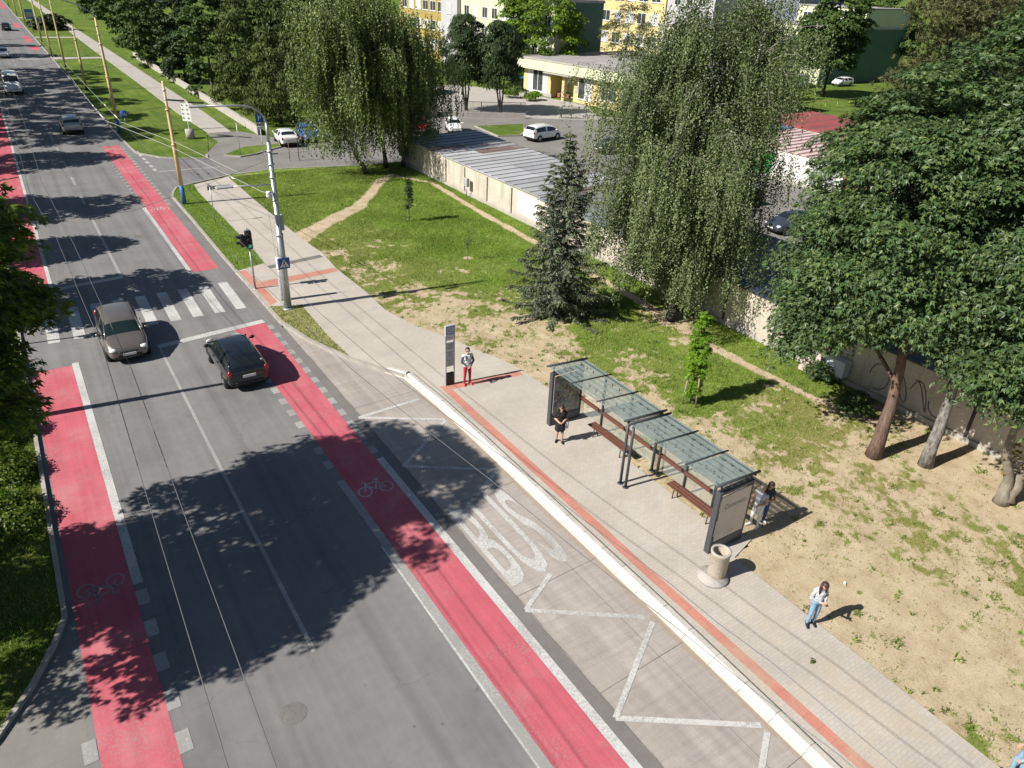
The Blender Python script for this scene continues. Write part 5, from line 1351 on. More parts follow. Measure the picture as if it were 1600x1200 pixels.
bench('brown wooden bench under the near shelter roof', 16.35, 11.8, 14.0); bench('brown wooden bench under the far shelter roof', 16.35, 16.2, 18.4)

# concrete litter bin
t = thing('litter_bin', 'round concrete litter bin with a flat collar in front of the shelter poster', 'litter bin', PVp(14.75, 10.25))
M_agg = basic('exposed_aggregate', (.40, .35, .28), .9, .3, 22, bmp=.5)
mb = MB(); mb.lathe([(.001, 0), (.46, 0), (.46, .07), (.001, .07)], (-.16, -.02, 0), 28); mb.build('base_plate', M_conc, t)
mb = MB(); mb.lathe([(.27, .07), (.275, .1), (.285, .88), (.30, .9), (.30, .93), (.235, .93), (.22, .6), (.2, .25), (.001, .25)], n=28); mb.build('drum', M_agg, t)
mb = MB(); mb.lathe([(.30, .931), (.305, .95), (.30, .97), (.225, .97), (.22, .931)], n=28); mb.build('rim', M_conc, t)
mb = MB(); mb.sphere((.03, .02, .3), .17, 10, 6, 0, (1, 1, .5)); mb.build('liner_bag', M_sign_white, t)

# ------------------------------------------------------------------ garages
def roof_mat(name, a, rust, amount):
    m, nt, b = new_mat(name)
    c = ramp(nt, noise_node(nt, .6, 5, .7, 'world', (.25, 1, 1)), [(.3, sc(a, .82)), (.7, sc(a, 1.15))])
    g = nn(nt, 'ShaderNodeNewGeometry'); sx = nn(nt, 'ShaderNodeSeparateXYZ'); nt.links.new(g.outputs['Position'], sx.inputs[0])
    wn = nn(nt, 'ShaderNodeTexWhiteNoise'); wn.noise_dimensions = '2D'
    cb = nn(nt, 'ShaderNodeCombineXYZ'); nt.links.new(math_n(nt, 'FLOOR', math_n(nt, 'DIVIDE', sx.outputs['Y'], 1.37)), cb.inputs[0]); nt.links.new(math_n(nt, 'FLOOR', math_n(nt, 'DIVIDE', sx.outputs['X'], 3.6)), cb.inputs[1])
    nt.links.new(cb.outputs[0], wn.inputs['Vector'])
    c = mixc(nt, c, ramp(nt, wn.outputs['Value'], [(0, .72), (.25, .92), (.8, 1.08), (1, 1.2)]), 1.0, 'MULTIPLY')
    c = mixc(nt, c, sc(rust, .9), ramp(nt, wn.outputs['Value'], [(.0, .75), (.07, .6), (.09, 0)]))
    c = mixc(nt, c, rust, ramp(nt, noise_node(nt, .35, 6, .75, 'world', (.35, 1, 1)), [(.56 - amount, 0), (.66 - amount, .85)]))
    c = mixc(nt, c, ramp(nt, noise_node(nt, 14, 4, .8), [(.3, .85), (.7, 1.1)]), 1.0, 'MULTIPLY')
    nt.links.new(c, b.inputs['Base Color']); b.inputs['Roughness'].default_value = .5; b.inputs['Metallic'].default_value = .15; return m
M_gwall = basic('garage_render', (.56, .50, .42), .85, .14, .7, fine=.18, bmp=.25)
def stain(m):
    nt = m.node_tree; b = nt.nodes['Principled BSDF']; c = b.inputs['Base Color'].links[0].from_socket
    c = mixc(nt, c, (.30, .26, .21), ramp(nt, noise_node(nt, 1.0, 5, .7, 'world', (1, 2.2, .25)), [(.52, 0), (.68, .65)]))
    c = mixc(nt, c, (.34, .27, .19), ramp(nt, math_n(nt, 'ADD', nn_z(nt), math_n(nt, 'MULTIPLY', noise_node(nt, 1.5, 5, .7), .8)), [(.55, .7), (.95, 0)]))
    nt.links.new(c, b.inputs['Base Color'])
def nn_z(nt):
    sx = nn(nt, 'ShaderNodeSeparateXYZ'); nt.links.new(nn(nt, 'ShaderNodeNewGeometry').outputs['Position'], sx.inputs[0]); return sx.outputs['Z']
stain(M_gwall)
M_navy_spray = basic('navy_spray', (.15, .14, .15), .7, .3, 5); M_slot = basic('dark_joint', (.05, .045, .04), .8, .2, 3)
def garage(label, x0, x1, y0, y1, h, rmat, slots, group, wmat=None, seam=.72, doors=None, extra=None):
    t = thing('garage_row', label, 'garages', (x0, y0, 0), 0, group); W, L = x1 - x0, y1 - y0
    mb = MB(); mb.box((W / 2, L / 2, h / 2), (W, L, h)); w_ = mb.build('wall', wmat or M_gwall, t)
    mb = MB(); zz = h + .004; vs = []
    mb.add([(-.1, -.02, zz), (W + .25, -.02, zz + .18), (W + .25, L + .02, zz + .18), (-.1, L + .02, zz), (-.1, -.02, zz + .07), (W + .25, -.02, zz + .25), (W + .25, L + .02, zz + .25), (-.1, L + .02, zz + .07)], [(4, 5, 6, 7), (3, 2, 1, 0), (0, 1, 5, 4), (1, 2, 6, 5), (2, 3, 7, 6), (3, 0, 4, 7)])
    y = .2
    while y < L:
        wob = random.uniform(-.04, .04)
        mb.add([(-.09, y, zz + .072), (W + .24, y + wob, zz + .252), (W + .24, y + .045 + wob, zz + .30), (-.09, y + .045, zz + .12), (W + .24, y + .07 + wob, zz + .252), (-.09, y + .07, zz + .072)], [(0, 1, 2, 3), (3, 2, 4, 5)], 1)
        y += seam * random.uniform(.93, 1.07)
    mb.build('roof', [rmat, M_conc_dark], t)
    for s_ in slots:
        mb = MB(); mb.box((-.012, s_ - y0, h * .53), (.03, .13, h * .80)); mb.build('joint_strip', M_slot, t)
    mb = MB(); mb.box((-.05, L / 2, .16), (.1, L - .1, .32)); mb.build('plinth', M_conc, t)
    if extra: extra(t)
    return t
M_roofA = roof_mat('sheet_roof_pale', (.44, .445, .455), (.22, .09, .05), -.02)
M_roofB = roof_mat('sheet_roof_mixed', (.27, .30, .34), (.24, .12, .08), .03)
M_roofC = roof_mat('sheet_roof_blue', (.065, .085, .13), (.14, .09, .06), .05)
M_banner = basic('white_panel', (.80, .77, .77), .6, .04, 2)
GG = 'garage rows by the lawn'
def gA(t):
    mb = MB(); mb.box((-.02, 1.35, 1.32), (.03, 2.9, 1.5)); mb.build('white_panel', M_banner, t)
    # sprayed scrawl near the corner
    mb = MB(); r_ = np.random.default_rng(4)
    for k in range(9):
        y = 18.4 + r_.random() * 2.6; z = .7 + r_.random() * .8; p = [(-.012, y + .3 * math.sin(k + a * 1.3), z + .4 * math.cos(a * 1.7 + k) * .6) for a in np.linspace(0, 3, 9)]
        mb.tube(p, .012, 4)
    mb.build('graffiti', M_conc_dark, t)
garage('pale-roofed garage row with a blank rendered back wall and a white panel', 29.35, 36.6, 40.6, 62.2, 2.3, M_roofA, [54.1, 51.0, 47.6, 44.2, 40.9], GG, extra=gA, seam=1.0)
garage('middle garage row with a patched grey roof behind the spruce and birch', 29.2, 36.4, 27.2, 40.5, 2.25, M_roofB, [37.4, 34.0, 30.6], GG)
def gC(t):
    # large painted letters on the shaded wall behind the maples
    mb = MB(); r_ = np.random.default_rng(9)
    for k in range(4):
        y0 = 21.2 - 2.0 - k * .9 + 1.2; p = [(-.012, y0 + .45 * math.cos(a), 1.1 + .6 * math.sin(a * (1 + .3 * (k % 3)))) for a in np.linspace(.4 * k, 5 + .4 * k, 14)]
        mb.tube(p, .022, 5)
    mb.build('graffiti', M_navy_spray, t)
garage('dark blue and rust roofed garage row behind the maples', 28.9, 36.2, -6, 27.1, 2.35, M_roofC, [23.2, 20.0, 16.8, 13.6, 10.4], GG, extra=gC)
# green box and meter box on the wall
t = thing('utility_box', 'green box on a leg at the corner of the garage wall by the slim birch', 'utility box', (29.0, 61.6, .05)); mb = MB(); mb.box((0, 0, 1.35), (.45, .6, .95), bev=.02); mb.build('cabinet', basic('green_paint', (.04, .22, .07), .5, .15, 4), t); mb = MB(); mb.cyl((0, .1, 0), (0, .1, .9), .05); mb.build('leg', M_conc_dark, t)
t = thing('meter_box', 'small grey meter box on a post in front of the garage wall', 'utility box', PVp(29.15, 50.4, .1)); mb = MB(); mb.box((0, 0, 1.15), (.25, .5, .65), bev=.03); mb.build('cabinet', M_grey_pt, t); mb = MB(); mb.cyl((0, 0, 0), (0, 0, .85), .045); mb.build('leg', M_steel, t)
t = thing('utility_cabinet', 'white and red scrawled cabinet with a brown lid at the garage wall', 'utility box', PVp(28.7, 17.45, .05)); mb = MB(); mb.box((0, 0, .7), (.62, 1.0, 1.35), bev=.02); mb.build('cabinet', basic('scrawled_paint', (.62, .48, .45), .6, .35, 2.5), t); mb = MB(); mb.box((0, 0, 1.41), (.74, 1.1, .06)); mb.build('lid', basic('brown_lid', (.16, .075, .05), .6, .2, 3), t)
mb = MB(); r_ = np.random.default_rng(2)
for k in range(5): mb.tube([(-.315, -.4 + .16 * k + .05 * math.sin(a * 3 + k), .5 + .12 * (k % 3) + .1 * a) for a in np.linspace(0, 3, 7)], .012, 4)
mb.build('graffiti', M_conc_dark, t)
t = thing('utility_cabinet', 'pale grey cabinet beside the scrawled one under the maple', 'utility box', PVp(28.75, 16.3, .05)); mb = MB(); mb.box((0, 0, .85), (.5, 1.0, .75), bev=.02); mb.build('cabinet', basic('pale_blue_grey', (.52, .56, .60), .5, .1, 3), t); mb = MB(); mb.cyl((0, -.3, 0), (0, -.3, .5), .05); mb.cyl((0, .3, 0), (0, .3, .5), .05); mb.build('leg', M_dsteel, t)

# second rows across the courtyard
def stripe_roof(name, a, b_, per, frac):
    m, nt, b = new_mat(name); g = nn(nt, 'ShaderNodeNewGeometry'); sx = nn(nt, 'ShaderNodeSeparateXYZ'); nt.links.new(g.outputs['Position'], sx.inputs[0])
    fr = math_n(nt, 'FRACT', math_n(nt, 'DIVIDE', sx.outputs['Y'], per))
    c = ramp(nt, fr, [(0, a), (frac - .04, a), (frac, b_), (.98, b_)])
    c = mixc(nt, c, ramp(nt, noise_node(nt, 1.2, 5, .7), [(.3, .85), (.7, 1.12)]), 1.0, 'MULTIPLY'); nt.links.new(c, b.inputs['Base Color']); b.inputs['Roughness'].default_value = .5; return m
M_striped = stripe_roof('striped_sheet_roof', (.62, .50, .47), (.26, .11, .10), .95, .62)
M_redroof = roof_mat('red_sheet_roof', (.36, .09, .08), (.30, .13, .11), -.1); M_blueroof = roof_mat('blue_sheet_roof', (.12, .24, .42), (.2, .3, .45), -.05)
M_whitew = basic('white_render', (.66, .64, .60), .8, .1, .8, fine=.1)
def gD(t):
    mb = MB(); mb.box((-.02, 25.0, 1.15), (.04, 3.4, 2.2)); mb.build('garage_door', basic('bright_green', (.02, .33, .06), .5, .12, 3), t)
    for k in range(6): mb = MB(); mb.box((-.02, 21.0 - k * 3.2, 1.1), (.04, 2.5, 2.1)); mb.build('garage_door', [M_whitew, M_grey_pt, basic('brown_door', (.2, .1, .06), .6, .2, 3)][k % 3], t)
GH = 'garage rows across the courtyard'
garage('garage row with a red and white striped roof and a bright green door', 57.8, 66.9, 21, 49.6, 2.6, M_striped, [], GH, M_whitew, 1.9, extra=gD)
garage('small garage with a blue roof at the end of the striped row', 58.2, 67.2, 49.7, 54.0, 2.7, M_blueroof, [], GH, M_whitew, 1.5)
garage('garage row with a plain red roof behind the striped one', 67.3, 76.5, 26, 55, 2.95, M_redroof, [], GH, M_whitew, 2.4)
# yellow pipe railing
t = thing('railing', 'yellow pipe railing along the lawn behind the striped garages', 'railing', (80, 69.6, 0)); mb = MB(); mb.tube([(0, 0, 1.0), (34, 1.0, 1.0)], .055, 8); mb.build('rail', basic('railing_yellow', (.62, .52, .12), .5, .1, 3), t)
for k in range(12): mb = MB(); mb.tube([(3 * k, 3 * k / 34, 0), (3 * k, 3 * k / 34, 1.0)], .05, 8); mb.build('post', bpy.data.materials['railing_yellow'], t)
# low walls and the school fence
t = MB(); t.box((0, 0, .4), (.3, 74, .8)); o = t.build('low_wall', M_conc, None, (21.6, 117, 0)); tag(o, 'low pale wall running behind the trees along the footpath', 'wall')
def fence(label, a, b_, h, base):
    t = thing('fence', label, 'fence', (a[0], a[1], 0), math.atan2(b_[1] - a[1], b_[0] - a[0]), 'dark bar fences of the school'); L = math.hypot(b_[0] - a[0], b_[1] - a[1])
    if base: mb = MB(); mb.box((L / 2, 0, base / 2), (L, .3, base)); mb.build('base_wall', M_conc, t)
    mb = MB(); n = int(L / .14)
    for k in range(n): mb.box((L * (k + .5) / n, 0, base + h / 2), (.025, .025, h))
    mb.box((L / 2, 0, base + h), (L, .05, .05)); mb.box((L / 2, 0, base + .12), (L, .05, .05)); mb.build('bars', M_dsteel, t)
    for k in range(int(L / 2.4) + 1): mb = MB(); mb.box((min(L, k * 2.4), 0, (base + h) / 2), (.08, .08, base + h + .1)); mb.build('post', M_dsteel, t)
fence('dark bar fence on a low concrete wall in front of the dark evergreens', (44.4, 82.9), (53.6, 78.4), 1.2, .6)
fence('short dark gate panel in front of the school entrance', (58.0, 76.9), (60.0, 75.6), 1.4, 0); fence('dark fence panel right of the gate with low pillars', (60.5, 75.2), (66, 70.5), 1.2, .4)
t = thing('utility_shed', 'small grey windowless block behind the weeping birches', 'shed', (42.6, 84.6, 0), R(-20)); mb = MB(); mb.box((0, 0, 1.5), (3.4, 3.0, 3.0)); mb.build('wall', M_conc_dark, t); mb = MB(); mb.box((0, 0, 3.07), (3.7, 3.3, .14)); mb.build('roof', M_conc, t)
t = thing('waste_container', 'dark container with a blue lid left of the school', 'bin', (68.6, 101.5, 0), R(10)); mb = MB(); mb.box((0, 0, .75), (2.0, 1.6, 1.3), bev=.08); mb.build('bin_body', M_black, t); mb = MB(); mb.box((0, 0, 1.46), (2.1, 1.7, .12), bev=.04); mb.build('lid', M_bluep, t)

# ------------------------------------------------------------------ buildings
M_wyel = basic('facade_yellow', (.64, .52, .25), .85, .06, .6, fine=.06); M_wgrn = basic('facade_pale_green', (.62, .64, .44), .85, .06, .6, fine=.06)
M_wochre_shade = basic('facade_ochre_shade', (.36, .27, .09), .85, .08, .6); M_wgrey = basic('facade_grey', (.46, .45, .46), .85, .06, .6); M_wdgrn = basic('facade_dark_green', (.085, .15, .115), .85, .08, .6)  # ochre made darker in its colour, standing in for shade on that end
M_wlgrn = basic('facade_lime', (.60, .62, .42), .85, .06, .6); M_wbgrey = basic('facade_blue_grey', (.20, .22, .27), .85, .06, .6)
M_froof = basic('flat_roof', (.34, .32, .31), .9, .2, .5, fine=.15); M_pane = basic('window_pane', (.045, .05, .055), .06, .3, 1.5, spec=.8); M_blind = basic('window_blind', (.55, .56, .57), .3, .1, 1.5)
def window(t, o, u, n_, w_, h_, pane=None, bars=1):
    """o: lower left corner, u: along the wall, n_: outward; frame proud, pane set in, sill"""
    o = np.array(o, float); u = np.array(u, float); n_ = np.array(n_, float); z = np.array([0, 0, 1.0])
    def bx(mb, a0, a1, z0, z1, d0, d1):
        c = [o + u * a + z * zz + n_ * d for a in (a0, a1) for zz in (z0, z1) for d in (d0, d1)]
        mb.add(c, [(0, 1, 3, 2), (4, 6, 7, 5), (0, 4, 5, 1), (2, 3, 7, 6), (0, 2, 6, 4), (1, 5, 7, 3)])
    f = MB(); e = .07
    bx(f, 0, w_, 0, e, 0, .06); bx(f, 0, w_, h_ - e, h_, 0, .06); bx(f, 0, e, e, h_ - e, 0, .06); bx(f, w_ - e, w_, e, h_ - e, 0, .06)
    for k in range(bars): x = w_ * (k + 1) / (bars + 1); bx(f, x - e / 2, x + e / 2, e, h_ - e, .004, .055)
    bx(f, -.06, w_ + .06, -.08, -.004, 0, .12)
    fo = f.build('window', M_sign_white, t)
    for k in range(bars + 1):
        x0 = w_ * k / (bars + 1) + e / 2; x1 = w_ * (k + 1) / (bars + 1) - e / 2
        p = MB(); bx(p, x0 + .002, x1 - .002, e, h_ - e, .008, .025); p.build('pane', pane if pane and not hasattr(pane, '__len__') else (pane[k % len(pane)] if pane else M_pane), fo)
    return fo
# school: local x along the front (towards the camera side), y into the building
fr_a = math.atan2(-16.4, 2.1)
t = thing('school_building', 'single-storey yellow school building with a pale green fascia and flat roof', 'building', (66.1, 97.2, 0), fr_a)
Lf, Df, hs = 31.0, 24.0, 4.9
mb = MB(); mb.box((2.4, Df / 2, 2.0), (5.9, Df, 4.0)) if False else None
mb.prism([(-.3, 0), (5.6, 0), (5.6, 2.2), (10.3, 2.2), (10.3, 0), (Lf, 0), (Lf, Df), (-.3, Df)], 0, 3.5); mb.build('wall', M_wyel, t)
mb = MB(); mb.prism([(-1.0, -.9), (Lf + .5, -.9), (Lf + .5, Df + .5), (-1.0, Df + .5)], 3.504, 4.85); mb.build('fascia', M_wgrn, t)
mb = MB(); mb.prism([(-.9, -.8), (Lf + .4, -.8), (Lf + .4, Df + .4), (-.9, Df + .4)], 4.854, 4.9); mb.strip([(-1.06, -.96), (Lf + .56, -.96)], .2, 4.8, 5.0, 1); mb.strip([(-1.06, Df + .5), (-1.06, -.76)], .2, 4.8, 5.0, 1); mb.build('roof', [M_froof, M_conc], t)
window(t, (.7, -.004, .55), (1, 0, 0), (0, -1, 0), 4.3, 2.85, [M_blind, M_pane, M_pane, M_blind], 3)
mb = MB(); mb.box((2.9, -.05, .25), (6.0, .1, .5)); mb.build('plinth', M_conc, t)
mb = MB(); mb.box((8.0, -.45, 3.38), (5.6, 1.7, .12)); mb.build('canopy', M_conc, t)
mb = MB(); mb.box((8.7, -.3, 1.65), (.5, .5, 3.3)); mb.build('column', M_wyel, t)
mb = MB(); mb.box((9.5, 2.17, 1.15), (1.3, .06, 2.3)); mb.build('door', M_black, t)
mb = MB(); mb.box((6.9, 2.18, 2.3), (1.1, .04, .7)); mb.build('notice_board', M_sign_white, t)
for q in range(3): mb = MB(); mb.box((6.1 + q * .9, 1.4, .3), (.7, .5, .6), bev=.05); mb.build('planter', basic('terracotta', (.28, .10, .07), .8, .2, 3) if q == 0 else bpy.data.materials['terracotta'], t)
window(t, (11.2, -.004, .6), (1, 0, 0), (0, -1, 0), 2.6, 2.7, [M_pane, M_blind], 1)
for q in range(4): window(t, (15.5 + q * 3.9, -.004, 1.0), (1, 0, 0), (0, -1, 0), 2.8, 1.9, None, 1)
mb = MB(); mb.box((10.9, -.03, 1.7), (.5, .04, .8)); mb.build('notice_board', M_conc, t)

def block(name, label, parts, group='housing blocks behind the school'):
    """parts: (x0,x1,y0,y1,z1,material,[window spec]) in world coordinates; first corner is the origin"""
    x0, y0 = parts[0][0], parts[0][2]
    t = thing(name, label, 'building', (x0, y0, 0), 0, group)
    for (a, b_, c, d, z1, m, wins) in parts:
        mb = MB(); mb.box(((a + b_) / 2 - x0, (c + d) / 2 - y0, z1 / 2), (b_ - a, d - c, z1)); mb.build('wall', m, t)
        mb = MB(); mb.box(((a + b_) / 2 - x0, (c + d) / 2 - y0, z1 + .104), (b_ - a + .3, d - c + .3, .2)); mb.build('roof', M_froof, t)
        for (face, s0, s1, n_, rows, w_, h_, z0, dz) in wins:
            for r_ in range(rows):
                for k in range(n_):
                    p = s0 + (s1 - s0) * (k + .5) / n_; pn = M_blind if random.random() < .35 else M_pane
                    if face == 'W': window(t, (a - x0 - .003, p + w_ / 2 - y0, z0 + dz * r_), (0, -1, 0), (-1, 0, 0), w_, h_, pn)
                    else: window(t, (p - w_ / 2 - x0, c - y0 - .003, z0 + dz * r_), (1, 0, 0), (0, -1, 0), w_, h_, pn)
    return t
block('housing_block', 'long pale green block with a shade-darkened ochre and a grey end section, left of the bright tree', [
    (73.5, 82.5, 100.5, 129.5, 12.1, M_wlgrn, [('W', 101, 129, 9, 3, 1.7, 1.7, 1.9, 3.3)]),
    (75.6, 82.52, 100.38, 100.47, 11.9, M_wdgrn, []),
    (72.7, 82.4, 129.6, 135.6, 12.6, M_wgrey, [('W', 130.5, 134.8, 1, 3, 1.7, 1.7, 1.9, 3.3)]),
    (73.9, 82.4, 135.7, 156, 12.1, M_wochre_shade, [('W', 136.5, 155, 6, 3, 2.2, 1.7, 1.9, 3.3)])])
block('housing_block', 'yellow block with grey and light green stair sections behind the school roof', [
    (94.5, 106, 99.2, 126, 15.5, M_wyel, [('W', 100, 125, 8, 4, 2.2, 1.7, 1.9, 3.4)]),
    (93.2, 105, 88.6, 99.1, 9.0, M_wlgrn, []),
    (94.6, 105, 88.7, 99.0, 16, M_wgrey, [('W', 90, 98, 3, 1, 1.4, 1.3, 12.0, 3)]),
    ])
block('flat_roofed_block', 'pale stepped block with a grey flat roof at the upper right', [
    (124, 134, 89, 119, 9.3, M_wlgrn, [('W', 91, 118, 9, 2, 1.8, 1.5, 2.4, 3.4)]),
    (134.1, 148, 89.1, 104, 12.2, M_wlgrn, [('W', 90, 103, 5, 1, 1.8, 1.2, 10.0, 3)]),
    (134.1, 148, 104.1, 119, 15.5, M_wbgrey, []),
    (124.1, 147.9, 88.88, 88.97, 8.9, M_wdgrn, [])])
# ------------------------------------------------------------------ cars
def car_paint(name, col, metal=.3, rough=.28):
    m, nt, b = new_mat(name)
    c = ramp(nt, noise_node(nt, 3, 4, .6, 'obj'), [(.3, sc(col, .93)), (.7, sc(col, 1.05))])
    nt.links.new(c, b.inputs['Base Color']); b.inputs['Metallic'].default_value = metal; b.inputs['Roughness'].default_value = rough
    b.inputs['Coat Weight'].default_value = .8; b.inputs['Coat Roughness'].default_value = .06
    return m
M_cglass = basic('car_glass', (.014, .018, .02), .05, .2, 3, spec=.9)
M_cglass2 = glass_mat('windscreen_glass', (.02, .035, .035), .62, .04)
M_lampw = basic('headlamp', (.75, .75, .74), .12, .08, 6, spec=.8); M_lampr = basic('tail_lamp', (.30, .012, .015), .15, .2, 6, spec=.8)
M_plate = basic('number_plate', (.72, .72, .72), .4, .05, 5); M_seat = basic('car_seat', (.03, .03, .034), .8, .2, 4)
# stations from tail to nose: x, top, belt, half width, half width of roof/hood edge, underside, cabin flag
# flag: '' body, 'r' rear window starts here, 's' side glass, 'p' pillar, 'w' windscreen starts here
HATCH = [(-2.12, .80, .72, .66, .58, .36, ''), (-2.08, .98, .88, .80, .70, .28, ''), (-1.98, 1.08, .95, .85, .72, .24, 'r'), (-1.66, 1.38, .97, .88, .64, .22, 's'), (-1.30, 1.46, .96, .89, .63, .22, 's'), (-.62, 1.50, .95, .89, .63, .2, 's'), (-.38, 1.50, .94, .89, .63, .2, 'p'), (-.30, 1.50, .94, .89, .63, .2, 's'), (.28, 1.47, .93, .89, .63, .2, 's'), (.50, 1.43, .93, .89, .65, .2, 'w'), (1.36, 1.0, .92, .88, .76, .2, ''), (1.46, .96, .90, .87, .74, .2, ''), (1.78, .88, .80, .83, .70, .22, ''), (2.05, .74, .66, .74, .60, .24, ''), (2.13, .58, .52, .62, .5, .3, '')]
def style(base, L=1.0, H=1.0, W=1.0): return [(s[0] * L, s[1] * H, s[2] * (1 + (H - 1) * .6), s[3] * W, s[4] * W, s[5], s[6]) for s in base]
MPV = [(-2.2, .85, .75, .70, .6, .36, ''), (-2.16, 1.05, .95, .84, .72, .28, ''), (-2.08, 1.15, 1.0, .88, .74, .24, 'r'), (-1.78, 1.52, 1.02, .90, .68, .22, 's'), (-1.3, 1.60, 1.0, .91, .66, .22, 's'), (-.55, 1.64, .99, .91, .66, .2, 's'), (-.35, 1.64, .98, .91, .66, .2, 'p'), (-.27, 1.64, .98, .91, .66, .2, 's'), (.4, 1.58, .97, .91, .66, .2, 's'), (.72, 1.50, .97, .91, .66, .2, 'w'), (1.50, 1.04, .96, .89, .74, .2, ''), (1.6, 1.0, .92, .88, .72, .2, ''), (1.95, .88, .8, .82, .68, .22, ''), (2.17, .72, .64, .72, .58, .24, ''), (2.23, .56, .5, .6, .5, .3, '')]
SEDAN = [(-2.25, .80, .70, .66, .58, .36, ''), (-2.2, .98, .86, .80, .70, .28, ''), (-2.05, 1.05, .93, .86, .74, .24, ''), (-1.72, 1.06, .95, .88, .72, .22, 'r'), (-1.05, 1.36, .95, .89, .62, .22, 's'), (-.7, 1.43, .95, .89, .61, .2, 's'), (-.38, 1.44, .94, .89, .61, .2, 'p'), (-.30, 1.44, .94, .89, .61, .2, 's'), (.3, 1.41, .93, .89, .61, .2, 's'), (.55, 1.37, .93, .89, .61, .2, 'w'), (1.25, 1.0, .92, .88, .72, .2, ''), (1.36, .97, .9, .87, .72, .2, ''), (1.85, .87, .79, .83, .7, .22, ''), (2.15, .73, .65, .74, .6, .24, ''), (2.24, .57, .51, .62, .5, .3, '')]
CITY = [(-1.72, .85, .75, .62, .54, .36, ''), (-1.68, 1.02, .9, .74, .64, .28, ''), (-1.6, 1.12, .98, .79, .68, .24, 'r'), (-1.32, 1.44, 1.0, .81, .60, .22, 's'), (-.9, 1.50, .98, .82, .60, .22, 's'), (-.42, 1.52, .97, .82, .60, .2, 's'), (-.26, 1.52, .97, .82, .60, .2, 'p'), (-.18, 1.52, .96, .82, .6, .2, 's'), (.25, 1.48, .96, .82, .60, .2, 's'), (.45, 1.42, .96, .82, .60, .2, 'w'), (1.12, 1.03, .94, .80, .66, .2, ''), (1.2, 1.0, .92, .79, .66, .2, ''), (1.5, .88, .8, .74, .6, .22, ''), (1.68, .73, .65, .64, .52, .24, ''), (1.74, .57, .52, .54, .44, .3, '')]
VAN = [(-2.75, .9, .8, .86, .82, .4, ''), (-2.72, 2.2, 1.25, .94, .82, .32, ''), (-2.6, 2.36, 1.28, .96, .84, .3, ''), (-1.2, 2.42, 1.28, .97, .85, .3, ''), (.4, 2.42, 1.26, .97, .85, .3, ''), (.52, 2.42, 1.26, .97, .85, .3, 's'), (1.2, 2.34, 1.24, .97, .83, .3, 's'), (1.42, 2.24, 1.22, .97, .82, .3, 'w'), (2.1, 1.38, 1.2, .95, .8, .3, ''), (2.2, 1.3, 1.14, .94, .78, .3, ''), (2.55, 1.08, .96, .88, .72, .3, ''), (2.74, .86, .76, .78, .64, .32, ''), (2.8, .66, .6, .68, .56, .36, '')]
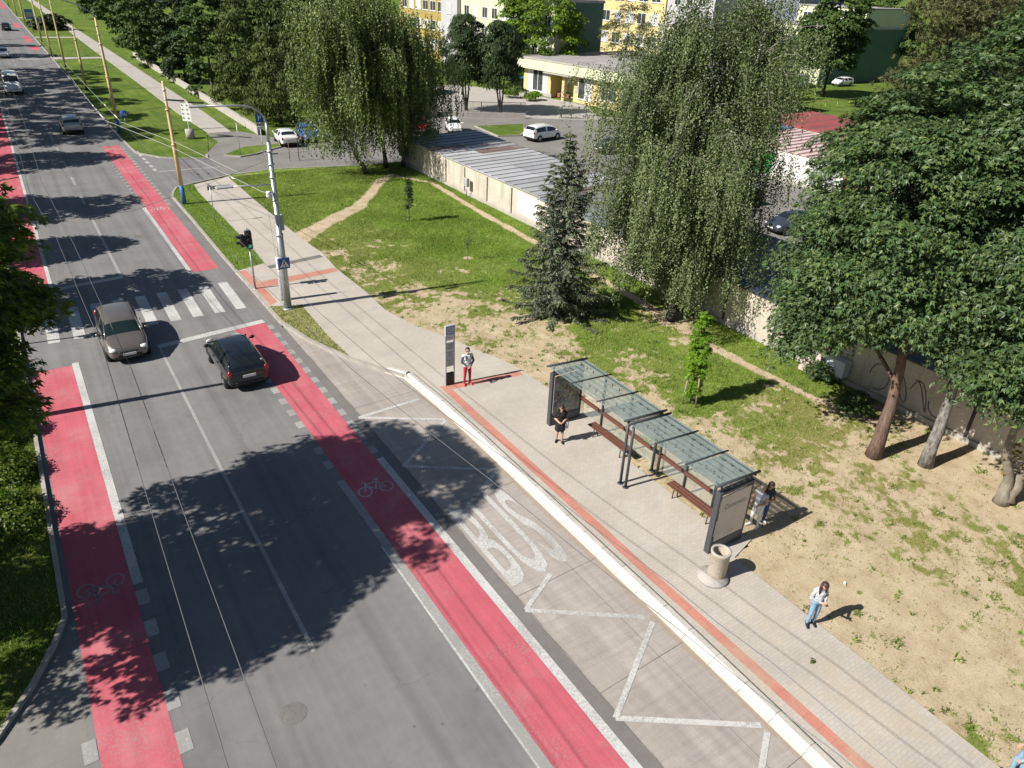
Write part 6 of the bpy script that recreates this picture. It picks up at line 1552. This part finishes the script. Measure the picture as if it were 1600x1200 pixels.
def car(label, cat, x, y, z, heading, st, paint, wheel_x, group=None, wr=.31, front=True, glass=None, interior=False, lights_on=False, name='parked_car'):
    """heading: direction of the nose (radians from +x)"""
    t = thing(name, label, cat, (x, y, z), heading, group); glass = glass or M_cglass
    vs, fs, mi = [], [], []; n = 13
    for (X, top, belt, w, wt, zb, fl) in st:
        low = [(0, zb), (w * .86, zb), (w * .97, zb + .12), (w * 1.01, (zb + belt) * .5 + .06), (w * .985, belt - .03)]
        up_ = [(wt + (w - wt) * .1, top - (top - belt) * .16 if top - belt > .2 else top - .035), (wt * .84, top), (0, top + .025)]
        half = low + up_
        ring = [(X, p[0], p[1]) for p in half] + [(X, -p[0], p[1]) for p in half[-2:0:-1]]
        vs += ring; n = len(ring)
    h = 8
    for i in range(len(st) - 1):
        a, b_ = st[i][6], st[i + 1][6]
        for k in range(n):
            m = 0
            kk = k if k < 7 else n - 1 - k
            if kk == 4:
                if a in 'sw' and a and (b_ != ''): m = 3 if k < 7 else 4
                if a == 's' and b_ == '': m = 3 if k < 7 else 4
                if a == 'r' and False: m = 3
                if a == 'w': m = 3 if k < 7 else 4
            if kk in (5, 6):
                if a == 'w': m = 1
                if a == 'r': m = 2
            if kk == 1 or kk == 0: m = 5
            fs.append((i * n + k, (i + 1) * n + k, (i + 1) * n + (k + 1) % n, i * n + (k + 1) % n)); mi.append(m)
    fs.append(tuple(range(n))); mi.append(0); L = (len(st) - 1) * n; fs.append(tuple(L + k for k in range(n - 1, -1, -1))); mi.append(0)
    me = bpy.data.meshes.new('body'); me.from_pydata(vs, [], fs); me.polygons.foreach_set('material_index', np.array(mi, np.int32))
    for _ in range(6): me.materials.append(paint)
    o = bpy.data.objects.new('tmp', me); link(o); md = o.modifiers.new('s', 'SUBSURF'); md.levels = 2; md.render_levels = 2
    dg = _dg(); e = o.evaluated_get(dg); m2 = bpy.data.meshes.new_from_object(e)
    V = np.array([v.co[:] for v in m2.vertices]); P = [tuple(p.vertices) for p in m2.polygons]; MI = [p.material_index for p in m2.polygons]
    bpy.data.objects.remove(o); bpy.data.meshes.remove(me); bpy.data.meshes.remove(m2)
    def sub(idx, nm, mats, remap=None, push=0):
        sel = [p for p, m in zip(P, MI) if m in idx]; mm = [remap[m] if remap else 0 for m in MI if m in idx]
        if not sel: return None
        used = sorted({v for p in sel for v in p}); mp = {v: i for i, v in enumerate(used)}; mb = MB()
        mb.v = [tuple(V[u]) for u in used]; mb.f = [tuple(mp[v] for v in p) for p in sel]; mb.m = mm; mb.sm = [True] * len(sel)
        return mb.build(nm, mats, t)
    sub({0, 5}, 'body', [paint, M_black], {0: 0, 5: 1})
    sub({1}, 'windscreen', glass); sub({2}, 'rear_window', M_cglass); sub({3}, 'side_window', M_cglass); sub({4}, 'side_window', M_cglass)
    for i in range(len(st) - 1):
        if st[i][6] in 'wr' and st[i][6]:
            for k in (5, n - 5):
                q0, q1 = np.array(vs[i * n + k]), np.array(vs[(i + 1) * n + k]); ins = np.array([0, -.02 if k == 5 else .02, -.012])
                mb = MB(); mb.tube([q0 + ins + (q0 - q1) * .12, q0 * .5 + q1 * .5 + ins + np.array([0, 0, .015]), q1 + ins], [.03, .034, .03], 8); mb.build('pillar', paint, t)
    xs = [s[0] for s in st]; W = max(s[3] for s in st); xf, xr = xs[-1], xs[0]
    at = lambda X, j: float(np.interp(X, xs, [s[j] for s in st]))
    for wx in wheel_x:
        for sg in (-1, 1):
            wy = sg * (at(wx, 3) - .10)
            mb = MB(); mb.lathe([(wr + .055, -.02), (wr + .055, .108), (wr * .6, .112)], (0, 0, 0), 22, axis='y'); 
            arch = MB(); arch.v = [(p[0] + wx, wy + sg * abs(p[1]) if False else wy + p[1] * sg, p[2] + wr) for p in mb.v]; arch.f = mb.f if sg > 0 else [f[::-1] for f in mb.f]; arch.m = mb.m; arch.sm = mb.sm
            arch.build('wheel_arch', M_black, t)
            mb = MB(); mb.lathe([(wr * .62, -.1), (wr * .93, -.1), (wr, -.06), (wr, .07), (wr * .94, .115), (wr * .66, .125), (wr * .6, .10)], (wx, wy + (.008 * sg), wr), 24, axis='y') if sg > 0 else mb.lathe([(wr * .6, -.10), (wr * .66, -.125), (wr * .94, -.115), (wr, -.07), (wr, .06), (wr * .93, .1), (wr * .62, .1)], (wx, wy - .008, wr), 24, axis='y')
            wh = mb.build('wheel', M_rubber, t)
            mb = MB(); yy = wy + sg * .115
            mb.lathe([(wr * .68, .0), (wr * .6, .012 * sg), (wr * .58, .0)], (wx, yy, wr), 24, axis='y'); mb.lathe([(.001, .012 * sg), (wr * .2, .012 * sg), (wr * .24, 0)], (wx, yy, wr), 14, axis='y')
            for q in range(5):
                a = q * 1.2566; c, s_ = math.cos(a), math.sin(a); r0, r1, ww = wr * .15, wr * .63, wr * .1
                mb.add([(wx + r * c - w_ * s_, yy + .01 * sg, wr + r * s_ + w_ * c) for r, w_ in ((r0, -ww), (r1, -ww * .8), (r1, ww * .8), (r0, ww))], [(0, 1, 2, 3)])
            mb.build('rim', M_rim, wh)
    hl = xf - .16; zf = at(hl, 2) - .08
    for sg in (-1, 1):
        y_ = sg * (at(hl - .06, 3) - .18)
        mb = MB(); mb.sphere((hl - .04, y_, zf + .06), .2, 14, 8, 0, (.9, .85, .45)); mb.build('headlight', M_lampw, t)
        xr_ = xr + .1; y_ = sg * (at(xr_, 3) - .09); zr_ = at(xr_, 2) - .04
        mb = MB(); mb.sphere((xr_ - .0, y_, zr_ if cat != 'van' else 1.1), .16, 12, 8, 0, (.5, .7, .95 if cat != 'van' else 2.2)); mb.build('tail_light', M_lampr, t)
        wsx = [s[0] for s in st if s[6] == 'w'][0] + .34; ym = sg * (at(wsx, 3) + .1); zm = at(wsx, 2) + .1
        mb = MB(); mb.sphere((wsx, ym, zm), .1, 12, 8, 0, (.7, 1.1, .8)); mb.tube([(wsx, ym - sg * .2, zm - .06), (wsx, ym, zm - .02)], .025, 6); mb.build('mirror', paint if col_of(paint) > .06 else M_black, t)
        for q in (-.62, .12):
            mb = MB(); mb.box((q * abs(xr) / 2.1 + .05, sg * (at(q, 3) + .006), at(q, 2) - .1), (.2, .03, .03), bev=.008); mb.build('door_handle', paint, t)
    mb = MB(); mb.box((xf - .02, 0, .42), (.06, W * 1.1, .14), bev=.02); mb.build('lower_grille', M_black, t)
    mb = MB(); mb.box((xf - .035, 0, at(xf - .05, 2) - .02), (.08, .8, .07), bev=.02); mb.build('grille', M_black, t)
    mb = MB(); mb.box((xf + .022, 0, .5), (.02, .52, .11)); mb.build('number_plate', M_plate, t)
    mb = MB(); mb.box((xr - .01, 0, .72 if cat != 'van' else .8), (.02, .52, .11)); mb.build('number_plate', M_plate, t)
    mb = MB(); mb.box((xr + .02, 0, .42), (.08, W * 1.3, .16), bev=.03); mb.build('rear_bumper', M_black, t)
    if interior:
        mb = MB()
        for sg in (-1, 1): mb.box((-.1, sg * .36, .75), (.14, .46, .75), bev=.05); mb.box((.12, sg * .36, .48), (.5, .48, .16), bev=.05)
        mb.box((.95, 0, .86), (.42, 1.3, .12), bev=.04); mb.build('interior', M_seat, t)
        dv = MB(); dv.tube([(.02, .36, .55), (-.02, .36, .8), (-.02, .36, 1.02), (.0, .36, 1.08)], [.17, .2, .17, .07], 12)
        dv.tube([(.0, .56, 1.0), (.2, .6, .82), (.5, .46, .92)], [.065, .055, .04], 8); dv.tube([(.0, .16, 1.0), (.2, .12, .82), (.5, .26, .92)], [.065, .055, .04], 8)
        d = dv.build('person_seat_clothes', basic('blue_shirt', (.10, .34, .52), .8, .15, 4))
        return t, d
    return t
def col_of(m):
    n = [q for q in m.node_tree.nodes if q.type == 'VALTORGB']; return max(n[0].color_ramp.elements[0].color[:3]) if n else .5
P_taupe = car_paint('taupe_paint', (.20, .175, .155), .5, .3); P_black = car_paint('black_paint', (.012, .016, .020), .2, .18); P_silver = car_paint('silver_paint', (.42, .44, .45), .5, .3); P_white = car_paint('white_paint', (.78, .78, .77), .0, .3)
P_blue = car_paint('blue_paint', (.03, .12, .42), .3, .25); P_dgrey = car_paint('dark_grey_paint', (.05, .055, .062), .3, .25); P_navy = car_paint('navy_paint', (.055, .065, .085), .3, .25); P_red = car_paint('red_paint', (.45, .03, .025), .1, .3)
GC = 'cars driving on the main road'; GPk = 'cars parked off the main road'
tb, drv = car('grey-brown hatchback coming towards the viewer off the zebra crossing', 'car', 2.15, 35.05, 0, R(-90.5), style(HATCH, 1.03, 1.03, 1.0), P_taupe, (-1.28, 1.32), GC, glass=M_cglass2, interior=True, name='moving_car')
# the driver belongs to nobody's parts: a person of his own inside the car
bpy.data.objects.remove(drv)
car('black hatchback driving away beside the red cycle lane', 'car', 5.95, 30.15, 0, R(90), style(HATCH, 1.0, .99, 1.0), P_black, (-1.28, 1.32), GC, name='moving_car')
car('silver car driving away in the shade near the yellow lamp post', 'car', 5.35, 88.2, 0, R(90), style(MPV, 1.0, .98, 1.0), P_silver, (-1.3, 1.38), GC, name='moving_car')
car('white delivery van with headlights on coming down the far lane', 'van', 1.75, 116.6, 0, R(-90), VAN, P_white, (-1.7, 1.75), GC, wr=.34, name='moving_van')
car('light silver car coming down at the left edge beyond the white van', 'car', 2.3, 157, 0, R(-90), HATCH, P_silver, (-1.28, 1.32), GC, name='moving_car')
car('dark car with red tail lamps far up the road, the nearer of two', 'car', 5.0, 212, 0, R(90), MPV, P_dgrey, (-1.3, 1.38), GC, name='moving_car')
car('black car far up the road at the left edge of the photo', 'car', 2.2, 236, 0, R(-90), MPV, P_black, (-1.3, 1.38), GC, name='moving_car')
car('white saloon parked with its tail to the side street, left of the blue car', 'car', 22.75, 74.9, 0, R(84), SEDAN, P_white, (-1.35, 1.38), GPk)
car('blue car parked half hidden under the weeping birches', 'car', 25.4, 76.0, 0, R(-98), HATCH, P_blue, (-1.28, 1.32), GPk)
car('white people carrier standing in the middle of the courtyard', 'car', 48.1, 66.9, 0, R(10), MPV, P_white, (-1.3, 1.38), GPk, wr=.33)
car('small white city car facing out behind the corner of the pale garage roof', 'car', 41.2, 74.1, 0, R(-112), CITY, P_white, (-1.1, 1.12), GPk, wr=.29)
car('red car mostly hidden by the birch left of the small white car', 'car', 37.6, 75.6, 0, R(-105), HATCH, P_red, (-1.28, 1.32), GPk)
car('dark grey car in the courtyard behind the top of the birch', 'car', 51.2, 58.6, 0, R(170), HATCH, P_dgrey, (-1.28, 1.32), GPk)
car('dark saloon parked behind the dark blue garage roof', 'car', 46.2, 32.4, 0, R(172), SEDAN, P_navy, (-1.35, 1.38), GPk)
car('second dark car in the courtyard behind the large birch', 'car', 47.5, 39.0, 0, R(175), HATCH, P_dgrey, (-1.28, 1.32), GPk)
car('white car on the far lane behind the lawn with the leaning tree', 'car', 128, 86.6, 0, R(178), HATCH, P_white, (-1.28, 1.32), GPk)

# ------------------------------------------------------------------ people
def cloth(name, col, rough=.85, var=.18): return basic(name, col, rough, var, 9, bmp=.25)
SKIN = basic('skin', (.50, .30, .215), .55, .08, 8)
def vec(*a): return np.array(a, float)
def person(label, pos, rz, H, pose, cols, hair, group=None, parts=None, hair_len=0.0, female=False, skirt=False, wide=1.0):
    """front is +y, the person's right is +x. pose: joint overrides. cols: region -> material"""
    k = H / 1.75; J = dict(pel=vec(0, 0, .96), che=vec(0, 0, 1.27), nk=vec(0, .0, 1.46), hd=vec(0, .025, 1.63))
    sw = .185 if not female else .165
    for s_, g in ((1, 'r'), (-1, 'l')):
        J['sh' + g] = vec(s_ * sw, 0, 1.40); J['el' + g] = vec(s_ * .25, -.02, 1.12); J['wr' + g] = vec(s_ * .25, .1, .88)
        J['hp' + g] = vec(s_ * .09, 0, .92); J['kn' + g] = vec(s_ * .10, .02, .50); J['an' + g] = vec(s_ * .105, -.02, .09)
        J['ft' + g] = vec(0, 1, 0); J['hf' + g] = vec(0, .5, -.8); J['hn' + g] = vec(-s_, 0, 0)
    J.update({a: np.array(b_, float) for a, b_ in pose.items()})
    caps = []
    def C(a, b_, ra, rb, reg): caps.append((np.array(a, float), np.array(b_, float), ra, rb, reg))
    def ell(c, r, reg, ax=(1, 0, 0), l=.05): ax = nrm(np.array(ax, float)); C(c - ax * l, c + ax * l, r, r, reg)
    ch, pe, nk, hd = J['che'], J['pel'], J['nk'], J['hd']
    hw = .08 if female else .07
    ell(pe, .118, 'hips', (1, 0, 0), hw); ell((pe + ch) / 2, .105 if female else .115, 'top', (1, 0, 0), .06 * wide); ell(ch, .118, 'top', (1, 0, 0), .075 * wide); ell(ch + vec(0, -.01, .09), .10, 'top', (1, 0, 0), .09 * wide)
    C(pe, ch, .12, .13, 'top'); C(nk + vec(0, -.01, -.07), hd + vec(0, -.01, -.05), .058, .052, 'skin')
    for g in 'rl':
        C(nk + vec(0, 0, -.06), J['sh' + g], .07, .068, 'top')
        C(J['sh' + g], J['el' + g], .062, .047, 'sleeve'); C(J['el' + g], J['wr' + g], .046, .033, 'fore')
        C(pe + (J['hp' + g] - pe) * .9, J['kn' + g], .098, .064, 'thigh'); C(J['kn' + g], J['an' + g], .062, .043, 'shin')
        f = nrm(J['ft' + g] * vec(1, 1, 0)); a = J['an' + g]
        C(a + vec(0, 0, -.03) - f * .045, a + vec(0, 0, -.045) + f * .06, .046, .042, 'shoe'); C(a + vec(0, 0, -.048) + f * .05, a + vec(0, 0, -.055) + f * .165, .042, .032, 'shoe')
        # hand: palm, four fingers with a bend, thumb from the side
        d = nrm(J['hf' + g]); nn_ = J['hn' + g] - d * np.dot(J['hn' + g], d); nn_ = nrm(nn_); sd = np.cross(d, nn_) * (1 if g == 'r' else -1); w_ = J['wr' + g]
        for q in (-.024, 0, .024): C(w_ + d * .01 + sd * q * .7, w_ + d * .085 + sd * q, .019, .017, 'hand')
        for q, ln in ((-.033, .062), (-.011, .078), (.011, .083), (.033, .074)):
            b0 = w_ + d * .088 + sd * q; b1 = b0 + (d * .85 + nn_ * .5) * ln * .55; C(b0, b1, .0095, .009, 'hand'); C(b1, b1 + (d * .45 + nn_ * .9) * ln * .5, .009, .0075, 'hand')
        b0 = w_ + d * .025 + sd * .034; b1 = b0 + (d * .6 + sd * .7 + nn_ * .3) * .045; C(b0, b1, .012, .0105, 'hand'); C(b1, b1 + (d * .9 + nn_ * .4) * .032, .0105, .0085, 'hand')
    # head: skull, jaw, nose, ears, brow; looks along 'look'
    lk = nrm(np.array(pose.get('look', (0, 1, 0)), float)); rt_ = nrm(np.cross(lk, vec(0, 0, 1))); u_ = np.cross(rt_, lk); hp = lambda a, b_, c: hd + rt_ * a + lk * b_ + u_ * c
    C(hp(0, -.025, .035), hp(0, .015, .04), .092, .088, 'skin'); C(hp(0, .02, -.03), hp(0, .05, -.075), .066, .04, 'skin'); C(hp(0, .098, .015), hp(0, .115, -.018), .011, .0155, 'skin')
    for s_ in (-1, 1): C(hp(s_ * .086, -.005, .02), hp(s_ * .088, -.012, -.022), .016, .012, 'skin'); C(hp(s_ * .02, .093, .034), hp(s_ * .05, .08, .034), .011, .010, 'skin')
    C(hp(-.018, .083, -.048), hp(.018, .083, -.048), .011, .011, 'lip')
    if skirt: C(pe + vec(-.05, 0, .0), pe + vec(-.06, 0, -.30), .125, .165, 'hips'); C(pe + vec(.05, 0, .0), pe + vec(.06, 0, -.30), .125, .165, 'hips')
    if parts: parts(C, J)
    mb = MB()
    for a, b_, ra, rb, _ in caps:
        d = b_ - a; L = np.linalg.norm(d); u, v, w_ = frame(d if L > 1e-6 else vec(0, 0, 1)); pts = []; rr = []
        for q in np.linspace(-1.45, 0, 5): pts.append(a + w_ * ra * math.sin(q)); rr.append(ra * math.cos(q))
        for q in np.linspace(0, 1.45, 5): pts.append(b_ + w_ * rb * math.sin(q)); rr.append(rb * math.cos(q))
        mb.tube([p * k for p in pts], [max(1e-3, r) * k for r in rr], 14)
    me = bpy.data.meshes.new('t'); me.from_pydata(mb.v, [], mb.f); o = bpy.data.objects.new('t', me); link(o)
    md = o.modifiers.new('r', 'REMESH'); md.mode = 'VOXEL'; md.voxel_size = .0085; sm = o.modifiers.new('s', 'SMOOTH'); sm.factor = .5; sm.iterations = 2
    m2 = bpy.data.meshes.new_from_object(o.evaluated_get(_dg())); bpy.data.objects.remove(o); bpy.data.meshes.remove(me)
    nv = len(m2.vertices); V = np.zeros(nv * 3, np.float32); m2.vertices.foreach_get('co', V); V = V.reshape(-1, 3) / k
    best = np.full(nv, 1e9); reg = np.zeros(nv, int); names = []
    for a, b_, ra, rb, r_ in caps:
        if r_ not in names: names.append(r_)
        d = b_ - a; t_ = np.clip(((V - a) @ d) / (d @ d + 1e-9), 0, 1); ds = np.linalg.norm(V - a - t_[:, None] * d, axis=1) - (ra + (rb - ra) * t_)
        m = ds < best; best[m] = ds[m]; reg[m] = names.index(r_)
    mats = []; idx = []
    for r_ in names:
        m = cols.get(r_, cols.get({'sleeve': 'top', 'fore': 'sleeve', 'thigh': 'legs', 'shin': 'legs', 'hips': 'legs', 'hand': 'skin', 'lip': 'skin'}.get(r_, 'skin'), SKIN))
        if r_ == 'fore' and 'fore' not in cols: m = cols.get('sleeve', cols['top'])
        if m not in mats: mats.append(m)
        idx.append(mats.index(m))
    for m in mats: m2.materials.append(m)
    pm = np.array([idx[reg[p.vertices[0]]] for p in m2.polygons], np.int32); m2.polygons.foreach_set('material_index', pm); m2.polygons.foreach_set('use_smooth', np.ones(len(pm), bool))
    t = thing('person', label, 'person', pos, rz, group); m2.name = 'body'; b = bpy.data.objects.new('body', m2); link(b); b.parent = t
    # hair and eyes
    hb = MB(); nU, nV = 22, 14
    for i in range(nV + 1):
        for j in range(nU):
            th = math.pi * .74 * i / nV; ph = 2 * math.pi * j / nU; a = math.sin(th) * math.cos(ph); c = math.sin(th) * math.sin(ph); z = math.cos(th)
            r = .112 + .004 * math.sin(ph * 7 + i)
            if c > .25 and z < .42: r = .078                # leave the face free
            hb.v.append(tuple(hp(a * r * .93, -.008 + c * r * 1.06, .035 + z * r) * k))
    for i in range(nV):
        for j in range(nU): hb.f.append((i * nU + j, i * nU + (j + 1) % nU, (i + 1) * nU + (j + 1) % nU, (i + 1) * nU + j)); hb.m.append(0); hb.sm.append(True)
    if hair_len:
        for s_ in np.linspace(-1, 1, 9):
            p0 = hp(s_ * .085, -.05 - .03 * (1 - abs(s_)), .03); fwd = .1 if abs(s_) > .6 else -.03
            hb.tube([q * k for q in (p0, p0 + vec(0, -.015, -.12) + rt_ * s_ * .03 + lk * fwd * .3, p0 + vec(0, -.02, -hair_len) + rt_ * s_ * .03 + lk * fwd * .8)], [.034 * k, .036 * k, .014 * k], 7)
    hb.build('hair', hair, t)
    for s_ in (-1, 1): eb = MB(); eb.sphere(tuple(hp(s_ * .033, .088, .018) * k), .012 * k, 8, 6); eb.build('eye', M_sign_black, t)
    return t
C_white = cloth('white_cloth', (.72, .72, .74)); C_dgrey = cloth('dark_grey_cloth', (.09, .09, .11)); C_redt = cloth('red_trousers', (.42, .02, .04)); C_redshoe = cloth('red_shoes', (.60, .10, .12)); C_black = cloth('black_cloth', (.014, .013, .016)); C_jean = cloth('light_denim', (.21, .33, .46)); C_plaid = basic('checked_shirt', (.42, .43, .47), .85, .45, 24); C_navy = cloth('navy_cloth', (.025, .03, .075)); C_blue = cloth('blue_denim', (.06, .09, .26)); C_lgrey = cloth('pale_grey_cloth', (.48, .50, .55)); C_cap = cloth('cap_cloth', (.36, .33, .26))
Hd = basic('dark_hair', (.022, .014, .011), .5, .3, 14, spec=.5); Hb = basic('brown_hair', (.05, .026, .018), .45, .3, 14, spec=.5)
toview = lambda x, y: math.atan2(-y, -x) - math.pi / 2      # turn the front (+y) to the road side near the viewer
# man in red trousers by the bus stop post
def strap(C, J): 
    C(J['nk'] + vec(-.1, .08, -.05), J['che'] + vec(-.1, .135, -.02), .03, .035, 'patch'); C(J['nk'] + vec(.1, .08, -.05), J['che'] + vec(.1, .135, -.02), .03, .035, 'patch')
person('man in red trousers and a white and grey jacket beside the bus stop pylon', PVp(14.06, 24.1), R(172), 1.76,
       dict(elr=(.27, .02, 1.13), wrr=(.10, .2, .98), ell=(-.27, .02, 1.13), wrl=(-.06, .21, .97), hfr=(-.9, .3, -.2), hfl=(.9, .3, -.2), hnr=(0, -.3, -1), hnl=(0, -.3, -1), ftr=(.25, 1, 0), ftl=(-.25, 1, 0), knr=(.11, .02, .5), anr=(.13, -.02, .09), knl=(-.11, .02, .5), anl=(-.13, -.02, .09)),
       dict(top=C_white, sleeve=C_dgrey, fore=C_dgrey, legs=C_redt, shoe=C_redshoe, patch=C_dgrey, hips=C_white), Hd, parts=strap)
t = thing('sunglasses', 'dark sunglasses worn by the man in red trousers', 'sunglasses', PVp(14.06, 24.1), R(172)); mb = MB()
for s_ in (-1, 1): mb.sphere((s_ * .036, .125, 1.655), .03, 10, 6, 0, (1, .35, .75))
mb.tube([(-.1, .02, 1.665), (-.07, .118, 1.665), (.07, .118, 1.665), (.1, .02, 1.665)], .006, 6); mb.build('frame', M_sign_black, t)
# woman in black by the map case
person('woman in black top and skirt looking at her hands beside the map case', PVp(14.9, 18.5), R(150), 1.64,
       dict(elr=(.25, -.02, 1.12), wrr=(.08, .22, 1.05), ell=(-.25, -.02, 1.12), wrl=(-.02, .23, 1.02), hfr=(-.7, .6, 0), hfl=(.8, .5, 0), hnr=(0, 0, 1), hnl=(0, 0, 1), hd=(0, .05, 1.62), look=(0, .85, -.5), ftr=(.3, 1, 0), ftl=(-.2, 1, 0), anr=(.11, -.06, .09), anl=(-.1, .05, .09)),
       dict(top=C_black, sleeve=C_black, fore=SKIN, legs=SKIN, hips=C_black, shoe=C_black), Hd, female=True, skirt=True, hair_len=.12)
t = thing('handbag', 'pale grey shoulder bag hanging at the side of the woman in black', 'bag', PVp(15.13, 18.42), R(150)); mb = MB(); mb.box((0, 0, .80), (.12, .34, .32), bev=.04); mb.build('bag_body', C_lgrey, t)
mb = MB(); mb.tube([(0, -.14, .94), (.02, -.1, 1.2), (.0, .0, 1.36), (.02, .1, 1.2), (0, .14, .94)], .012, 6); mb.build('strap', M_dsteel, t)
# girl in jeans
person('girl in pale jeans and a checked shirt looking down at a phone', PVp(15.6, 7.5), R(163), 1.66,
       dict(elr=(.27, .0, 1.14), wrr=(.07, .23, 1.10), ell=(-.27, .0, 1.14), wrl=(-.05, .24, 1.08), hfr=(-.6, .6, .2), hfl=(.6, .6, .2), hnr=(0, .2, 1), hnl=(0, .2, 1), hd=(0, .07, 1.61), nk=(0, .02, 1.46), look=(0, .62, -.78), knr=(.11, .03, .5), knl=(-.1, .03, .5), ftr=(.45, 1, 0), ftl=(.2, 1, 0)),
       dict(top=C_white, sleeve=C_plaid, fore=C_plaid, legs=C_jean, shoe=C_black), Hb, female=True, hair_len=.30)
t = thing('phone', 'small dark phone held by the girl in pale jeans', 'phone', PVp(15.6, 7.5), R(163)); mb = MB(); mb.box((.01, .33 * .95, 1.12 * .95), (.075, .14, .01), bev=.004); mb.build('phone_case', M_sign_black, t)
# the two behind the shelter
person('person in white trousers and grey vest standing behind the near shelter', PVp(17.55, 11.2, .1), R(95), 1.72,
       dict(elr=(.26, .05, 1.15), wrr=(.16, .27, 1.05), ell=(-.25, .04, 1.15), wrl=(-.1, .27, 1.1), hd=(0, .04, 1.63), look=(0, .9, -.3), ftr=(.3, 1, 0), knr=(.13, .05, .5), anr=(.17, -.02, .09)),
       dict(top=C_lgrey, sleeve=SKIN, fore=SKIN, legs=C_white, shoe=C_white), C_cap)
person('person in a navy top and blue jeans behind the near shelter', PVp(17.95, 11.25, .1), R(170), 1.68,
       dict(elr=(.27, .06, 1.14), wrr=(.05, .24, 1.10), ell=(-.27, .04, 1.14), wrl=(-.1, .25, 1.08), hfr=(-.9, .3, 0), hfl=(.9, .3, 0), hd=(0, .05, 1.62), look=(0, .8, -.5)),
       dict(top=C_navy, sleeve=C_navy, fore=SKIN, legs=C_blue, shoe=C_white), Hb, female=True, hair_len=.2)
# someone walking into the frame at the lower right corner (only a blue sleeve shows)
person('person in pale blue just entering at the lower right corner of the photo', (15.64, 2.02, .12), R(20), 1.75,
       dict(knr=(.1, .12, .52), anr=(.1, .1, .1), knl=(-.1, -.02, .5), anl=(-.1, -.2, .12)), dict(top=C_jean, sleeve=C_jean, fore=C_jean, legs=C_jean, shoe=C_black), Hb)
# the driver of the grey-brown car, seated behind the windscreen
def seated(C, J): pass
person('driver in a blue shirt behind the windscreen of the grey-brown car', (2.52, 35.15, -.16), R(180), 1.6,
       dict(pel=(0, 0, .62), che=(0, -.02, .95), nk=(0, -.02, 1.13), hd=(0, .0, 1.29), shr=(.17, -.02, 1.07), shl=(-.17, -.02, 1.07), elr=(.24, .16, .88), ell=(-.24, .16, .88), wrr=(.15, .42, .96), wrl=(-.15, .42, .96), hpr=(.09, 0, .58), hpl=(-.09, 0, .58), knr=(.1, .42, .66), knl=(-.1, .42, .66), anr=(.1, .6, .32), anl=(-.1, .6, .32)),
       dict(top=cloth('driver_shirt', (.10, .36, .55)), sleeve=bpy.data.materials['driver_shirt'], fore=SKIN, legs=C_dgrey, shoe=C_black), Hd)
# small things lying about
t = MB(); t.box((0, 0, .012), (.12, .08, .015), bev=.004); o = t.build('paper_scrap', M_sign_white, None, PVp(17.9, 8.0, .11), .4); tag(o, 'scrap of white paper lying on the sand above the girl', 'paper')
t = MB(); t.sphere((0, 0, .03), .06, 8, 6, 0, (1.3, .8, .6)); t.tube([(-.1, 0, .02), (.05, .1, .06), (.12, .02, .02)], .01, 4); o = t.build('leaf_tuft', L_mid, None, PVp(14.55, 6.6, PV)); tag(o, 'small dark tuft lying on the paving', 'leaf')
# ------------------------------------------------------------------ camera
cam = bpy.data.cameras.new('camera'); co = bpy.data.objects.new('camera', cam); link(co)
pt, rl, yw = R(29.2365), R(2.5446), R(34.249)
fw = Vector((math.sin(yw) * math.cos(pt), math.cos(yw) * math.cos(pt), -math.sin(pt)))
rt = Vector((math.cos(yw), -math.sin(yw), 0)); up = rt.cross(fw)
r2 = math.cos(rl) * rt + math.sin(rl) * up; u2 = -math.sin(rl) * rt + math.cos(rl) * up
mw = Matrix((r2, u2, -fw)).transposed().to_4x4(); mw.translation = (0, 0, 15.7)
co.matrix_world = mw
cam.sensor_fit = 'HORIZONTAL'; cam.sensor_width = 36; cam.lens = 36 * 1151.1 / 1600
cam.clip_start = .2; cam.clip_end = 6000
scene.camera = co
# ------------------------------------------------------------------ daylight
EL = R(40.5); sd = Vector((-math.cos(R(7)) * math.cos(EL), math.sin(R(7)) * math.cos(EL), math.sin(EL)))   # towards the sun
su = bpy.data.lights.new('sun', 'SUN'); su.energy = 5.0; su.angle = R(.53); su.color = (1.0, .955, .88)
so = bpy.data.objects.new('sun', su); link(so); so.rotation_euler = (-sd).to_track_quat('-Z', 'Y').to_euler(); so.location = (-40, 10, 60)
w = bpy.data.worlds.new('World'); scene.world = w; w.use_nodes = True
nt = w.node_tree; bg = nt.nodes['Background']
sky = nt.nodes.new('ShaderNodeTexSky'); sky.sky_type = 'NISHITA'; sky.sun_disc = False
sky.sun_elevation = EL; sky.sun_rotation = math.atan2(sd.x, sd.y); sky.altitude = 200; sky.air_density = 1.0; sky.dust_density = .6; sky.ozone_density = 1.0
nt.links.new(sky.outputs[0], bg.inputs['Color']); bg.inputs['Strength'].default_value = .05
scene.view_settings.view_transform = 'Standard'; scene.view_settings.look = 'None'
scene.view_settings.exposure = .52; scene.view_settings.gamma = 1.0; scene.view_settings.use_curve_mapping = False
scene.cycles.use_denoising = True
try: scene.cycles.denoiser = 'OPENIMAGEDENOISE'
except Exception: pass
scene.cycles.max_bounces = 6; scene.cycles.diffuse_bounces = 2; scene.cycles.glossy_bounces = 3; scene.cycles.transmission_bounces = 4; scene.cycles.transparent_max_bounces = 10
scene.cycles.use_adaptive_sampling = True; scene.cycles.adaptive_threshold = .012
scene.cycles.sample_clamp_indirect = 6
scene.render.use_persistent_data = False
